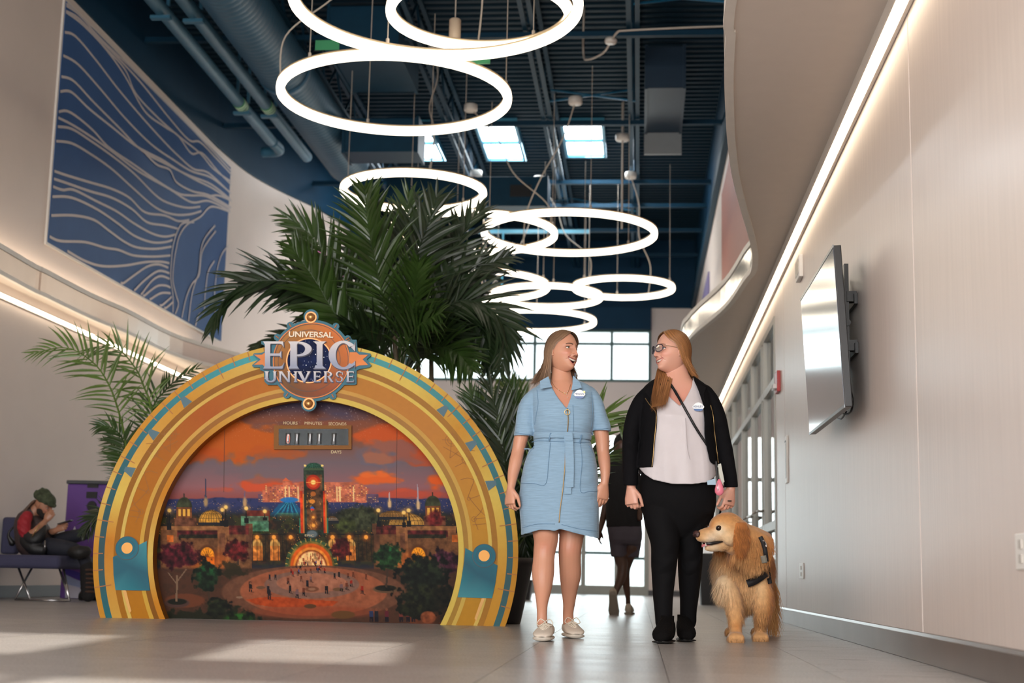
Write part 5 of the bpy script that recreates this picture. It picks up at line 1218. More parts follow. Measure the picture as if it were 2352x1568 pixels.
def solid(o, t=.003):
    m = o.modifiers.new('cloth', 'SOLIDIFY'); m.thickness = t; m.offset = -1; return o
def hand(mb, wrist, down, thumb, normal, s=1., curl=(.25, .35, .45, .5), rad=.0078, spread=.0):
    """wrist point; down = fingers' direction; thumb = side of the thumb; normal = palm's inward normal (fingers curl towards it)"""
    w = np.array(wrist, float); d = np.array(down, float); d /= np.linalg.norm(d); t = np.array(thumb, float); t -= d*np.dot(t, d); t /= np.linalg.norm(t); n = np.cross(d, t); n *= np.sign(np.dot(n, normal)) or 1
    def el(c, a, b): return [c+t*a*math.cos(k*math.pi/6)+n*b*math.sin(k*math.pi/6) for k in range(12)]
    mb.loft([el(w, .024*s, .019*s), el(w+d*.03*s, .032*s, .018*s), el(w+d*.062*s, .040*s, .016*s), el(w+d*.092*s, .040*s, .013*s)])
    for k in range(4):
        off = (.029-.0195*k)*s; L = (.072, .082, .077, .060)[k]*s; c = curl[k]; p = w+d*(.082-.004*abs(k-1))*s+t*off; a = c*.5; pts = [p-d*.02*s, p]
        for q, fr_ in enumerate((.42, .32, .26)):
            dd = d*math.cos(a)+n*math.sin(a)+t*spread*(1.5-k); p = p+dd*L*fr_; pts.append(p); a += c*1.15
        mb.tube(pts, [rad*1.05*s, rad*1.05*s, rad*s, rad*.92*s, rad*.72*s], 9); mb.sphere(pts[-1], rad*.74*s, 8, 6)
    p0 = w+d*.018*s+t*.018*s; d1 = d*.72+t*.55+n*.35; d1 /= np.linalg.norm(d1); p1 = p0+d1*.042*s; d2 = d*.95+t*.12+n*.3; d2 /= np.linalg.norm(d2); p2 = p1+d2*.03*s; p3 = p2+d2*.024*s
    mb.tube([p0, p1, p2, p3], [.014*s, .0105*s, .0092*s, .0072*s], 9); mb.sphere(p3, .0074*s, 8, 6)
def headgeo(mouth_open=.016, skin=(214, 160, 132), lip=(176, 92, 88), seed=0):
    na, ne = 230, 190
    t = np.linspace(-math.pi, math.pi, na, endpoint=False); a = t-.45*np.sin(t)
    e = np.linspace(-math.pi/2, math.pi/2, ne); e = e+.0*e
    A_, E_ = np.meshgrid(a, e); fx = np.where(E_ > 0, np.cos(E_)**.72, np.cos(E_)**.9)
    x = .077*np.sin(A_)*fx; ca = np.cos(A_); y = np.where(ca > 0, .094, .104)*ca*fx; z = .119*np.sin(E_)
    tt = np.clip((-.012-z)/.105, 0, 1); x = x*(1-.36*tt**1.25); front = sm(y, 0., .05)
    y = np.where(y < 0, y*(1-.45*tt), y); y = y+front*.034*tt**1.6; x = x*(1+.0*z)
    y = y-front*.006*sm(np.abs(x), .0, .06)*0
    G = lambda cx, cz, sx, sz: np.exp(-((x-cx)/sx)**2-((z-cz)/sz)**2)
    G2 = lambda cx, cz, sx, sz: np.exp(-((np.abs(x)-cx)/sx)**2-((z-cz)/sz)**2)
    dy = .004*np.exp(-((z-.030)/.011)**2)*np.exp(-(x/.05)**2)-.0115*G2(.031, .008, .017, .012)
    hz = np.interp(z, [-.054, -.043, -.035, -.027, -.008, .010, .022, .04], [0, .004, .023, .0245, .016, .0085, .004, 0]); sx_ = np.interp(z, [-.045, -.028, 0, .02], [.0115, .0105, .0085, .009])
    dy += hz*np.exp(-(x/sx_)**2)+.0095*G2(.0135, -.035, .0065, .0065)
    dy += .0075*G2(.044, -.026, .018, .016)+.006*G(0, -.101, .02, .012)-.002*G(0, -.088, .02, .005)
    # nasolabial fold
    fold = np.exp(-((np.abs(x)-(.019+(-.034-z)*.75))/.0038)**2)*sm(z, -.066, -.056)*sm(-z, .030, .036); dy -= .0030*fold
    # open smiling mouth
    hw = .036; k = np.clip(np.abs(x)/hw, 0, 1.2); up = -.0585+.012*k**2; lo = up-mouth_open*(1-k**2)-.001
    inm = (np.abs(x) < hw) & (z < up) & (z > lo); dist = np.where(np.abs(x) < hw+.004, np.minimum(np.abs(z-up), np.abs(z-lo)), 1.)
    lipm = np.exp(-(np.maximum(dist-.001, 0)/.0032)**2)*(np.abs(x) < hw+.001)*(~inm)
    dy += .0042*lipm; dy = np.where(inm, dy-.011, dy)
    y = y+dy*front
    V = np.stack([x, y, z], -1).reshape(-1, 3)
    F = []
    idx = np.arange(ne*na).reshape(ne, na); nx_ = np.roll(idx, -1, 1); F = np.stack([idx[:-1], nx_[:-1], nx_[1:], idx[1:]], -1).reshape(-1, 4)
    c = np.zeros(x.shape+(3,)); c[:] = skin
    def mx(m, col): m = (np.clip(m, 0, 1)*front)[..., None]; c[:] = c*(1-m)+np.array(col, float)*m
    mx(.35*G2(.044, -.026, .02, .018)+.3*np.exp(-(x/.012)**2-((z+.028)/.012)**2), (212, 118, 100)); mx(.30*fold, (168, 108, 90)); mx(.45*G2(.031, .010, .021, .012), (160, 102, 88)); mx(.30*np.exp(-((np.abs(x)-.012)/.006)**2-((z+.0)/.02)**2), (176, 118, 98)); mx(.22*sm(-z, .085, .112), (150, 98, 82))  # blush, plus shade painted into folds, eye sockets, nose sides and under the chin
    mx(.9*lipm, lip); mx(inm*1., (70, 22, 24)); mx(.8*G2(.0078, -.0405, .0036, .0028), (90, 42, 38))
    return V, F, lin(c.reshape(-1, 3)), dict(up=lambda q: -.0585+.012*(abs(q)/hw)**2, lo=lambda q: -.0585+.012*(abs(q)/hw)**2-mouth_open*(1-(abs(q)/hw)**2))
def face_y(V, x, z):
    d = (V[:, 0]-x)**2+(V[:, 2]-z)**2+(V[:, 1] < 0)*1.; return V[np.argmin(d), 1]
def facemat(center, yaw, pitch=0., roll=0., s=1.):
    """yaw: degrees the face turns from the camera towards picture right"""
    f = Vector((math.sin(math.radians(yaw)), -math.cos(math.radians(yaw)), 0)); up = Vector((0, 0, 1)); x = f.cross(up)
    Rm = Matrix([[x[i], f[i], up[i]] for i in range(3)])
    Rl = Matrix.Rotation(math.radians(roll), 3, 'Y') @ Matrix.Rotation(math.radians(pitch), 3, 'X')
    return np.array(Rm @ Rl)*s, np.array(center, float)
class Head:
    def __init__(s, c, yaw, pitch, roll, sc, **kw):
        s.R, s.c = facemat(c, yaw, pitch, roll, sc); s.V, s.F, s.col, s.m = headgeo(**kw); s.W = s.V @ s.R.T+s.c; s.sc = sc
    def w(s, p): return s.R @ np.array(p, float)+s.c
    def features(s, par, skin_m, iris=(70, 90, 80), brow=(120, 84, 60), look=(0, 0)):
        V = s.V; yl = .0
        for sd in (-1, 1):
            yb = face_y(V, .031*sd, .008)-.0085; c = (.031*sd, yb, .008)
            Rn = s.R/s.sc
            eb = MB().sphere(s.w(c), .0134*s.sc, 18, 12); eo = eb.obj('eye', M('eye_white', S(226, 218, 212), .2), par, True)
            g = np.array([look[0], 1, look[1]], float); g /= np.linalg.norm(g)
            MB().sphere(s.w(np.array(c)+g*.0078), np.array([.0074, .0074, .0074])*s.sc, 14, 10).obj('iris', M('iris_%d' % iris[0], S(*iris), .1), par, True)
            MB().sphere(s.w(np.array(c)+g*.0126), .0032*s.sc, 10, 8).obj('pupil', M('pupil_black', S(10), .05), par, True)
            # eyelids: thick skin shells above and below the eyeball
            for (b0, b1, cm) in ((19, 88, 'upper'), (-70, -20, 'lower')):
                rows = []
                for i in range(7):
                    bb = math.radians(b0+(b1-b0)*i/6); rr = []
                    for q in range(15):
                        aa = math.radians(-80+160*q/14); r = .0151
                        # lids droop to the corners
                        b2 = bb*(1-.0) - math.radians((14 if cm == 'upper' else -8)*(aa/1.4)**2)*(1-i/6)
                        rr.append(s.w((c[0]+r*math.sin(aa)*math.cos(b2), c[1]+r*math.cos(aa)*math.cos(b2), c[2]+r*math.sin(b2))))
                    rows.append(rr)
                vs = [p for r in rows for p in r]; b = MB().add(vs, [(i*15+q, i*15+q+1, (i+1)*15+q+1, (i+1)*15+q) for i in range(6) for q in range(14)])
                lo = b.obj('eyelid', skin_m, par, True)
                if cm == 'upper': MB().tube([np.array(p) for p in rows[0]], .0021*s.sc, 5).obj('lashes', M('lash_dark', S(28, 18, 15), .7), par, True)
            rr = []
            for i in range(9):
                u = i/8; x = (.014+.034*u)*sd; z = .027+.006*math.sin(u*2.4)-.004*u; y = face_y(V, x, z)+.0015; h = .0040*(1-u*.55); rr.append([s.w((x, y, z-h)), s.w((x, y+.0015, z)), s.w((x, y, z+h)), s.w((x, y-.002, z))])
            MB().loft(rr).obj('eyebrow', M('brow_%d' % brow[0], S(*brow), .7), par, True)
        # teeth
        rr = []
        for i in range(15):
            x = -.029+.058*i/14; u = s.m['up'](x); y = face_y(V, x*.9, u+.003)-.0048-.06*x*x/.02; h = .0088*(1-(abs(x)/.036)**3); rr.append([s.w((x, y, u+.002)), s.w((x, y+.0008, u-h)), s.w((x, y-.003, u-h)), s.w((x, y-.003, u+.002))])
        MB().loft(rr).obj('teeth', M('teeth_white', S(232, 222, 206), .25), par, True)
        for sd in (-1, 1):
            b = MB(); P = []
            for k in range(11):
                a = -2.3+k*.42; P.append(s.w(((.0745+.006*math.sin(k*.3))*sd, -.006-.0135*math.cos(a)*-.9, -.004-.0*a+.026*math.sin(a)*-1)))
            b.tube(P, [.0035*s.sc]*11, 8); b.sphere(s.w((.0725*sd, -.006, -.006)), np.array([.007, .013, .024])*s.sc, 12, 10, R=s.R/s.sc); b.sphere(s.w((.0755*sd, .0, -.027)), np.array([.005, .007, .008])*s.sc, 10, 8, R=s.R/s.sc)
            b.obj('ear', skin_m, par, True)
def hairdo(H, par, mat, sides, n=1400, seed=1, part=.0, vol=1.07, w=.0030, ear=26):
    """sides: list of (sign, a_lo, a_hi, fn(u)->end point in metres, scalp end elevation)"""
    R = random.Random(seed); b = MB(); cols = []
    def path(sd, u, tgt, jit=0., lift=1., pw=1.5):
        a0 = 8+165*u; a1 = 66+112*u; pts = []
        for k in range(9):
            s = k/8; e0 = 60+24*min(1, u*3.2); e = math.radians(e0-(e0+8)*s); aa = math.radians(a0+(a1-a0)*min(1, s*1.55)**.95+ear*(1-u)*max(0, s-.5)/.5); fx = (math.cos(e)**(.72 if e > 0 else .9)) if math.cos(e) > 0 else 0
            v = vol+.035*math.sin(math.pi*min(s, 1)); v *= lift
            x = .077*math.sin(aa)*fx*v*sd+part*(1-s); y = (.094 if math.cos(aa) > 0 else .104)*math.cos(aa)*fx*v; z = .119*math.sin(e)*v
            pts.append(H.w((x, y, z)))
        p = pts[-1]; g = np.array(tgt)
        for k in range(1, 7):
            s = k/6; q = p+(g-p)*np.array([s**pw, s**(pw if pw > 1 else 1.0), s]); pts.append(q)
        return pts
    for (sd, u0, u1, fn, *pw_) in sides:
        rows = []; pw_ = pw_[0] if pw_ else 1.5
        for i in range(17):
            u = u0+(u1-u0)*i/16; rows.append(path(sd, u, fn((u-u0)/(u1-u0)), lift=.985, pw=pw_))
        m = len(rows[0]); b.add([p for r in rows for p in r], [(i*m+k, i*m+k+1, (i+1)*m+k+1, (i+1)*m+k) for i in range(16) for k in range(m-1)]); cols += [.8]*(17*m)
    tot = sum(abs(s[2]-s[1]) for s in sides)
    for (sd, u0, u1, fn, *pw_) in sides:
        pw_ = pw_[0] if pw_ else 1.5
        for q in range(int(n*(u1-u0)/tot)):
            u = R.uniform(u0, u1); tg = np.array(fn(min(1, max(0, (u-u0)/(u1-u0)+R.uniform(-.08, .08)))))+np.array([R.gauss(0, .006), R.gauss(0, .012), R.gauss(0, .014)])
            P = path(sd, u, tg, lift=R.uniform(.985, 1.045), pw=pw_); P = catmull(P, 2); L = len(P); cut = L-R.randint(0, 3); P = P[:cut]; L = len(P)
            off = R.gauss(0, 1); vs = []
            for i, p in enumerate(P):
                t = P[min(i+1, L-1)]-P[max(i-1, 0)]; t /= np.linalg.norm(t)+1e-9; o = p-H.c; sdv = np.cross(t, o); sdv /= np.linalg.norm(sdv)+1e-9; ww = w*(1 if i < L-5 else max(.15, (L-1-i)/5))
                wv = math.sin(i*.35+off*3)*.0012; oo = o/np.linalg.norm(o); vs += [p-sdv*ww/2+sdv*wv, p+oo*.0012+sdv*wv, p+sdv*ww/2+sdv*wv]
            cv = R.uniform(.55, 1.3)*(1.25 if R.random() < .18 else 1); cols += [cv*(.85+.3*i/L) for i in range(L) for _ in range(3)]
            b.add(vs, [(3*i, 3*i+1, 3*i+4, 3*i+3) for i in range(L-1)]+[(3*i+1, 3*i+2, 3*i+5, 3*i+4) for i in range(L-1)])
    o = b.obj('hair', mat[0], par, True, recalc=False); n_ = len(o.data.vertices); c4 = np.ones((n_, 4)); c4[:, :3] = np.array(cols)[:n_, None]*lin(np.array(mat[1], float))
    at = o.data.color_attributes.new('Col', 'FLOAT_COLOR', 'POINT'); at.data.foreach_set('color', c4.ravel().astype(np.float32)); return o
def hairpair(name, c1): return (M('hair_strands', (1, 1, 1), .36, attr='Col'), c1)
def hairmat(name, c1, c2, rough=.38):
    m = M(name, S(*c1), rough, var=.5, vscale=60, stretch=(1, 1, .08)); nt = m.node_tree; return m
def skinmat(name, col): 
    m = M(name, S(*col), .45, sss=.12, var=.02, vscale=30, bump=.05, bscale=300); return m
def shoe(par, toe_px, Y, heading, mat_u, mat_s, L=.25, W=.092, h=.085, kind='sneaker', lift=0., z0=0.):
    """heading: degrees from the camera direction; toe_px: toe ground point in the picture"""
    toe = atz(toe_px[0], toe_px[1], z0); f = np.array([math.sin(math.radians(heading)), -math.cos(math.radians(heading)), 0.]); s = np.array([-f[1], f[0], 0.]); heel = toe-f*L
    def sec(u, w, z0_, z1_, n=16, ex=2.2):
        c = heel+f*L*u; out = []
        for k in range(n):
            t = 2*math.pi*k/n; ct, st_ = math.cos(t), math.sin(t); out.append(c+s*w/2*math.copysign(abs(ct)**(2/ex), ct)+np.array([0, 0, z0_+(z1_-z0_)*(.5+.5*math.copysign(abs(st_)**(2/ex), st_))]))
        return out
    zz = z0+.002; b = MB(); sol = MB()
    wd = [(0, .45), (.06, .72), (.2, .78), (.4, .80), (.6, .93), (.75, 1.0), (.88, .9), (.96, .66), (1.0, .36)]
    sol.loft([sec(u, W*k*1.02, zz+(.006 if u < .02 or u > .97 else 0)+lift*u*.0, zz+(.026 if kind == 'sneaker' else .014)) for u, k in wd])
    so = sol.obj('sole', mat_s, par, True)
    up = [(0.0, .40, .055), (.05, .70, h*.95), (.2, .77, h), (.34, .78, h*1.0), (.5, .84, h*.88), (.65, .94, h*.72), (.8, .97, h*.6), (.91, .84, h*.5), (.97, .62, h*.42), (1.0, .36, h*.32)]
    b.loft([sec(u, W*k, zz+(.018 if kind == 'sneaker' else .008), zz+hh, ex=2.3) for u, k, hh in up]); uo = b.obj('upper', mat_u, par, True)
    return heel, f, s
# ================================================================ THE WOMAN IN THE BLUE DRESS
SK1 = (206, 148, 120); SK2 = (216, 160, 138)
m_skin = M('skin_tint', (1, 1, 1), .42, attr='Col', sss=.10, bump=.04, bscale=350)
m_skin1 = skinmat('skin_warm', SK1); m_skin2 = skinmat('skin_rosy', SK2)
def join_body(parts, par, name='body'):
    Vs, Fs, Cs, k = [], [], [], 0
    for V, F, C in parts: Vs.append(V); Fs.append(F+k); Cs.append(C if C.ndim == 2 else np.tile(C, (len(V), 1))); k += len(V)
    return raw(name, np.concatenate(Vs), np.concatenate(Fs), m_skin, par, np.concatenate(Cs))
Y = 7.88
g = atz(1278, 1470, 0); wa = empty('person', (g[0], 7.8, 0), 'laughing woman with long brown hair in a light blue belted shirt dress and white sneakers', 'person')
H1 = Head(aty(1291, 810, Y), 50, 6, -6, 1.0, skin=SK1, lip=(176, 96, 90), mouth_open=.024)
mb = MB()
# neck and chest
sections(mb, [(832, 1266, 1306, Y+.02, .05, 2), (846, 1266, 1309, Y+.016, .05, 2), (862, 1266, 1313, Y+.01, .054, 2), (876, 1265, 1318, Y+.008, .06, 2), (888, 1250, 1338, Y+.01, .075), (900, 1232, 1358, Y+.01, .088), (930, 1231, 1360, Y+.005, .108), (960, 1231, 1359, Y, .118), (1000, 1236, 1350, Y, .10)])
# arms
limb(mb, [(1224, 925, 17, Y+.01), (1208, 960, 18, Y+.01), (1197, 1005, 16.5, Y), (1190, 1035, 14.5, Y-.01), (1184, 1062, 15, Y-.03), (1178, 1090, 12.5, Y-.05), (1175, 1112, 9.6, Y-.07), (1173, 1124, 9.0, Y-.075)])
limb(mb, [(1360, 922, 17, Y+.01), (1374, 960, 17, Y+.02), (1383, 1005, 16.5, Y+.03), (1385, 1035, 14.5, Y+.03), (1388, 1060, 14, Y+.01), (1390, 1085, 11.5, Y-.01), (1389, 1104, 9.4, Y-.02), (1388, 1112, 9.2, Y-.02)])
hand(mb, aty(1173, 1120, Y-.075), (-.02, -.15, -1), (.75, -.65, 0), (.3, 1, 0), 1.0, curl=(.75, .85, .95, 1.0))
hand(mb, aty(1388, 1108, Y-.02), (-.10, -.10, -1), (-.8, -.6, 0), (-.2, 1, 0), 1.0, curl=(.35, .4, .5, .55))
# legs
limb(mb, [(1252, 1170, 36, Y), (1253, 1215, 31, Y-.03), (1254, 1242, 27.5, Y-.06), (1251, 1262, 25.5, Y-.09), (1249, 1284, 24.5, Y-.10), (1247, 1318, 25.6, Y-.12), (1247, 1350, 20.5, Y-.15), (1245, 1385, 13.5, Y-.20), (1245, 1410, 11.6, Y-.23), (1245, 1432, 12.6, Y-.24)], 20)
limb(mb, [(1318, 1170, 36, Y+.03), (1314, 1215, 30, Y+.04), (1311, 1245, 27, Y+.04), (1309, 1265, 26, Y+.04), (1309, 1290, 25.2, Y+.06), (1310, 1320, 24.6, Y+.09), (1308, 1350, 19.5, Y+.12), (1307, 1384, 14, Y+.15), (1305, 1408, 12, Y+.17), (1306, 1430, 12.8, Y+.18)], 20)
for (x, y, r, yy) in ((1254, 1252, 17, Y-.105), (1311, 1254, 17, Y+.012)): mb.sphere(aty(x, y, yy), (r/FPX*Y, .028, r*1.3/FPX*Y), 14, 10)
mb.add((H1.V*.975) @ H1.R.T+H1.c, H1.F.tolist())
V, F = fuse(mb, .0036, 5)
c1 = np.tile(lin(np.array(SK1)), (len(V), 1)); px, py = project(V)
nz = np.sin(V[:, 0]*90)*np.sin(V[:, 2]*70)*.5+.5
ck = np.exp(-((px-1254)/20)**2-((py-1256)/16)**2)+np.exp(-((px-1311)/20)**2-((py-1258)/16)**2); c1 = c1*(1-.16*np.clip(ck, 0, 1)[:, None]*np.array([.3, 1, 1]))
chest = np.exp(-((py-925)/30)**2)*(np.abs(px-1300) < 50); c1 = c1*(1-.10*chest[:, None]*np.array([.0, 1, 1]))
join_body([(V, F, c1), (H1.W, H1.F, H1.col)], wa)
H1.features(wa, m_skin1, iris=(96, 110, 90), brow=(112, 78, 58), look=(.05, 0))
# dress
m_dress = M('chambray_blue', S(136, 166, 190), .8, var=.10, vscale=60, stretch=(.25, .25, 3.2), bump=.35, bscale=26, sheen=.2)
mb = MB()
dr = [(872, 1256, 1326, Y+.012, .062), (882, 1240, 1350, Y+.012, .078), (892, 1228, 1362, Y+.012, .088), (905, 1220, 1366, Y+.01, .102), (930, 1222, 1366, Y+.004, .122), (955, 1224, 1366, Y-.002, .134), (980, 1225, 1363, Y, .126), (998, 1229, 1356, Y, .112), (1006, 1229, 1354, Y, .110), (1016, 1224, 1358, Y, .116), (1040, 1213, 1366, Y, .128), (1070, 1203, 1372, Y, .140), (1100, 1197, 1374, Y, .146), (1135, 1193, 1376, Y, .148), (1170, 1193, 1376, Y, .150), (1205, 1196, 1376, Y, .152), (1232, 1197, 1376, Y, .154), (1246, 1198, 1376, Y, .154)]
sections(mb, dr, n=36)
limb(mb, [(1236, 908, 21, Y+.012), (1217, 928, 23, Y+.01), (1210, 955, 24, Y+.005), (1206, 985, 23.5, Y), (1203, 1000, 23.5, Y), (1202, 1012, 23, Y)], 18)
limb(mb, [(1350, 905, 21, Y+.012), (1364, 925, 21, Y+.012), (1373, 955, 21, Y+.015), (1381, 980, 22, Y+.02), (1382, 992, 22, Y+.02), (1383, 1004, 22, Y+.02)], 18)
V, F = fuse(mb, .0052, 5)
# soft folds
px, py = project(V); nr = np.stack([np.zeros(len(V)), -np.ones(len(V)), np.zeros(len(V))], 1)
fold = .0035*np.sin((py-1003)/5.5+(px-1290)*.05)*np.exp(-((py-1110)/60)**2)*np.exp(-((np.abs(px-1284)-75)/45)**2)
fold += .004*np.sin(px/4.6)*np.exp(-((py-1003)/16)**2)+.003*np.sin(px/11+py/30)*sm(py, 1180, 1240)+.003*np.sin((py+px*.6)/8)*np.exp(-((py-985)/22)**2-((np.abs(px-1292)-60)/25)**2)
fold += .004*np.sin((py+(px-1290)*.3)/9)*np.exp(-((py-960)/30)**2)*sm(np.abs(px-1290), 70, 95)
V = V+nr*(fold*(V[:, 1] < Y))[:, None]
c = V[F].mean(1); cx, cy = project(c)
hem = np.interp(cx, [1190, 1205, 1235, 1262, 1275, 1283, 1287, 1330, 1376, 1400], [1228, 1226, 1217, 1216, 1220, 1214, 1214, 1226, 1236, 1238])
low = (cy > np.where(c[:, 1] < Y, hem, 1226)) 
sl = ((cx < 1228) & (cy > 1000) & (cx < 1226) & (c[:, 2] < aty(1203, 999.5, Y)[2]) & (cy < 1030)) | ((cx > 1358) & (cy > 986) & (cy < 1022) & (c[:, 2] < aty(1383, 989, Y)[2]+0*(cx)) & (cx > 1361))
vn = inside(cx, cy, [(1262, 850), (1264, 872), (1268, 890), (1278, 908), (1290, 924), (1301, 938), (1308, 922), (1313, 905), (1318, 888), (1319, 850)]) & (c[:, 1] < Y+.0)
nk = (cy < 881) & (cx > 1264) & (cx < 1318)
VD, FD = cutmesh(V, F, low | sl | vn | nk)
sd = Surf(V, F)
ds = raw('dress', VD, FD, m_dress, wa); solid(ds, .0035)
m_dressd = M('chambray_seam', S(104, 136, 164), .85, bump=.3, bscale=40)
for nm, poly in (('collar', [(1240, 875), (1250, 869), (1260, 864), (1263, 878), (1268, 888), (1256, 890), (1241, 893)]), ('collar', [(1316, 862), (1322, 868), (1332, 878), (1336, 890), (1325, 893), (1312, 896), (1315, 882)])):
    pts = [aty(x, y, Y-.075-.0012*(y-862)) for x, y in poly]; b = MB().prism(pts, (0, .005, 0)); o = b.obj(nm, m_dress, wa)
nb = MB(); 
for k in range(13):
    a = math.pi*(k/12); 
col_ring = []
for k in range(17):
    a = .12+(math.pi-.24)*k/16; x, yv = math.cos(a), math.sin(a); base = (aty(1262, 866, Y)+aty(1322, 866, Y))/2; hw_ = .074
    col_ring.append([base+np.array([hw_*x, .075*yv+.015, -.012]), base+np.array([hw_*x*.97, .075*yv+.012, .03]), base+np.array([hw_*x*.93, .07*yv+.012, .028]), base+np.array([hw_*x*.95, .07*yv+.014, -.014])])
MB().loft(col_ring).obj('collar_stand', m_dress, wa, True)
m_zip = M('brass_zip', S(150, 128, 92), .35, metal=.6)
sd.ribbon('zipper', [(1302, 939), (1305, 960), (1304, 985), (1302, 996)], .006, m_zip, wa, .003)
sd.ribbon('zipper', [(1299, 1020), (1298, 1060), (1296, 1090), (1292, 1130), (1287, 1165), (1284, 1200)], .0055, m_zip, wa, .003)
sd.ribbon('placket_seam', [(1316, 930), (1317, 960), (1317, 996)], .003, m_dressd, wa, .001)
h = sd.hit(1303, 943, .01); ringp = [h+np.array([.0145*math.cos(t), -.004, -.0145*math.sin(t)-.008]) for t in np.linspace(0, 6.28, 18)[:-1]]
MB().tube(ringp, .0018, 6, closed=True).cyl(h+np.array([0, 0, .014]), h, .003, 8).obj('zip_pull', M('gold_metal', S(214, 178, 110), .2, metal=.9), wa, True)
b = MB(); rr = []
for yy, gr in ((995, .006), (998, .009), (1008, .009), (1011, .006)): rr.append(ring_px(yy, 1229-gr*414, 1355+gr*414, Y, .112+gr, n=36))
bo = b.loft(rr, cap=False).obj('belt', m_dress, wa, True); solid(bo, .003)
def flap(name, pl, w, dY, mat, thick=.004):
    P = [sd.hit(x, y, dY) if sd.hit(x, y, dY) is not None else aty(x, y, Y-.13) for x, y in pl]; b = MB(); rr = []
    for p in P: rr.append([p+np.array([-w/2, 0, 0]), p+np.array([w/2, 0, 0]), p+np.array([w/2, thick, 0]), p+np.array([-w/2, thick, 0])])
    return b.loft(rr).obj(name, mat, wa)
flap('belt_tail', [(1303, 1000), (1305, 1030), (1306, 1070), (1306, 1100), (1304, 1134)], .036, .010, m_dress)
flap('belt_tail', [(1307, 994), (1308, 1030), (1309, 1070), (1308, 1118)], .044, .017, m_dress)
flap('belt_knot', [(1306, 993), (1307, 1002), (1307, 1012)], .040, .026, m_dress, .012)
for x, y in ((1263, 1003), (1334, 1007)): sd.ribbon('belt_loop', [(x+2, y-9), (x, y), (x-3, y+10)], .009, m_dressd, wa, .013)
for pl in ([(1264, 1016), (1260, 1060), (1253, 1111), (1225, 1110), (1196, 1109)], [(1333, 1016), (1337, 1060), (1333, 1126), (1355, 1128), (1372, 1128)], [(1228, 1022), (1212, 1046), (1198, 1076)], [(1352, 1022), (1362, 1040), (1371, 1058)]): sd.ribbon('pocket_seam', pl, .003, m_dressd, wa, .0015, per=10)
sd.ribbon('yoke_seam', [(1221, 1015), (1240, 1012), (1290, 1014), (1330, 1016), (1356, 1015)], .0035, m_dressd, wa, .002)
sd.ribbon('shoulder_seam', [(1233, 895), (1236, 925), (1232, 950), (1228, 975)], .0028, m_dressd, wa, .001); sd.ribbon('shoulder_seam', [(1358, 900), (1361, 930), (1360, 960), (1357, 985)], .0028, m_dressd, wa, .001)
sd.ribbon('sleeve_hem', [(1184, 993), (1200, 996), (1218, 997)], .003, m_dressd, wa, .001); sd.ribbon('sleeve_hem', [(1364, 985), (1380, 985), (1397, 983)], .003, m_dressd, wa, .001)
sd.ribbon('hem_seam', [(1290, 1204), (1330, 1214), (1373, 1220)], .003, m_dressd, wa, .001); sd.ribbon('hem_seam', [(1199, 1212), (1235, 1203), (1275, 1203)], .003, m_dressd, wa, .001)
# badge, necklace, ring
def badge(S_, px, py, par, name, star):
    h = S_.hit(px, py, .016); b = MB(); w, hh = .030, .023; P = [(w*(1+.07*math.cos(6*t))*math.cos(t), hh*(1+.08*math.cos(4*t))*math.sin(t)) for t in np.linspace(0, 6.283, 37)[:-1]]
    o = b.prism([h+np.array([p[0], 0, p[1]]) for p in P], (0, .003, 0)).obj('name_badge', M('badge_white', S(226, 228, 230), .3), par)
    MB().prism([h+np.array([x, -.001, z]) for x, z in ((-.026, -.011), (.026, -.011), (.022, -.020), (.008, -.0245), (-.008, -.0245), (-.022, -.020))], (0, .0012, 0)).obj('badge_band', M('badge_blue', S(40, 82, 140), .35), o)
    place_text('badge_text', name, .0155, frame(h+np.array([-.0015, -.003, .001]), (1, 0, 0), (0, 0, 1)), M('badge_ink', S(70, 84, 120), .5), o, .0003, 0)
    if star:
        P = [((.0085 if k % 2 else .0035)*math.sin(k*math.pi/5), (.0085 if k % 2 else .0035)*math.cos(k*math.pi/5)) for k in range(10)]
        MB().prism([h+np.array([.026+p[0], -.0025, .013+p[1]]) for p in P], (0, .0015, 0)).obj('badge_star', M('star_gold', S(222, 176, 90), .3, metal=.4), o)
badge(sd, 1331, 905, wa, 'MEGAN', True)
sb_ = Surf(*[q for q in (np.concatenate([V*0]), F)]) if 0 else None
neck = Surf(*fuse(MB().add([tuple(p) for r in [ring_px(*q[:5], n=28) for q in [(846, 1268, 1312, Y-.005, .055), (862, 1267, 1314, Y, .056), (888, 1250, 1338, Y+.01, .075), (900, 1232, 1358, Y+.01, .088), (930, 1231, 1360, Y+.005, .108), (960, 1231, 1359, Y, .118)]] for p in r], [(i*28+k, i*28+(k+1) % 28, (i+1)*28+(k+1) % 28, (i+1)*28+k) for i in range(5) for k in range(28)]+[tuple(range(27, -1, -1)), tuple(140+k for k in range(28))]), .006, 3))
neck.ribbon('necklace', [(1266, 874), (1274, 887), (1284, 896), (1294, 902), (1301, 904), (1306, 897), (1311, 882)], .0016, M('gold_metal', S(214, 178, 110), .2, metal=.9), wa, .006, thick=.0007)
for x, y in ((1283, 895), (1297, 902), (1302, 905), (1304, 912), (1304, 899)): 
    h = neck.hit(x, y, .009)
    if h is not None: MB().sphere(h, .0028, 8, 6).obj('necklace_bead', M('bead_pearl', S(220, 200, 184), .2), wa, True)
h = aty(1397, 1150, Y-.04); MB().sphere(aty(1398, 1144, Y-.035), .0035, 8, 6).obj('finger_ring', M('silver_bright', S(220), .1, metal=1), wa, True)
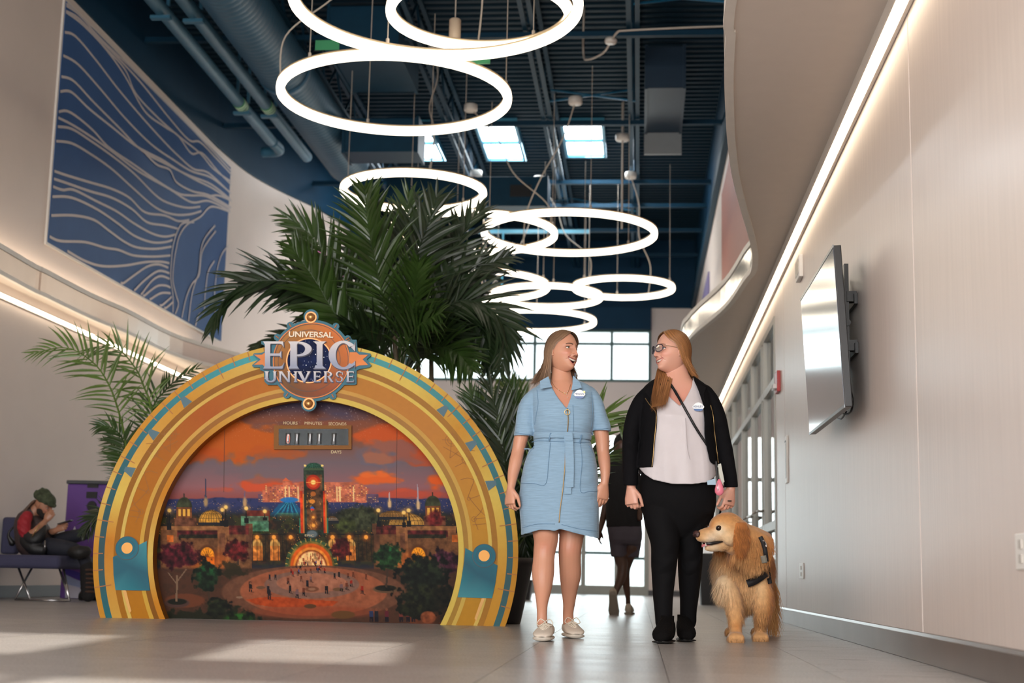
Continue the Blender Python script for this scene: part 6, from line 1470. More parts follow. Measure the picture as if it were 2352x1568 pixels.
# hair
m_hair1 = hairpair('hair_brown', (136, 106, 82)); 
hairdo(H1, wa, m_hair1, [(1, .0, 1., lambda u: aty(1262-44*u**.8, 872+10*u, Y-.03+.10*u)), (-1, .0, 1., lambda u: aty(1326-3*u-14*max(0, u-.3), 866+6*u, Y+.03+.03*u))], n=2600, seed=4, part=-.012, vol=1.06)
# sneakers
m_sn = M('sneaker_canvas', S(216, 202, 186), .7, var=.04, bump=.15, bscale=80); m_so = M('sneaker_sole', S(206, 196, 182), .6)
m_lace = M('lace_cream', S(226, 214, 196), .7)
for (tx, ty, hd, dz) in ((1243, 1473.5, -4, 0), (1325, 1467, 14, 0)):
    heel, f, s = shoe(wa, (tx, ty), Y, hd, m_sn, m_so, L=.26, W=.108, h=.088)
    for k in range(6):
        u = .50+.052*k; z = .088-.060*(u-.42)/.5+.012; c = heel+f*.26*u; w_ = .03-.002*k
        MB().tube([c-s*w_+np.array([0, 0, z-.014]), c+np.array([0, 0, z+.002]), c+s*w_+np.array([0, 0, z-.014])], .0032, 6).obj('lace', m_lace, wa, True)
    c = heel+f*.26*.47+np.array([0, 0, .098])
    for sg in (-1, 1): MB().tube(catmull([c, c+s*sg*.025+np.array([0, 0, .012]), c+s*sg*.042+f*.012+np.array([0, 0, -.012]), c+s*sg*.02+f*.03+np.array([0, 0, -.02]), c+f*.01], 5), .0026, 6).obj('lace_bow', m_lace, wa, True)

# ================================================================ THE WOMAN IN THE BLACK JACKET
Y = 7.92
g = atz(1548, 1476, 0); wb = empty('person', (g[0], 7.9, 0), 'smiling woman with glasses and auburn hair in a black jacket over a white blouse', 'person')
H2 = Head(aty(1544, 810, Y), -60, 4, 4, 1.0, skin=SK2, lip=(190, 112, 106), mouth_open=.015)
mb = MB()
sections(mb, [(826, 1532, 1578, Y+.03, .05, 2), (842, 1529, 1579, Y+.026, .052, 2), (858, 1526, 1582, Y+.016, .056, 2), (872, 1520, 1590, Y+.01, .064, 2), (886, 1504, 1606, Y+.01, .078), (900, 1492, 1618, Y+.01, .09), (940, 1488, 1622, Y, .118), (1000, 1488, 1622, Y, .11)])
limb(mb, [(1448, 1085, 11, Y-.04), (1449, 1105, 10.5, Y-.05), (1450, 1122, 10.5, Y-.055)])
limb(mb, [(1672, 1085, 11, Y-.02), (1677, 1105, 10.5, Y-.03), (1679, 1122, 10.5, Y-.035)])
hand(mb, aty(1449, 1118, Y-.055), (.05, -.12, -1), (.85, -.5, 0), (.3, 1, 0), 1.05, curl=(.95, 1.05, 1.1, 1.15), rad=.0086)
hand(mb, aty(1679, 1120, Y-.035), (-.16, -.10, -1), (-.8, -.6, 0), (-.5, .8, 0), 1.05, curl=(.7, .85, 1.0, 1.05), rad=.0086)
mb.add((H2.V*.975) @ H2.R.T+H2.c, H2.F.tolist())
V, F = fuse(mb, .0036, 5); px, py = project(V)
c2 = np.tile(lin(np.array(SK2)), (len(V), 1)); ch = np.exp(-((py-925)/34)**2)*(py < 1020); c2 = c2*(1-.16*ch[:, None]*np.array([.0, 1, 1]))
join_body([(V, F, c2), (H2.W, H2.F, H2.col)], wb)
H2.features(wb, m_skin2, iris=(90, 104, 110), brow=(140, 96, 66), look=(-.05, 0))
bs2 = Surf(V, F); bs2.ribbon('crossbody_strap', [(1533, 872), (1540, 882), (1548, 894), (1556, 908)], .014, M('strap_black', S(18, 17, 19), .45), wb, .010, thick=.002)
# trousers
m_trs = M('trousers_black', S(11, 10, 12), .8, bump=.25, bscale=22, spec=.15); m_jkt = M('jacket_black', S(12, 11, 14), .85, bump=.25, bscale=30, spec=.15)
mb = MB()
sections(mb, [(1085, 1473, 1638, Y, .135), (1110, 1468, 1644, Y, .135), (1150, 1468, 1646, Y, .128), (1175, 1473, 1642, Y, .112), (1196, 1484, 1622, Y, .094), (1215, 1505, 1603, Y, .076), (1236, 1536, 1580, Y, .045)], n=30)
limb(mb, [(1516, 1170, 40, Y-.01), (1520, 1200, 39, Y-.03), (1527, 1240, 34, Y-.06), (1527, 1265, 31.5, Y-.08), (1525, 1294, 29.5, Y-.09), (1524, 1330, 26.5, Y-.10), (1523, 1370, 23, Y-.12), (1524, 1404, 20.5, Y-.14), (1525, 1432, 19.5, Y-.15)], 20)
limb(mb, [(1601, 1170, 40, Y+.02), (1597, 1200, 37, Y+.03), (1587, 1240, 30, Y+.03), (1586, 1265, 28, Y+.04), (1585, 1294, 28, Y+.05), (1584, 1330, 25.5, Y+.07), (1583, 1370, 21.5, Y+.09), (1581, 1404, 19, Y+.11), (1581, 1428, 18.5, Y+.12)], 20)
V, F = fuse(mb, .006, 14); px, py = project(V)
V[:, 1] -= .005*np.sin(py/6.5+px*.08)*np.exp(-((py-1300)/45)**2)*(V[:, 1] < Y)
raw('trousers', V, F, m_trs, wb)
# blouse
m_bl = M('blouse_white', S(206, 198, 200), .62, bump=.2, bscale=18, var=.03)
mb = MB()
sections(mb, [(868, 1512, 1592, Y+.01, .068), (884, 1490, 1614, Y+.012, .086), (900, 1482, 1624, Y+.01, .10), (930, 1478, 1628, Y, .132), (960, 1476, 1630, Y-.005, .15), (1000, 1474, 1632, Y-.005, .146), (1040, 1472, 1640, Y-.01, .15), (1075, 1466, 1645, Y-.01, .160), (1100, 1466, 1646, Y-.01, .166), (1118, 1468, 1645, Y-.01, .166)], n=34)
V, F = fuse(mb, .0055, 5); px, py = project(V)
V[:, 1] -= (.007*np.exp(-((px-1573-(py-960)*.03)/5)**2)*sm(py, 950, 975)*sm(-py, -1080, -1000)+.0035*np.sin((px-(py-960)*.1)/7.5)*sm(py, 985, 1050)+.003*np.sin((py-px*.5)/9)*np.exp(-((py-965)/25)**2))*(V[:, 1] < Y)
c = V[F].mean(1); cx, cy = project(c)
hem = np.interp(cx, [1466, 1470, 1480, 1500, 1540, 1590, 1625, 1642, 1648], [1072, 1077, 1088, 1101, 1110, 1111, 1107, 1094, 1088])
VB, FB = cutmesh(V, F, (cy > np.where(c[:, 1] < Y, hem, 1088)) | (inside(cx, cy, [(1516, 850), (1520, 880), (1534, 908), (1562, 933), (1575, 915), (1590, 885), (1594, 850)]) & (c[:, 1] < Y)) | ((cy < 876) & (cx > 1520) & (cx < 1590)))
sb2 = Surf(V, F); bl = raw('blouse', VB, FB, m_bl, wb); solid(bl, .002)
m_seam2 = M('blouse_seam', S(184, 176, 178), .7)
sb2.ribbon('pleat', [(1574, 960), (1576, 990), (1579, 1030), (1585, 1055)], .003, m_seam2, wb, .002)
# jacket
mb = MB()
sections(mb, [(864, 1516, 1594, Y+.02, .075), (876, 1494, 1612, Y+.018, .088), (888, 1480, 1628, Y+.015, .10), (905, 1474, 1632, Y+.01, .114), (935, 1474, 1636, Y+.0, .145), (965, 1472, 1640, Y-.005, .164), (1000, 1472, 1641, Y-.005, .160), (1040, 1468, 1645, Y-.01, .164), (1066, 1463, 1648, Y-.01, .170), (1078, 1463, 1650, Y-.01, .170)], n=36)
limb(mb, [(1492, 904, 20, Y+.01), (1474, 926, 22, Y+.01), (1458, 963, 21.5, Y+.01), (1450, 1000, 20, Y+.0), (1448, 1035, 19, Y-.01), (1448, 1070, 18.5, Y-.03), (1448, 1100, 17.5, Y-.05), (1449, 1122, 17, Y-.055)], 18)
limb(mb, [(1618, 902, 20, Y+.01), (1634, 926, 21, Y+.01), (1648, 963, 21, Y+.01), (1656, 1000, 20, Y+.01), (1664, 1035, 19.5, Y+.0), (1671, 1070, 18, Y-.01), (1677, 1100, 16.5, Y-.03), (1680, 1124, 15.5, Y-.035)], 18)
V, F = fuse(mb, .0055, 4); px, py = project(V)
V[:, 1] -= .004*np.sin((py*1.2+np.abs(px-1555)*.4)/7)*np.exp(-((py-1010)/50)**2)*(np.abs(px-1555) > 84)*(V[:, 1] < Y)
c = V[F].mean(1); cx, cy = project(c); fr_ = c[:, 1] < Y+.0
op = inside(cx, cy, [(1512, 840), (1518, 880), (1512, 905), (1506, 930), (1509, 950), (1507, 985), (1502, 1020), (1500, 1050), (1499, 1078), (1499, 1100), (1650, 1100), (1641, 1066), (1632, 1060), (1625, 1030), (1620, 1000), (1619, 965), (1617, 930), (1607, 900), (1594, 870), (1592, 840)]) & fr_
lowj = (cy > np.where(fr_, np.where(cx < 1560, 1076-.09*(1500-np.minimum(cx, 1500)), 1066), 1070)) & (cx > 1468) & (cx < 1652)
cuff = ((cx <= 1468) & (cy > 1114)) | ((cx >= 1652) & (cy > 1118))
VJ, FJ = cutmesh(V, F, op | lowj | cuff | ((cy < 872) & (cx > 1520) & (cx < 1590)))
sj = Surf(V, F); jk = raw('jacket', VJ, FJ, m_jkt, wb); solid(jk, .005)
m_gz = M('gold_zip', S(170, 140, 92), .3, metal=.7)
sj.ribbon('jacket_zip', [(1482, 914), (1490, 926), (1500, 938), (1507, 950), (1506, 980), (1502, 1020), (1500, 1050), (1497, 1072)], .004, m_gz, wb, .003)
sj.ribbon('jacket_zip', [(1632, 930), (1638, 955), (1641, 990), (1646, 1030), (1650, 1064)], .004, m_gz, wb, .004)
for poly in ([(1500, 868), (1514, 866), (1518, 884), (1512, 905), (1506, 926), (1492, 912), (1482, 900), (1490, 884)], [(1590, 858), (1602, 866), (1618, 880), (1632, 876), (1622, 890), (1616, 905), (1619, 925), (1607, 900), (1596, 878)]):
    sj.patch('lapel', poly, M('lapel_black', S(15, 14, 17), .7, spec=.15), wb, .010, .004)
# crossbody strap, badge, pouch, id card
sbm = Surf(np.concatenate([V, H2.W*0]) if 0 else V, F)
m_strap = M('strap_black', S(18, 17, 19), .45)
st_pts = [(1549, 895), (1553, 902), (1566, 925), (1580, 950), (1597, 980), (1613, 1005), (1625, 1023)]
sb2.ribbon('crossbody_strap', st_pts, .014, m_strap, wb, .008, thick=.002)
badge(sb2, 1604, 934, wb, 'ASHLEY', False)
ly = Y-.16
MB().tube(catmull([aty(1645, 1058, ly), aty(1646, 1080, ly), aty(1649, 1100, ly), aty(1656, 1112, ly-.01), aty(1662, 1118, ly+.02)], 4), .006, 6).obj('pouch_strap', m_strap, wb, True)
MB().prism([aty(x, y, ly) for x, y in ((1649, 1066), (1656, 1064), (1664, 1106), (1658, 1112), (1652, 1090))], (0, .008, 0)).obj('card_holder', M('card_pale', S(190, 190, 178), .5), wb)
MB().prism([aty(x, y, ly+.01) for x, y in ((1624, 1104), (1643, 1098), (1644, 1113), (1625, 1113))], (0, .004, 0)).obj('id_card', M('card_blue', S(150, 176, 194), .4), wb)
pk_ = MB(); pr = []
for (yy, w_) in ((1100, 2), (1106, 5), (1114, 8), (1124, 10.5), (1131, 10), (1136, 6), (1138, 1)): pr.append([p for p in ring_px(yy, 1652-w_, 1652+w_, ly-.012, w_/413*.55, n=16, ex=2.1)])
pk_.loft(pr).obj('pink_pouch', M('pouch_pink', S(226, 120, 140), .3, coat=.4), wb, True)
MB().tube(catmull([aty(1649, 1108, ly-.03), aty(1647, 1118, ly-.036), aty(1649, 1126, ly-.036)], 4), .0015, 6).sphere(aty(1649, 1123, ly-.036), .004, 8, 6).obj('pouch_zip', M('silver_bright', S(220), .1, metal=1), wb, True)
MB().tube([aty(1655, 1160, Y-.1), aty(1653, 1158, Y-.1)], .002).obj
q = aty(1676, 1150, Y-.075); MB().tube([q+np.array([.0095*math.cos(t), .0095*math.sin(t), .0]) for t in np.linspace(0, 6.28, 15)[:-1]], .003, 6, closed=True).obj('finger_ring', M('ring_black', S(24), .4), wb, True)
# glasses
m_gf = M('glasses_dark', S(58, 52, 70), .25); m_len = thin_glass('lens', (.93, .94, .97), -.07)
gl = None
for sdn in (-1, 1):
    cx_, cz_ = .0325*sdn, .005; P = []
    for k in range(22):
        t = 2*math.pi*k/22; x = cx_+.0245*math.copysign(abs(math.cos(t))**.85, math.cos(t)); z = cz_+.0205*math.copysign(abs(math.sin(t))**.85, math.sin(t))-.002*sdn*0; P.append(H2.w((x, .112-.9*abs(x)**2*6, z)))
    MB().tube(P, .0024, 6, closed=True).obj('glasses_rim', m_gf, wb, True)
    MB().add(P+[sum(P)/len(P)], [(k, (k+1) % 22, 22) for k in range(22)]).obj('glasses_lens', m_len, wb, True, recalc=False)
    MB().tube([H2.w((.056*sdn, .094, .016)), H2.w((.073*sdn, .07, .016)), H2.w((.080*sdn, .01, .012)), H2.w((.079*sdn, -.01, .006))], .0017, 6).obj('glasses_temple', M('temple_gold', S(176, 140, 110), .3, metal=.4), wb, True)
MB().tube(catmull([H2.w((-.010, .112, .012)), H2.w((0, .116, .015)), H2.w((.010, .112, .012))], 4), .0016, 6).obj('glasses_bridge', m_gf, wb, True)
m_hair2 = hairpair('hair_auburn', (160, 110, 68))
hairdo(H2, wb, m_hair2, [(-1, .18, 1., lambda u: aty(1586+20*(1-u), 872+8*u, Y+.03+.09*u)), (1, .0, .75, lambda u: aty(1497+32*u, 936-8*u, Y-.205+.02*u), .45), (1, .75, 1., lambda u: aty(1560+20*u, 872, Y+.1)), (-1, .0, .18, lambda u: aty(1600, 868, Y+.06))], n=3000, seed=9, part=.0, vol=1.05)
# boots
m_bt = M('boot_suede', S(13, 11, 11), .85, bump=.3, bscale=120, spec=.12); m_bs = M('boot_sole', S(16, 15, 15), .6)
for (tx, ty, hd, sx, sy) in ((1516, 1478.5, -12, 1524, Y-.14), (1579, 1474.5, 4, 1581, Y+.12)):
    heel, f, s = shoe(wb, (tx, ty), Y, hd, m_bt, m_bs, L=.25, W=.108, h=.135, kind='boot')
    b = MB(); rr = []
    for (z, k, w_) in ((.03, .20, .036), (.07, .22, .037), (.11, .22, .036), (.14, .21, .036)):
        c = heel+f*.25*k; rr.append([c+np.array([0, 0, z])+s*w_*math.cos(t)+f*w_*1.2*math.sin(t) for t in np.linspace(0, 2*math.pi, 20, endpoint=False)])
    b.loft(rr).obj('boot_shaft', m_bt, wb, True)
# ================================================================ THE MAN WALKING AWAY
Y = 13.65; m_sk3 = skinmat('skin_dark', (84, 56, 44)); K = 1
g = atz(1428, 1412, 0); wm = empty('person', (g[0], Y, 0), 'man in black shirt, grey shorts and pale sneakers walking away', 'person')
mb = MB(); sections(mb, [(1045, 1414, 1442, Y, .055), (1056, 1408, 1450, Y, .07), (1075, 1402, 1455, Y, .1)])
mb.sphere(aty(1428, 1027, Y), (.078, .098, .12), 20, 14); mb.sphere(aty(1409.5, 1030, Y), (.008, .016, .028), 8, 6); mb.sphere(aty(1446.5, 1030, Y), (.008, .016, .028), 8, 6)
limb(mb, [(1398, 1130, 10, Y+.02), (1392, 1160, 9, Y+.04), (1385, 1190, 8, Y+.02), (1379, 1215, 6, Y-.05)], 12); hand(mb, aty(1378, 1216, Y-.06), (-.12, -.1, -1), (.4, .9, 0), (.8, .2, 0), .95, curl=(.35, .4, .5, .5))
limb(mb, [(1462, 1130, 10, Y), (1467, 1160, 9, Y-.04), (1470, 1190, 7, Y-.1)], 12)
limb(mb, [(1421, 1255, 15, Y), (1426, 1285, 15, Y-.02), (1430, 1300, 12.5, Y-.05), (1427, 1325, 11.5, Y-.06), (1417, 1350, 8, Y-.10), (1411, 1368, 6.5, Y-.12)], 14)
limb(mb, [(1452, 1255, 16, Y), (1440, 1285, 15, Y+.05), (1436, 1310, 11, Y+.1), (1438, 1340, 9, Y+.13), (1442, 1370, 6, Y+.16), (1443, 1388, 6, Y+.18)], 14)
V, F = fuse(mb, .008, 3); raw('body', V, F, m_sk3, wm)
hm = MB(); hm.sphere(aty(1428, 1021, Y+.01), (.082, .1, .112), 20, 14); V, F = fuse(hm, .01, 2); c = V[F].mean(1); V, F = cutmesh(V, F, c[:, 2] < aty(1428, 1034, Y)[2]); raw('hair', V, F, M('hair_black', S(20, 18, 18), .9, bump=.6, bscale=150), wm)
mb = MB(); sections(mb, [(1054, 1408, 1450, Y, .075), (1062, 1396, 1462, Y, .1), (1080, 1392, 1468, Y, .125), (1120, 1394, 1468, Y, .14), (1160, 1392, 1470, Y, .145), (1200, 1392, 1474, Y, .15), (1212, 1392, 1475, Y, .15)])
limb(mb, [(1402, 1074, 11, Y), (1398, 1100, 12, Y), (1396, 1130, 12, Y+.02), (1395, 1142, 12, Y+.02)], 12); limb(mb, [(1456, 1074, 11, Y), (1462, 1100, 12, Y), (1464, 1130, 12, Y), (1466, 1142, 12, Y)], 12)
V, F = fuse(mb, .009, 4); raw('shirt', V, F, M('shirt_black', S(22, 21, 24), .85, bump=.3, bscale=20), wm)
mb = MB(); sections(mb, [(1200, 1393, 1474, Y, .145), (1225, 1396, 1476, Y, .15), (1240, 1398, 1475, Y, .14), (1250, 1402, 1470, Y, .11)])
limb(mb, [(1417, 1225, 19, Y), (1419, 1250, 19, Y-.01), (1421, 1276, 17.5, Y-.02)], 16); limb(mb, [(1456, 1225, 19, Y), (1453, 1250, 19.5, Y+.02), (1449, 1278, 18, Y+.04)], 16)
V, F = fuse(mb, .009, 4); c = V[F].mean(1); V, F = cutmesh(V, F, c[:, 2] < aty(1430, 1279, Y)[2]); solid(raw('shorts', V, F, M('shorts_grey', S(84, 78, 88), .85, bump=.25, bscale=25), wm), .006)
m_s3 = M('sneaker_beige', S(186, 172, 154), .65)
# rear view sneakers: the pushing foot stands on its toe, sole towards the camera
def rsneak(cx, cy, Yc, pitch, L=.29):
    b = MB(); so = MB(); c = aty(cx, cy, Yc); cp, sp = math.cos(math.radians(pitch)), math.sin(math.radians(pitch)); f = np.array([.05, cp, -sp]); up = np.array([0, sp, cp]); s = np.array([1., 0, 0])
    def ring(u, w, z0, z1): return [c+f*L*(u-.5)+s*w/2*math.copysign(abs(math.cos(t))**.85, math.cos(t))+up*(z0+(z1-z0)*(.5+.5*math.copysign(abs(math.sin(t))**.85, math.sin(t)))) for t in np.linspace(0, 2*math.pi, 14, endpoint=False)]
    so.loft([ring(u, w, 0, .03) for u, w in ((0, .05), (.1, .075), (.4, .08), (.7, .105), (.9, .085), (1, .04))]).obj('sole', M('sole_beige', S(150, 138, 124), .6), wm, True)
    b.loft([ring(u, w, .02, h) for u, w, h in ((0.01, .045, .1), (.1, .07, .11), (.3, .075, .105), (.6, .09, .08), (.85, .085, .06), (.99, .04, .045))]).obj('upper', m_s3, wm, True)
rsneak(1409, 1392, Y-.16, 58); rsneak(1445, 1412, Y+.25, 0)

# ================================================================ THE SEATED MAN, BENCH AND KIOSK
Y = 14.0
m_navyf = M('bench_fabric', S(58, 58, 84), .85, bump=.3, bscale=90); m_chr = M('chrome_leg', S(160, 156, 156), .2, metal=.9)
bn = empty('bench', (-6.0, 13.7, 0), 'dark blue upholstered waiting bench with chrome legs by the beige wall', 'bench')
zs = float(aty(60, 1274, 13.65)[2]); x1 = float(aty(178, 1290, 13.8)[0])
def rbox(b, a, c, n=4): return b.box(a, c)
bevel(MB().box((XL+.03, 13.35, zs-.13), (x1, 14.35, zs)).obj('seat', m_navyf, bn), .045, 4)
xa, xb_ = XL+.03, float(aty(36, 1230, 14.2)[0]); zb_ = float(aty(20, 1187, 14.2)[2])
bevel(MB().box((xa, 14.2, zs+.01), (xb_, 14.34, zb_)).obj('backrest', m_navyf, bn), .03, 3)
for (p0, p1, p2) in (((42, 1302), (70, 1376), (20, 1376)), ((74, 1302), (34, 1376), (62, 1376)), ((136, 1302), (161, 1376), (120, 1376)), ((146, 1302), (160, 1374), (155, 1376))):
    a, c = aty(*p0, 13.6), aty(*p1, 13.45); a[2] = zs-.12; c[2] = .012; MB().tube([a, c], .011, 8).obj('leg', m_chr, bn, True)
MB().tube([(aty(34, 1376, 13.45)[0], 13.45, .014), (aty(161, 1376, 13.45)[0], 13.45, .014)], .010, 8).obj('foot_bar', m_chr, bn, True)
# kiosk
kx0, kx1 = float(aty(149, 1200, 14.9)[0]), float(aty(262, 1200, 14.9)[0]); kz = float(aty(200, 1103, 14.9)[2])
kk = empty('kiosk', ((kx0+kx1)/2, 15, 0), 'purple charging kiosk cabinet with dark screens and a grey top beside the seated man', 'kiosk')
def kp(px, py, Y_=14.9): q = aty(px, py, Y_); return q
m_pur = M('kiosk_purple', S(96, 56, 136), .5); 
bevel(MB().box((kx0, 14.9, 0.005), (kx1, 15.35, kz-.04)).obj('cabinet', m_pur, kk), .01, 2)
bevel(MB().box((kx0-.01, 14.88, kz-.04), (kx1+.01, 15.37, kz)).obj('top_cap', M('kiosk_grey', S(70, 72, 76), .4), kk), .01, 2)
for (x0, y0, x1_, y1) in ((202, 1112, 226, 1120), (200, 1129, 223, 1144)):
    a, c = kp(x0, y0), kp(x1_, y1); MB().box((a[0], 14.885, c[2]), (c[0], 14.9, a[2])).obj('screen', m_black, kk)
q = kp(211, 1162); MB().lathe((q[0], 14.893, q[2]), [(.05, -.008), (.055, 0), (.055, .007)], 24, axis=1).obj('speaker_grille', m_black, kk)
for poly, col, nm in (([(136, 1304), (170, 1310), (215, 1326), (262, 1340), (262, 1352), (215, 1345), (170, 1326), (136, 1318)], (60, 44, 140), 'blue'), ([(136, 1318), (170, 1328), (215, 1346), (262, 1356), (262, 1385), (136, 1385)], (140, 150, 186), 'mist'), ([(136, 1340), (180, 1348), (262, 1362), (262, 1385), (136, 1385)], (180, 176, 190), 'pale')):
    P = []
    for x, y in poly:
        q = kp(max(x, 149.5), y, 14.9); P.append((min(max(q[0], kx0+.002), kx1-.002), 14.898-.002*(('blue', 'mist', 'pale').index(nm)), max(q[2], .01)))
    MB().prism(P, (0, -.002, 0)).obj('printed_wave', M('wave_'+nm, S(*col), .5), kk)
tr_ = [(164, 1226), (172, 1208), (178, 1226)]
MB().prism([(kp(x, y)[0], 14.897, kp(x, y)[2]) for x, y in tr_], (0, -.002, 0)).obj('printed_mark', M('mark_white', S(210, 206, 216), .5), kk)

Y = 13.85
ps = empty('person', (float(aty(80, 1273, Y)[0]), Y, zs), 'man in a bandana and red sleeves sitting on the bench looking at a phone', 'person')
m_sk4 = skinmat('skin_tan', (168, 118, 92)); px_m = FPX/Y
HS = Head(aty(101, 1160, Y), 78, -28, 0, .98, skin=(168, 118, 92), lip=(130, 80, 70), mouth_open=.003)
mb = MB(); mb.add((HS.V*.97) @ HS.R.T+HS.c, HS.F.tolist())
limb(mb, [(84, 1166, 12, Y), (76, 1180, 14, Y), (70, 1196, 16, Y)], 14)
limb(mb, [(66, 1228, 10.5, Y-.2), (80, 1222, 10, Y-.23), (94, 1208, 8.5, Y-.2), (103, 1198, 7, Y-.15)], 12); hand(mb, aty(104, 1197, Y-.14), (.55, .15, .85), (-.6, -.1, .8), (.6, .6, 0), 1.0, curl=(.5, .6, .7, .7))
limb(mb, [(118, 1222, 8.5, Y-.02), (128, 1218, 7.5, Y-.06)], 12); hand(mb, aty(128, 1218, Y-.07), (.9, -.1, .45), (-.3, 0, .9), (0, 1, .3), 1.0, curl=(.6, .7, .8, .9))
V, F = fuse(mb, .006, 4); join_body([(V, F, lin(np.array((168, 118, 92)))), (HS.W, HS.F, HS.col)], ps)
HS.features(ps, m_sk4, iris=(60, 44, 36), brow=(40, 28, 22))
bd = MB(); bd.sphere(HS.w((0, .055, -.082)), (.056, .05, .042), 16, 12, R=HS.R); bd.sphere(HS.w((.05, .02, -.05)), (.022, .04, .05), 12, 10, R=HS.R); bd.sphere(HS.w((-.05, .02, -.05)), (.022, .04, .05), 12, 10, R=HS.R)
V, F = fuse(bd, .007, 3); raw('beard', V, F, M('beard_dark', S(38, 30, 26), .9, bump=.8, bscale=160), ps)
cp = MB(); cp.sphere(HS.w((0, -.015, .065)), (.092, .118, .072), 20, 14, R=HS.R); cp.sphere(HS.w((0, -.12, .06)), (.045, .05, .05), 14, 10, R=HS.R); cp.sphere(HS.w((0, -.06, .12)), (.05, .07, .035), 14, 10, R=HS.R); cp.sphere(HS.w((0, .085, .045)), (.07, .03, .02), 14, 10, R=HS.R)
V, F = fuse(cp, .007, 2); V = V+np.stack([np.zeros(len(V)), np.zeros(len(V)), .004*np.sin(V[:, 0]*140+V[:, 2]*120)], 1); raw('bandana', V, F, M('bandana_green', S(58, 66, 46), .85, var=.5, vscale=25), ps)
hp = MB(); 
for k in range(9): a = aty(82-k*.8, 1148+k*1.2, Y-.05+.012*k); hp.tube(catmull([a, a+np.array([-.05, 0, -.04]), a+np.array([-.10-.01*(k % 3), .0, -.12]), a+np.array([-.12, 0, -.19+.012*k])], 4), [.014]*9+[.012, .01, .008, .004], 7)
V, F = fuse(hp, .007, 2); raw('hair', V, F, hairmat('hair_dark_brown', (84, 60, 44), (0, 0, 0)), ps)
# torso / jacket
mb = MB()
limb(mb, [(72, 1180, 17, Y), (60, 1196, 26, Y), (62, 1225, 29, Y), (66, 1250, 28, Y), (72, 1262, 24, Y)], 18); limb(mb, [(74, 1190, 14, Y), (90, 1210, 20, Y), (98, 1235, 24, Y), (96, 1255, 22, Y)], 16)
V, F = fuse(mb, .01, 5); raw('vest', V, F, M('vest_leather', S(62, 48, 48), .5, bump=.4, bscale=30, var=.2), ps)
mb = MB(); limb(mb, [(62, 1186, 14, Y-.16), (56, 1200, 16, Y-.2), (56, 1216, 15.5, Y-.22), (60, 1228, 12, Y-.22)], 14); V, F = fuse(mb, .008, 3); V = V+.004*np.sin(V[:, 2:3]*110+V[:, 0:1]*60)*np.array([[0, -1, 0]])
raw('red_sleeve', V, F, M('sleeve_red', S(150, 26, 38), .7, bump=.3, bscale=40), ps)
mb = MB(); limb(mb, [(64, 1230, 13, Y-.22), (78, 1240, 15, Y-.24), (92, 1228, 13, Y-.22), (99, 1210, 9, Y-.18)], 14); limb(mb, [(90, 1210, 12, Y+.12), (108, 1228, 12, Y+.05), (120, 1222, 10, Y-.02)], 12)
limb(mb, [(60, 1240, 16, Y-.2), (78, 1258, 17, Y-.22), (96, 1262, 14, Y-.22)], 14)
V, F = fuse(mb, .008, 4); raw('jacket', V, F, M('jacket_dark', S(24, 24, 27), .55, bump=.3, bscale=40), ps)
MB().tube(catmull([aty(74, 1232, Y-.30), aty(82, 1218, Y-.32), aty(92, 1204, Y-.29)], 4), .006, 6).obj('gold_trim', m_gz, ps, True)
MB().tube([aty(103, 1240, Y-.28), aty(103, 1264, Y-.30)], .006, 6).obj('zip', m_chr, ps, True)
mb = MB(); limb(mb, [(66, 1258, 18, Y), (100, 1254, 21, Y-.1), (140, 1258, 20, Y-.14), (170, 1262, 17, Y-.12)], 16); limb(mb, [(80, 1258, 17, Y+.14), (120, 1246, 18, Y+.12), (160, 1234, 17, Y+.08), (196, 1226, 14, Y+.05)], 16)
limb(mb, [(166, 1262, 16, Y-.1), (188, 1272, 15, Y-.1), (198, 1296, 14, Y-.1), (200, 1310, 13, Y-.1)], 16)
V, F = fuse(mb, .01, 4); raw('trousers', V, F, M('trousers_navy', S(30, 31, 42), .8, bump=.3, bscale=25), ps)
mb = MB(); limb(mb, [(200, 1300, 16, Y-.1), (201, 1325, 17, Y-.1), (202, 1350, 16.5, Y-.1), (203, 1366, 16, Y-.1)], 16); 
V, F = fuse(mb, .008, 2); z = V[:, 2]; raw('boot_cuff', V, F, M('cuff_black', S(26, 22, 22), .9, bump=.6, bscale=60), ps)
for k in range(6): MB().tube([aty(201+14.5*math.cos(t), 1310+10*k+2*math.sin(t), Y-.1+.062*math.sin(t)) for t in np.linspace(0, 6.283, 19)[:-1]], .011, 6, closed=True).obj('boot_stripe', M('stripe_brown', S(74, 48, 34), .8), ps, True)
sh = MB(); c0 = atz(203, 1380, 0); 
rr = []
for u, w, h in ((-.10, .04, .08), (-.07, .06, .12), (.0, .065, .14), (.08, .065, .10), (.16, .055, .075), (.21, .03, .05)): rr.append([np.array([c0[0]+u, c0[1]+.02+w*math.cos(t)*1.0, .004+h*(.5+.5*math.sin(t))]) for t in np.linspace(0, 6.283, 17)[:-1]])
sh.loft(rr).obj('boot', M('boot_black', S(22, 20, 20), .6), ps, True)
mb = MB(); limb(mb, [(168, 1268, 14, Y-.26), (182, 1268, 16, Y-.27), (198, 1266, 13, Y-.24)], 14); V, F = fuse(mb, .008, 3); raw('crossed_boot', V, F, M('boot_black', S(22, 20, 20), .6), ps)
q = aty(150, 1199, Y-.14); d = np.array([.9, 0, .28]); d /= np.linalg.norm(d); ph = empty('phone', q, 'dark phone held up by the man sitting on the bench', 'phone')
bevel(MB().obox(q, d*.07, np.array([0, .036, 0]), np.array([-d[2], 0, d[0]])*.005).obj('case', m_black, ph), .003, 2)
MB().obox(q+np.array([-d[2], 0, d[0]])*.0055, d*.066, np.array([0, .033, 0]), np.array([-d[2], 0, d[0]])*.0006).obj('screen', M('phone_screen', S(90, 100, 120), .1), ph)
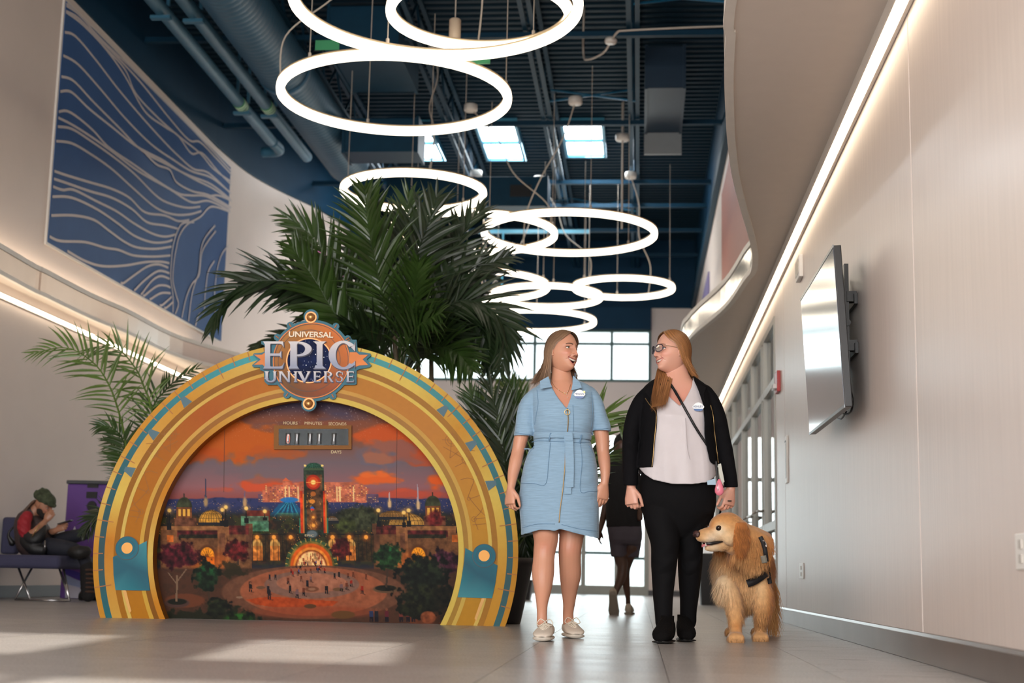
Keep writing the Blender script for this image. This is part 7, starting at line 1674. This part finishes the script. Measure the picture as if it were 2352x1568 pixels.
mb = MB(); limb(mb, [(28, 1246, 8, Y+.02), (20, 1232, 4, Y), (22, 1220, 2.6, Y), (34, 1208, 2.4, Y), (46, 1200, 2.4, Y-.05)], 8); MBo = mb.obj('bag_strap', m_strap, ps, True)

# ================================================================ THE DOG
Y = 8.22
dg_ = empty('dog', (atz(1715, 1474, 0)[0], Y, 0), 'golden retriever in a black harness walking with its mouth open beside the woman in black', 'dog')
FG = (196, 138, 78)
mb = MB()
# trunk runs away from the camera; neck and ruff in front
def blob(px, py, rx, ry, Yc, d): mb.sphere(aty(px, py, Yc), (rx/FPX*Yc, d, ry/FPX*Yc), 20, 14)
blob(1700, 1300, 60, 66, Y, .17); blob(1712, 1345, 54, 50, Y+.02, .17); blob(1722, 1300, 52, 64, Y+.22, .22); blob(1730, 1300, 46, 62, Y+.48, .24); blob(1734, 1310, 42, 62, Y+.72, .18)
limb(mb, [(1688, 1228, 36, Y-.02), (1690, 1260, 47, Y-.03), (1694, 1300, 54, Y-.02), (1700, 1340, 48, Y-.02)], 22)
limb(mb, [(1668, 1345, 26, Y-.12), (1682, 1375, 21, Y-.16), (1688, 1410, 17, Y-.19), (1690, 1440, 13.5, Y-.22), (1690, 1455, 14, Y-.24)], 16)
limb(mb, [(1742, 1335, 27, Y-.06), (1750, 1368, 24, Y-.10), (1752, 1400, 20, Y-.13), (1748, 1430, 15, Y-.06), (1746, 1452, 13, Y-.02)], 16)
limb(mb, [(1700, 1365, 26, Y+.66), (1690, 1400, 18, Y+.72), (1684, 1430, 12, Y+.82), (1682, 1448, 11, Y+.74)], 14); limb(mb, [(1756, 1350, 26, Y+.66), (1752, 1385, 20, Y+.70), (1746, 1420, 12, Y+.86), (1742, 1440, 10, Y+.80)], 14)
for (px, py, Yp_) in ((1690, 1464, Y-.27), (1746, 1462, Y-.04), (1682, 1452, Y+.68), (1742, 1452, Y+.74)):
    c = aty(px, py, Yp_); c[2] = .028; mb.sphere(c, (.048, .06, .03), 14, 10)
    for k in (-1.5, -.5, .5, 1.5): mb.sphere(c+np.array([k*.022, -.042+.004*abs(k), -.004]), (.0125, .02, .02), 10, 8)
# head (turned to the picture's left, slightly towards the camera)
HDc = aty(1670, 1221, Y-.33)
df = np.array([-.86, -.50, -.10]); df /= np.linalg.norm(df); du = np.array([-.05, -.12, 1.]); du -= df*np.dot(du, df); du /= np.linalg.norm(du); dl = np.cross(df, du); DR = np.stack([dl, df, du], 1)
def dw(x, y, z): return HDc+DR @ np.array([x, y, z], float)
hb = mb
def dtube(pts, n=14): PR = catmull([np.append(dw(*p[:3]), p[3]) for p in pts], 4); hb.tube([q[:3] for q in PR], [q[3] for q in PR], n)
hb.sphere(dw(0, 0, .018), (.092, .105, .088), 22, 16, R=DR); hb.sphere(dw(0, .042, .046), (.062, .055, .046), 18, 12, R=DR); hb.sphere(dw(0, -.06, -.03), (.092, .09, .10), 18, 12, R=DR); dtube([(0, -.02, -.03, .085), (.0, -.10, -.06, .105), (0.02, -.20, -.12, .125)])
dtube([(0, .05, -.004, .058), (0, .10, -.008, .046), (0, .145, -.010, .040), (0, .170, -.010, .034)]); hb.sphere(dw(0, .172, -.012), (.034, .026, .031), 14, 10, R=DR)
for sx in (-1, 1): hb.sphere(dw(.022*sx, .135, -.022), (.024, .05, .024), 12, 8, R=DR); hb.sphere(dw(.036*sx, .062, .052), (.02, .024, .012), 10, 8, R=DR); hb.sphere(dw(.06*sx, .02, -.02), (.04, .05, .05), 12, 8, R=DR)
dtube([(0, .02, -.062, .040), (0, .07, -.074, .028), (0, .115, -.078, .021), (0, .142, -.074, .016)])
V, F = fuse(mb, .007, 3)
def dogcol(P):
    px, py = project(P); n = len(P); c = np.tile(np.array([200, 146, 92.]), (n, 1))
    def mx(m, col): m = np.clip(m, 0, 1)[:, None]; c[:] = c*(1-m)+np.array(col, float)*m
    g = lambda cx, cy, sx, sy: np.exp(-((px-cx)/sx)**2-((py-cy)/sy)**2)
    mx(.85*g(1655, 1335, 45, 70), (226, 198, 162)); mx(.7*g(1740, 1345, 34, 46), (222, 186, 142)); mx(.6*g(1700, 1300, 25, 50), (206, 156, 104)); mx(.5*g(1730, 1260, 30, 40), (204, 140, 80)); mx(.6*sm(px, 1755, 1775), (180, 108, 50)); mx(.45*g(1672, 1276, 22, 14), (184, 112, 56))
    h = (P-HDc) @ DR; hd = (np.abs(h[:, 0]) < .14) & (h[:, 1] > -.12) & (h[:, 2] > -.14) & (h[:, 2] < .14)
    q = lambda x, y, z, r: np.exp(-(((np.abs(h[:, 0])-x))**2+(h[:, 1]-y)**2+(h[:, 2]-z)**2)/r**2)*hd
    mx(.7*q(0, .03, .10, .08), (200, 132, 70)); mx(.95*q(.055, .085, .015, .036), (236, 216, 186)); mx(.95*q(.03, .13, -.035, .045), (234, 216, 192)); mx(.55*q(0, .11, .035, .03), (196, 122, 64)); mx(.8*q(0, .10, -.085, .04), (220, 200, 172)); mx(.75*q(.07, .04, -.03, .05), (230, 202, 164))
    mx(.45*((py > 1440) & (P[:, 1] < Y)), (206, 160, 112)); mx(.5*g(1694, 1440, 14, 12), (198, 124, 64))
    return lin(c)
m_fur = M('fur_golden', (1, 1, 1), .75, attr='Col', var=.12, vscale=40, sheen=.25, spec=.2)
dcol = dogcol(V); raw('body', V, F, m_fur, dg_, dcol)
# mouth, nose, eyes
m_dark = M('dog_black', S(26, 20, 20), .35); 
rr = []
for y_, w_, z0, z1 in ((.045, .046, -.052, -.036), (.08, .043, -.060, -.036), (.115, .034, -.066, -.037), (.148, .022, -.066, -.038)): rr.append([dw(w_*math.cos(t), y_, (z0+z1)/2+(z1-z0)/2*math.sin(t)) for t in np.linspace(0, 6.283, 17)[:-1]])
MB().loft(rr).obj('mouth', m_dark, dg_, True)
rr = []
for y_, w_, z in ((.06, .026, -.055), (.10, .026, -.057), (.135, .022, -.060), (.158, .014, -.062), (.166, .004, -.066)): rr.append([dw(w_*math.cos(t), y_, z+.007*math.sin(t)) for t in np.linspace(0, 6.283, 15)[:-1]])
MB().loft(rr).obj('tongue', M('tongue_pink', S(196, 112, 116), .3), dg_, True)
for sx in (-1, 1):
    MB().tube([dw(.017*sx, .15, -.066), dw(.0175*sx, .152, -.047)], [.0042, .0012], 7).obj('tooth', M('teeth_white', S(232, 222, 206), .25), dg_, True)
    MB().sphere(dw(.050*sx, .086, .030), .0135, 16, 12).obj('eye', M('dog_eye', S(44, 26, 16), .06), dg_, True)
    MB().tube([dw(.0555*sx+.002*math.cos(t), .090+.0145*math.cos(t), .030+.011*math.sin(t)) for t in np.linspace(0, 6.283, 15)[:-1]], .003, 6, closed=True).obj('eye_rim', m_dark, dg_, True)
nm = MB(); nm.sphere(dw(0, .196, .002), (.026, .017, .019), 16, 12, R=DR); nm.sphere(dw(.014, .20, -.004), (.012, .011, .011), 10, 8, R=DR); nm.sphere(dw(-.014, .20, -.004), (.012, .011, .011), 10, 8, R=DR); V2, F2 = fuse(nm, .003, 2); raw('nose', V2, F2, M('dog_nose', S(74, 48, 44), .3, bump=.4, bscale=200), dg_)
for sx in (-1, 1): MB().sphere(dw(.013*sx, .209, .0), (.005, .004, .004), 8, 6).obj('nostril', m_dark, dg_, True)
eb_ = {}
for sx in (-1, 1):
    rr = []
    for u in range(9):
        t = u/8; w_ = .016+.036*math.sin(math.pi*min(1, .15+t*.85))**.8; cx_ = (.083+.018*math.sin(t*2.4))*sx; cz_ = .055-.165*t; cy_ = -.035+.02*t
        rr.append([dw(cx_+.010*math.sin(a)*sx*(1 if t < .9 else .5), cy_+w_*math.cos(a), cz_) for a in np.linspace(0, 6.283, 15)[:-1]])
    e_ = MB().loft(rr); V3, F3 = fuse(e_, .006, 3); c3 = np.tile(lin(np.array([178, 112, 58.])), (len(V3), 1)); raw('ear', V3, F3, m_fur, dg_, c3); eb_[sx] = (V3, F3, c3)
# fur: tapering strands lying along the coat
def fur(name, V, F, C, n, Lf, seed, keep=None, w=.0019, ear=False):
    R = np.random.RandomState(seed); A, B_, Cc = V[F[:, 0]], V[F[:, 1]], V[F[:, 2]]; ar = np.linalg.norm(np.cross(B_-A, Cc-A), axis=1); nn = np.cross(B_-A, Cc-A)/(ar[:, None]+1e-12)
    ctr = V[F].mean(1)
    pr = ar*(keep(ctr) if keep is not None else 1.); pr /= pr.sum(); ix = R.choice(len(F), n, p=pr); r1, r2 = R.rand(n, 1), R.rand(n, 1); P = A[ix]+(B_[ix]-A[ix])*r1+(Cc[ix]-A[ix])*r2*.9
    N_ = nn[ix]; gdir = np.array([0., .15, -1.])+R.randn(n, 3)*.12; L = Lf(P)*R.uniform(.6, 1.25, n); vs = np.zeros((n, 8, 3)); D = N_*.38+gdir*.9; h = (P-HDc) @ DR; onh = (not ear) & (h[:, 1] > -.02) & (np.abs(h[:, 0]) < .13) & (np.abs(h[:, 2]) < .13)
    D[onh] = N_[onh]*.30-df*.9+R.randn(onh.sum(), 3)*.08+np.array([0, 0, -.15]); D /= np.linalg.norm(D, axis=1)[:, None]
    S_ = np.cross(D, N_); S_ /= np.linalg.norm(S_, axis=1)[:, None]+1e-9; S_ += R.randn(n, 3)*.25; S_ /= np.linalg.norm(S_, axis=1)[:, None]; p = P-N_*.002
    for k, ww in enumerate((1, .95, .7, .12)):
        vs[:, 2*k] = p-S_*w*ww/2; vs[:, 2*k+1] = p+S_*w*ww/2; p = p+D*(L[:, None]/3); D = D+gdir*(.28 if not 0 else 0); D[onh] -= gdir[onh]*.2; D /= np.linalg.norm(D, axis=1)[:, None]
    base = np.arange(n)[:, None]*8; Fq = np.concatenate([base+np.array([[0, 1, 3, 2]]), base+np.array([[2, 3, 5, 4]]), base+np.array([[4, 5, 7, 6]])], 0)
    col = C[F[ix, 0]]*R.uniform(.72, 1.28, (n, 1)); o = raw(name, vs.reshape(-1, 3), Fq, m_fur, dg_, np.repeat(col, 8, 0)); o['kind'] = 'stuff'; return o
def LF(P):
    px, py = project(P); h = (P-HDc) @ DR; hd = (h[:, 1] > -.03) & (np.abs(h[:, 0]) < .13) & (h[:, 2] > -.11) & (h[:, 2] < .13)
    l = np.where(hd, .014, .045); l = np.where(~hd & (px < 1690) & (py > 1270) & (py < 1370), .065, l); l = np.where(~hd & (py >= 1385), .028, l); l = np.where(~hd & (py > 1425), .02, l); l = np.where(~hd & (px > 1700) & (px < 1730) & (py > 1370) & (py < 1420), .05, l); l = np.where(hd & (h[:, 1] > .06), .007, l); return l
fur('fur_coat', V, F, dcol, 80000, LF, 5, keep=lambda c: (c[:, 1] < Y+.75)*1.*(1+1.2*(((c-HDc) @ DR)[:, 1] > -.03)))
fur('fur_ears', np.concatenate([eb_[1][0], eb_[-1][0]]), np.concatenate([eb_[1][1], eb_[-1][1]+len(eb_[1][0])]), np.concatenate([eb_[1][2], eb_[-1][2]]), 9000, lambda P: np.full(len(P), .04), 6, ear=True)
R_ = random.Random(3); tb = MB()
for k in range(420):
    p = aty(1762+R_.uniform(-6, 8), 1330+R_.uniform(-30, 60), Y+.75+R_.uniform(-.1, .2)); q = p+np.array([R_.uniform(.0, .05), R_.uniform(-.05, .1), -.12]); r = q+np.array([R_.uniform(-.02, .05), 0, -.13]); 
    w_ = np.array([.002, 0, 0]); tb.add([p-w_, p+w_, q-w_, q+w_, r], [(0, 1, 3, 2), (2, 3, 4)])
o = tb.obj('tail_feathers', M('fur_tail', S(196, 144, 88), .8), dg_, recalc=False); o['kind'] = 'stuff'
# harness and collar pieces
ds_ = Surf(V, F); m_har = M('harness_black', S(24, 23, 26), .6)
ds_.ribbon('harness_strap', [(1716, 1340), (1730, 1335), (1744, 1327), (1756, 1318), (1766, 1312)], .042, m_har, dg_, .024, thick=.004)
ds_.ribbon('harness_strap', [(1746, 1232), (1752, 1244), (1757, 1262), (1760, 1285), (1764, 1312), (1769, 1340)], .024, m_har, dg_, .024, thick=.004)
ds_.ribbon('harness_patch', [(1753, 1276), (1756, 1290), (1758, 1303)], .030, M('patch_grey', S(140, 136, 124), .6), dg_, .030, thick=.002)
ds_.ribbon('harness_handle', [(1752, 1240), (1758, 1246), (1760, 1256)], .008, M('silver_bright', S(220), .1, metal=1), dg_, .034, thick=.003)
le = MB().tube(catmull([aty(1663, 1160, 7.86), aty(1655, 1172, 7.92), aty(1653, 1200, 8.0), aty(1668, 1225, 8.25), aty(1712, 1235, 8.42), aty(1750, 1243, 8.40)], 6), .006, 6)
tag(le.obj('leash', m_strap, None, True), 'black leash running from the hand of the woman in black to the dog', 'leash')

# ================================================================ THINGS ON THE LAMINATE WALL
tv = empty('television', (XR, 8.8, 1.8), 'large wall mounted television tilted on the laminate wall', 'television')
TR, BRt, BL, TL_ = [np.array(v) for v in (aty(1912, 562, 7.6), aty(1942, 935, 7.6), aty(1858, 997, 9.15), aty(1840, 688, 9.15))]
e1_, e2_ = (TL_-TR), (BRt-TR); nrm = np.cross(e2_, e1_); nrm /= np.linalg.norm(nrm); nrm = nrm if nrm[0] < 0 else -nrm
c_ = (TR+BRt+BL+TL_)/4; ax = (TL_-TR+BL-BRt)/4; az = (TR-BRt+TL_-BL)/4
bevel(MB().obox(c_-nrm*.022, ax, az, nrm*.020).obj('case', M('tv_black', S(30, 30, 32), .3), tv), .004, 2)
MB().obox(c_-nrm*.0005, ax*.988, az*.98, nrm*.0012).obj('screen', M('tv_screen', S(38, 52, 72), .14, spec=1.0, coat=.5), tv)
for s_ in (-1, 1): MB().obox(c_+az*s_*.99+nrm*.0005, ax, az/np.linalg.norm(az)*.008, nrm*.003).obj('bezel', M('bezel_silver', S(120, 122, 124), .3, metal=.6), tv)
MB().obox(c_-nrm*.05, ax*.8, az*.72, nrm*.012).obj('back_cover', m_black, tv)
for yy in (8.05, 8.7):
    x_ = XR-.055; b = MB().box((x_-.012, yy-.02, 1.45), (x_+.012, yy+.02, 2.12)).box((x_, yy-.03, 1.62), (XR-.002, yy+.03, 1.68)).box((x_, yy-.03, 1.9), (XR-.002, yy+.03, 1.96)).cyl((x_, yy-.03, 1.78), (x_, yy+.03, 1.78), .02, 12); b.obj('bracket_arm', m_black, tv)
MB().box((XR-.02, 7.98, 1.6), (XR-.002, 8.8, 1.66)).box((XR-.02, 7.98, 1.88), (XR-.002, 8.8, 1.94)).obj('wall_rail', m_black, tv)
MB().tube(catmull([atx(1932, 655, XR-.05), atx(1940, 646, XR-.02), atx(1945, 665, XR-.02), atx(1936, 684, XR-.04), atx(1930, 690, XR-.05)], 5), .006, 6).obj('cable', m_black, tv, True)
MB().tube(catmull([atx(1948, 880, XR-.03), atx(1958, 915, XR-.02), atx(1954, 945, XR-.02), atx(1938, 950, XR-.03), atx(1930, 930, XR-.04)], 5), .006, 6).obj('cable', m_black, tv, True)
MB().tube(catmull([atx(1926, 940, XR-.06), atx(1920, 955, XR-.03), atx(1932, 962, XR-.03), atx(1944, 945, XR-.03)], 5), .005, 6).obj('cable', m_black, tv, True)
def wallbox(nm, px0, py0, px1, py1, d, mat, label, cat, bev=.004):
    a = atx(px0, py0, XR); c = atx(px1, py1, XR); y0, y1 = sorted((a[1], c[1])); zz = sorted((a[2], c[2])); e = empty(nm, (XR, (y0+y1)/2, zz[0]), label, cat)
    bevel(MB().box((XR-d, y0, zz[0]), (XR, y1, zz[1])).obj('housing', mat, e), bev, 2); return e, y0, y1, zz
m_wp = M('device_white', S(236, 232, 226), .35)
e, y0, y1, zz = wallbox('motion_sensor', 1836, 600, 1845, 634, .03, m_wp, 'small beige sensor box on the laminate wall above the television corner', 'sensor'); MB().box((XR-.036, y0+.02, zz[0]+.03), (XR-.03, y1-.02, zz[1]-.03)).obj('lens', m_alu, e)
e, y0, y1, zz = wallbox('fire_alarm', 1787, 858, 1793, 898, .03, M('alarm_red', S(176, 30, 34), .35), 'red fire alarm strobe on the laminate wall beside the glass doors', 'fire alarm'); MB().box((XR-.06, y0+.03, zz[0]+.03), (XR-.03, y1-.03, zz[0]+.07)).obj('strobe', M('strobe_clear', S(226, 222, 220), .1), e)
e, y0, y1, zz = wallbox('control_panel', 1806, 1003, 1811, 1108, .012, m_wp, 'tall narrow white panel on the laminate wall by the glass doors', 'panel'); MB().box((XR-.014, y0+.03, zz[0]+.04), (XR-.012, y1-.03, zz[1]-.06)).obj('inset', M('inset_pale', S(190, 188, 184), .4), e); MB().box((XR-.015, y0+.06, zz[1]-.05), (XR-.012, y0+.14, zz[1]-.035)).obj('display', m_black, e)
for (a, b_, c, d, lab) in ((1838, 1293, 1847, 1329, 'white power outlet low on the laminate wall beyond the television'), (2336, 1226, 2366, 1308, 'white power outlet on the near laminate wall at the picture edge')):
    e, y0, y1, zz = wallbox('power_outlet', a, b_, c, d, .008, m_wp, lab, 'outlet', .003); ym = (y0+y1)/2; 
    for z_ in (zz[0]+(zz[1]-zz[0])*.3, zz[0]+(zz[1]-zz[0])*.7): MB().box((XR-.012, ym-.018, z_-.014), (XR-.008, ym+.018, z_+.014)).obj('socket', M('socket_cream', S(196, 190, 182), .4), e)
q = aty(1104, 790, 26); b = MB().lathe(q, [(.12, -.16), (.13, -.15), (.07, .14), (.05, .16)], 20).cyl(q+np.array([0, 0, .15]), (q[0], q[1], ZD-.6), .008, 6); tag(b.obj('lamp_shade_pendant', M('can_beige', S(196, 176, 154), .5), None, True), 'small beige bell pendant hanging before the clerestory behind the palm tips', 'pendant light')
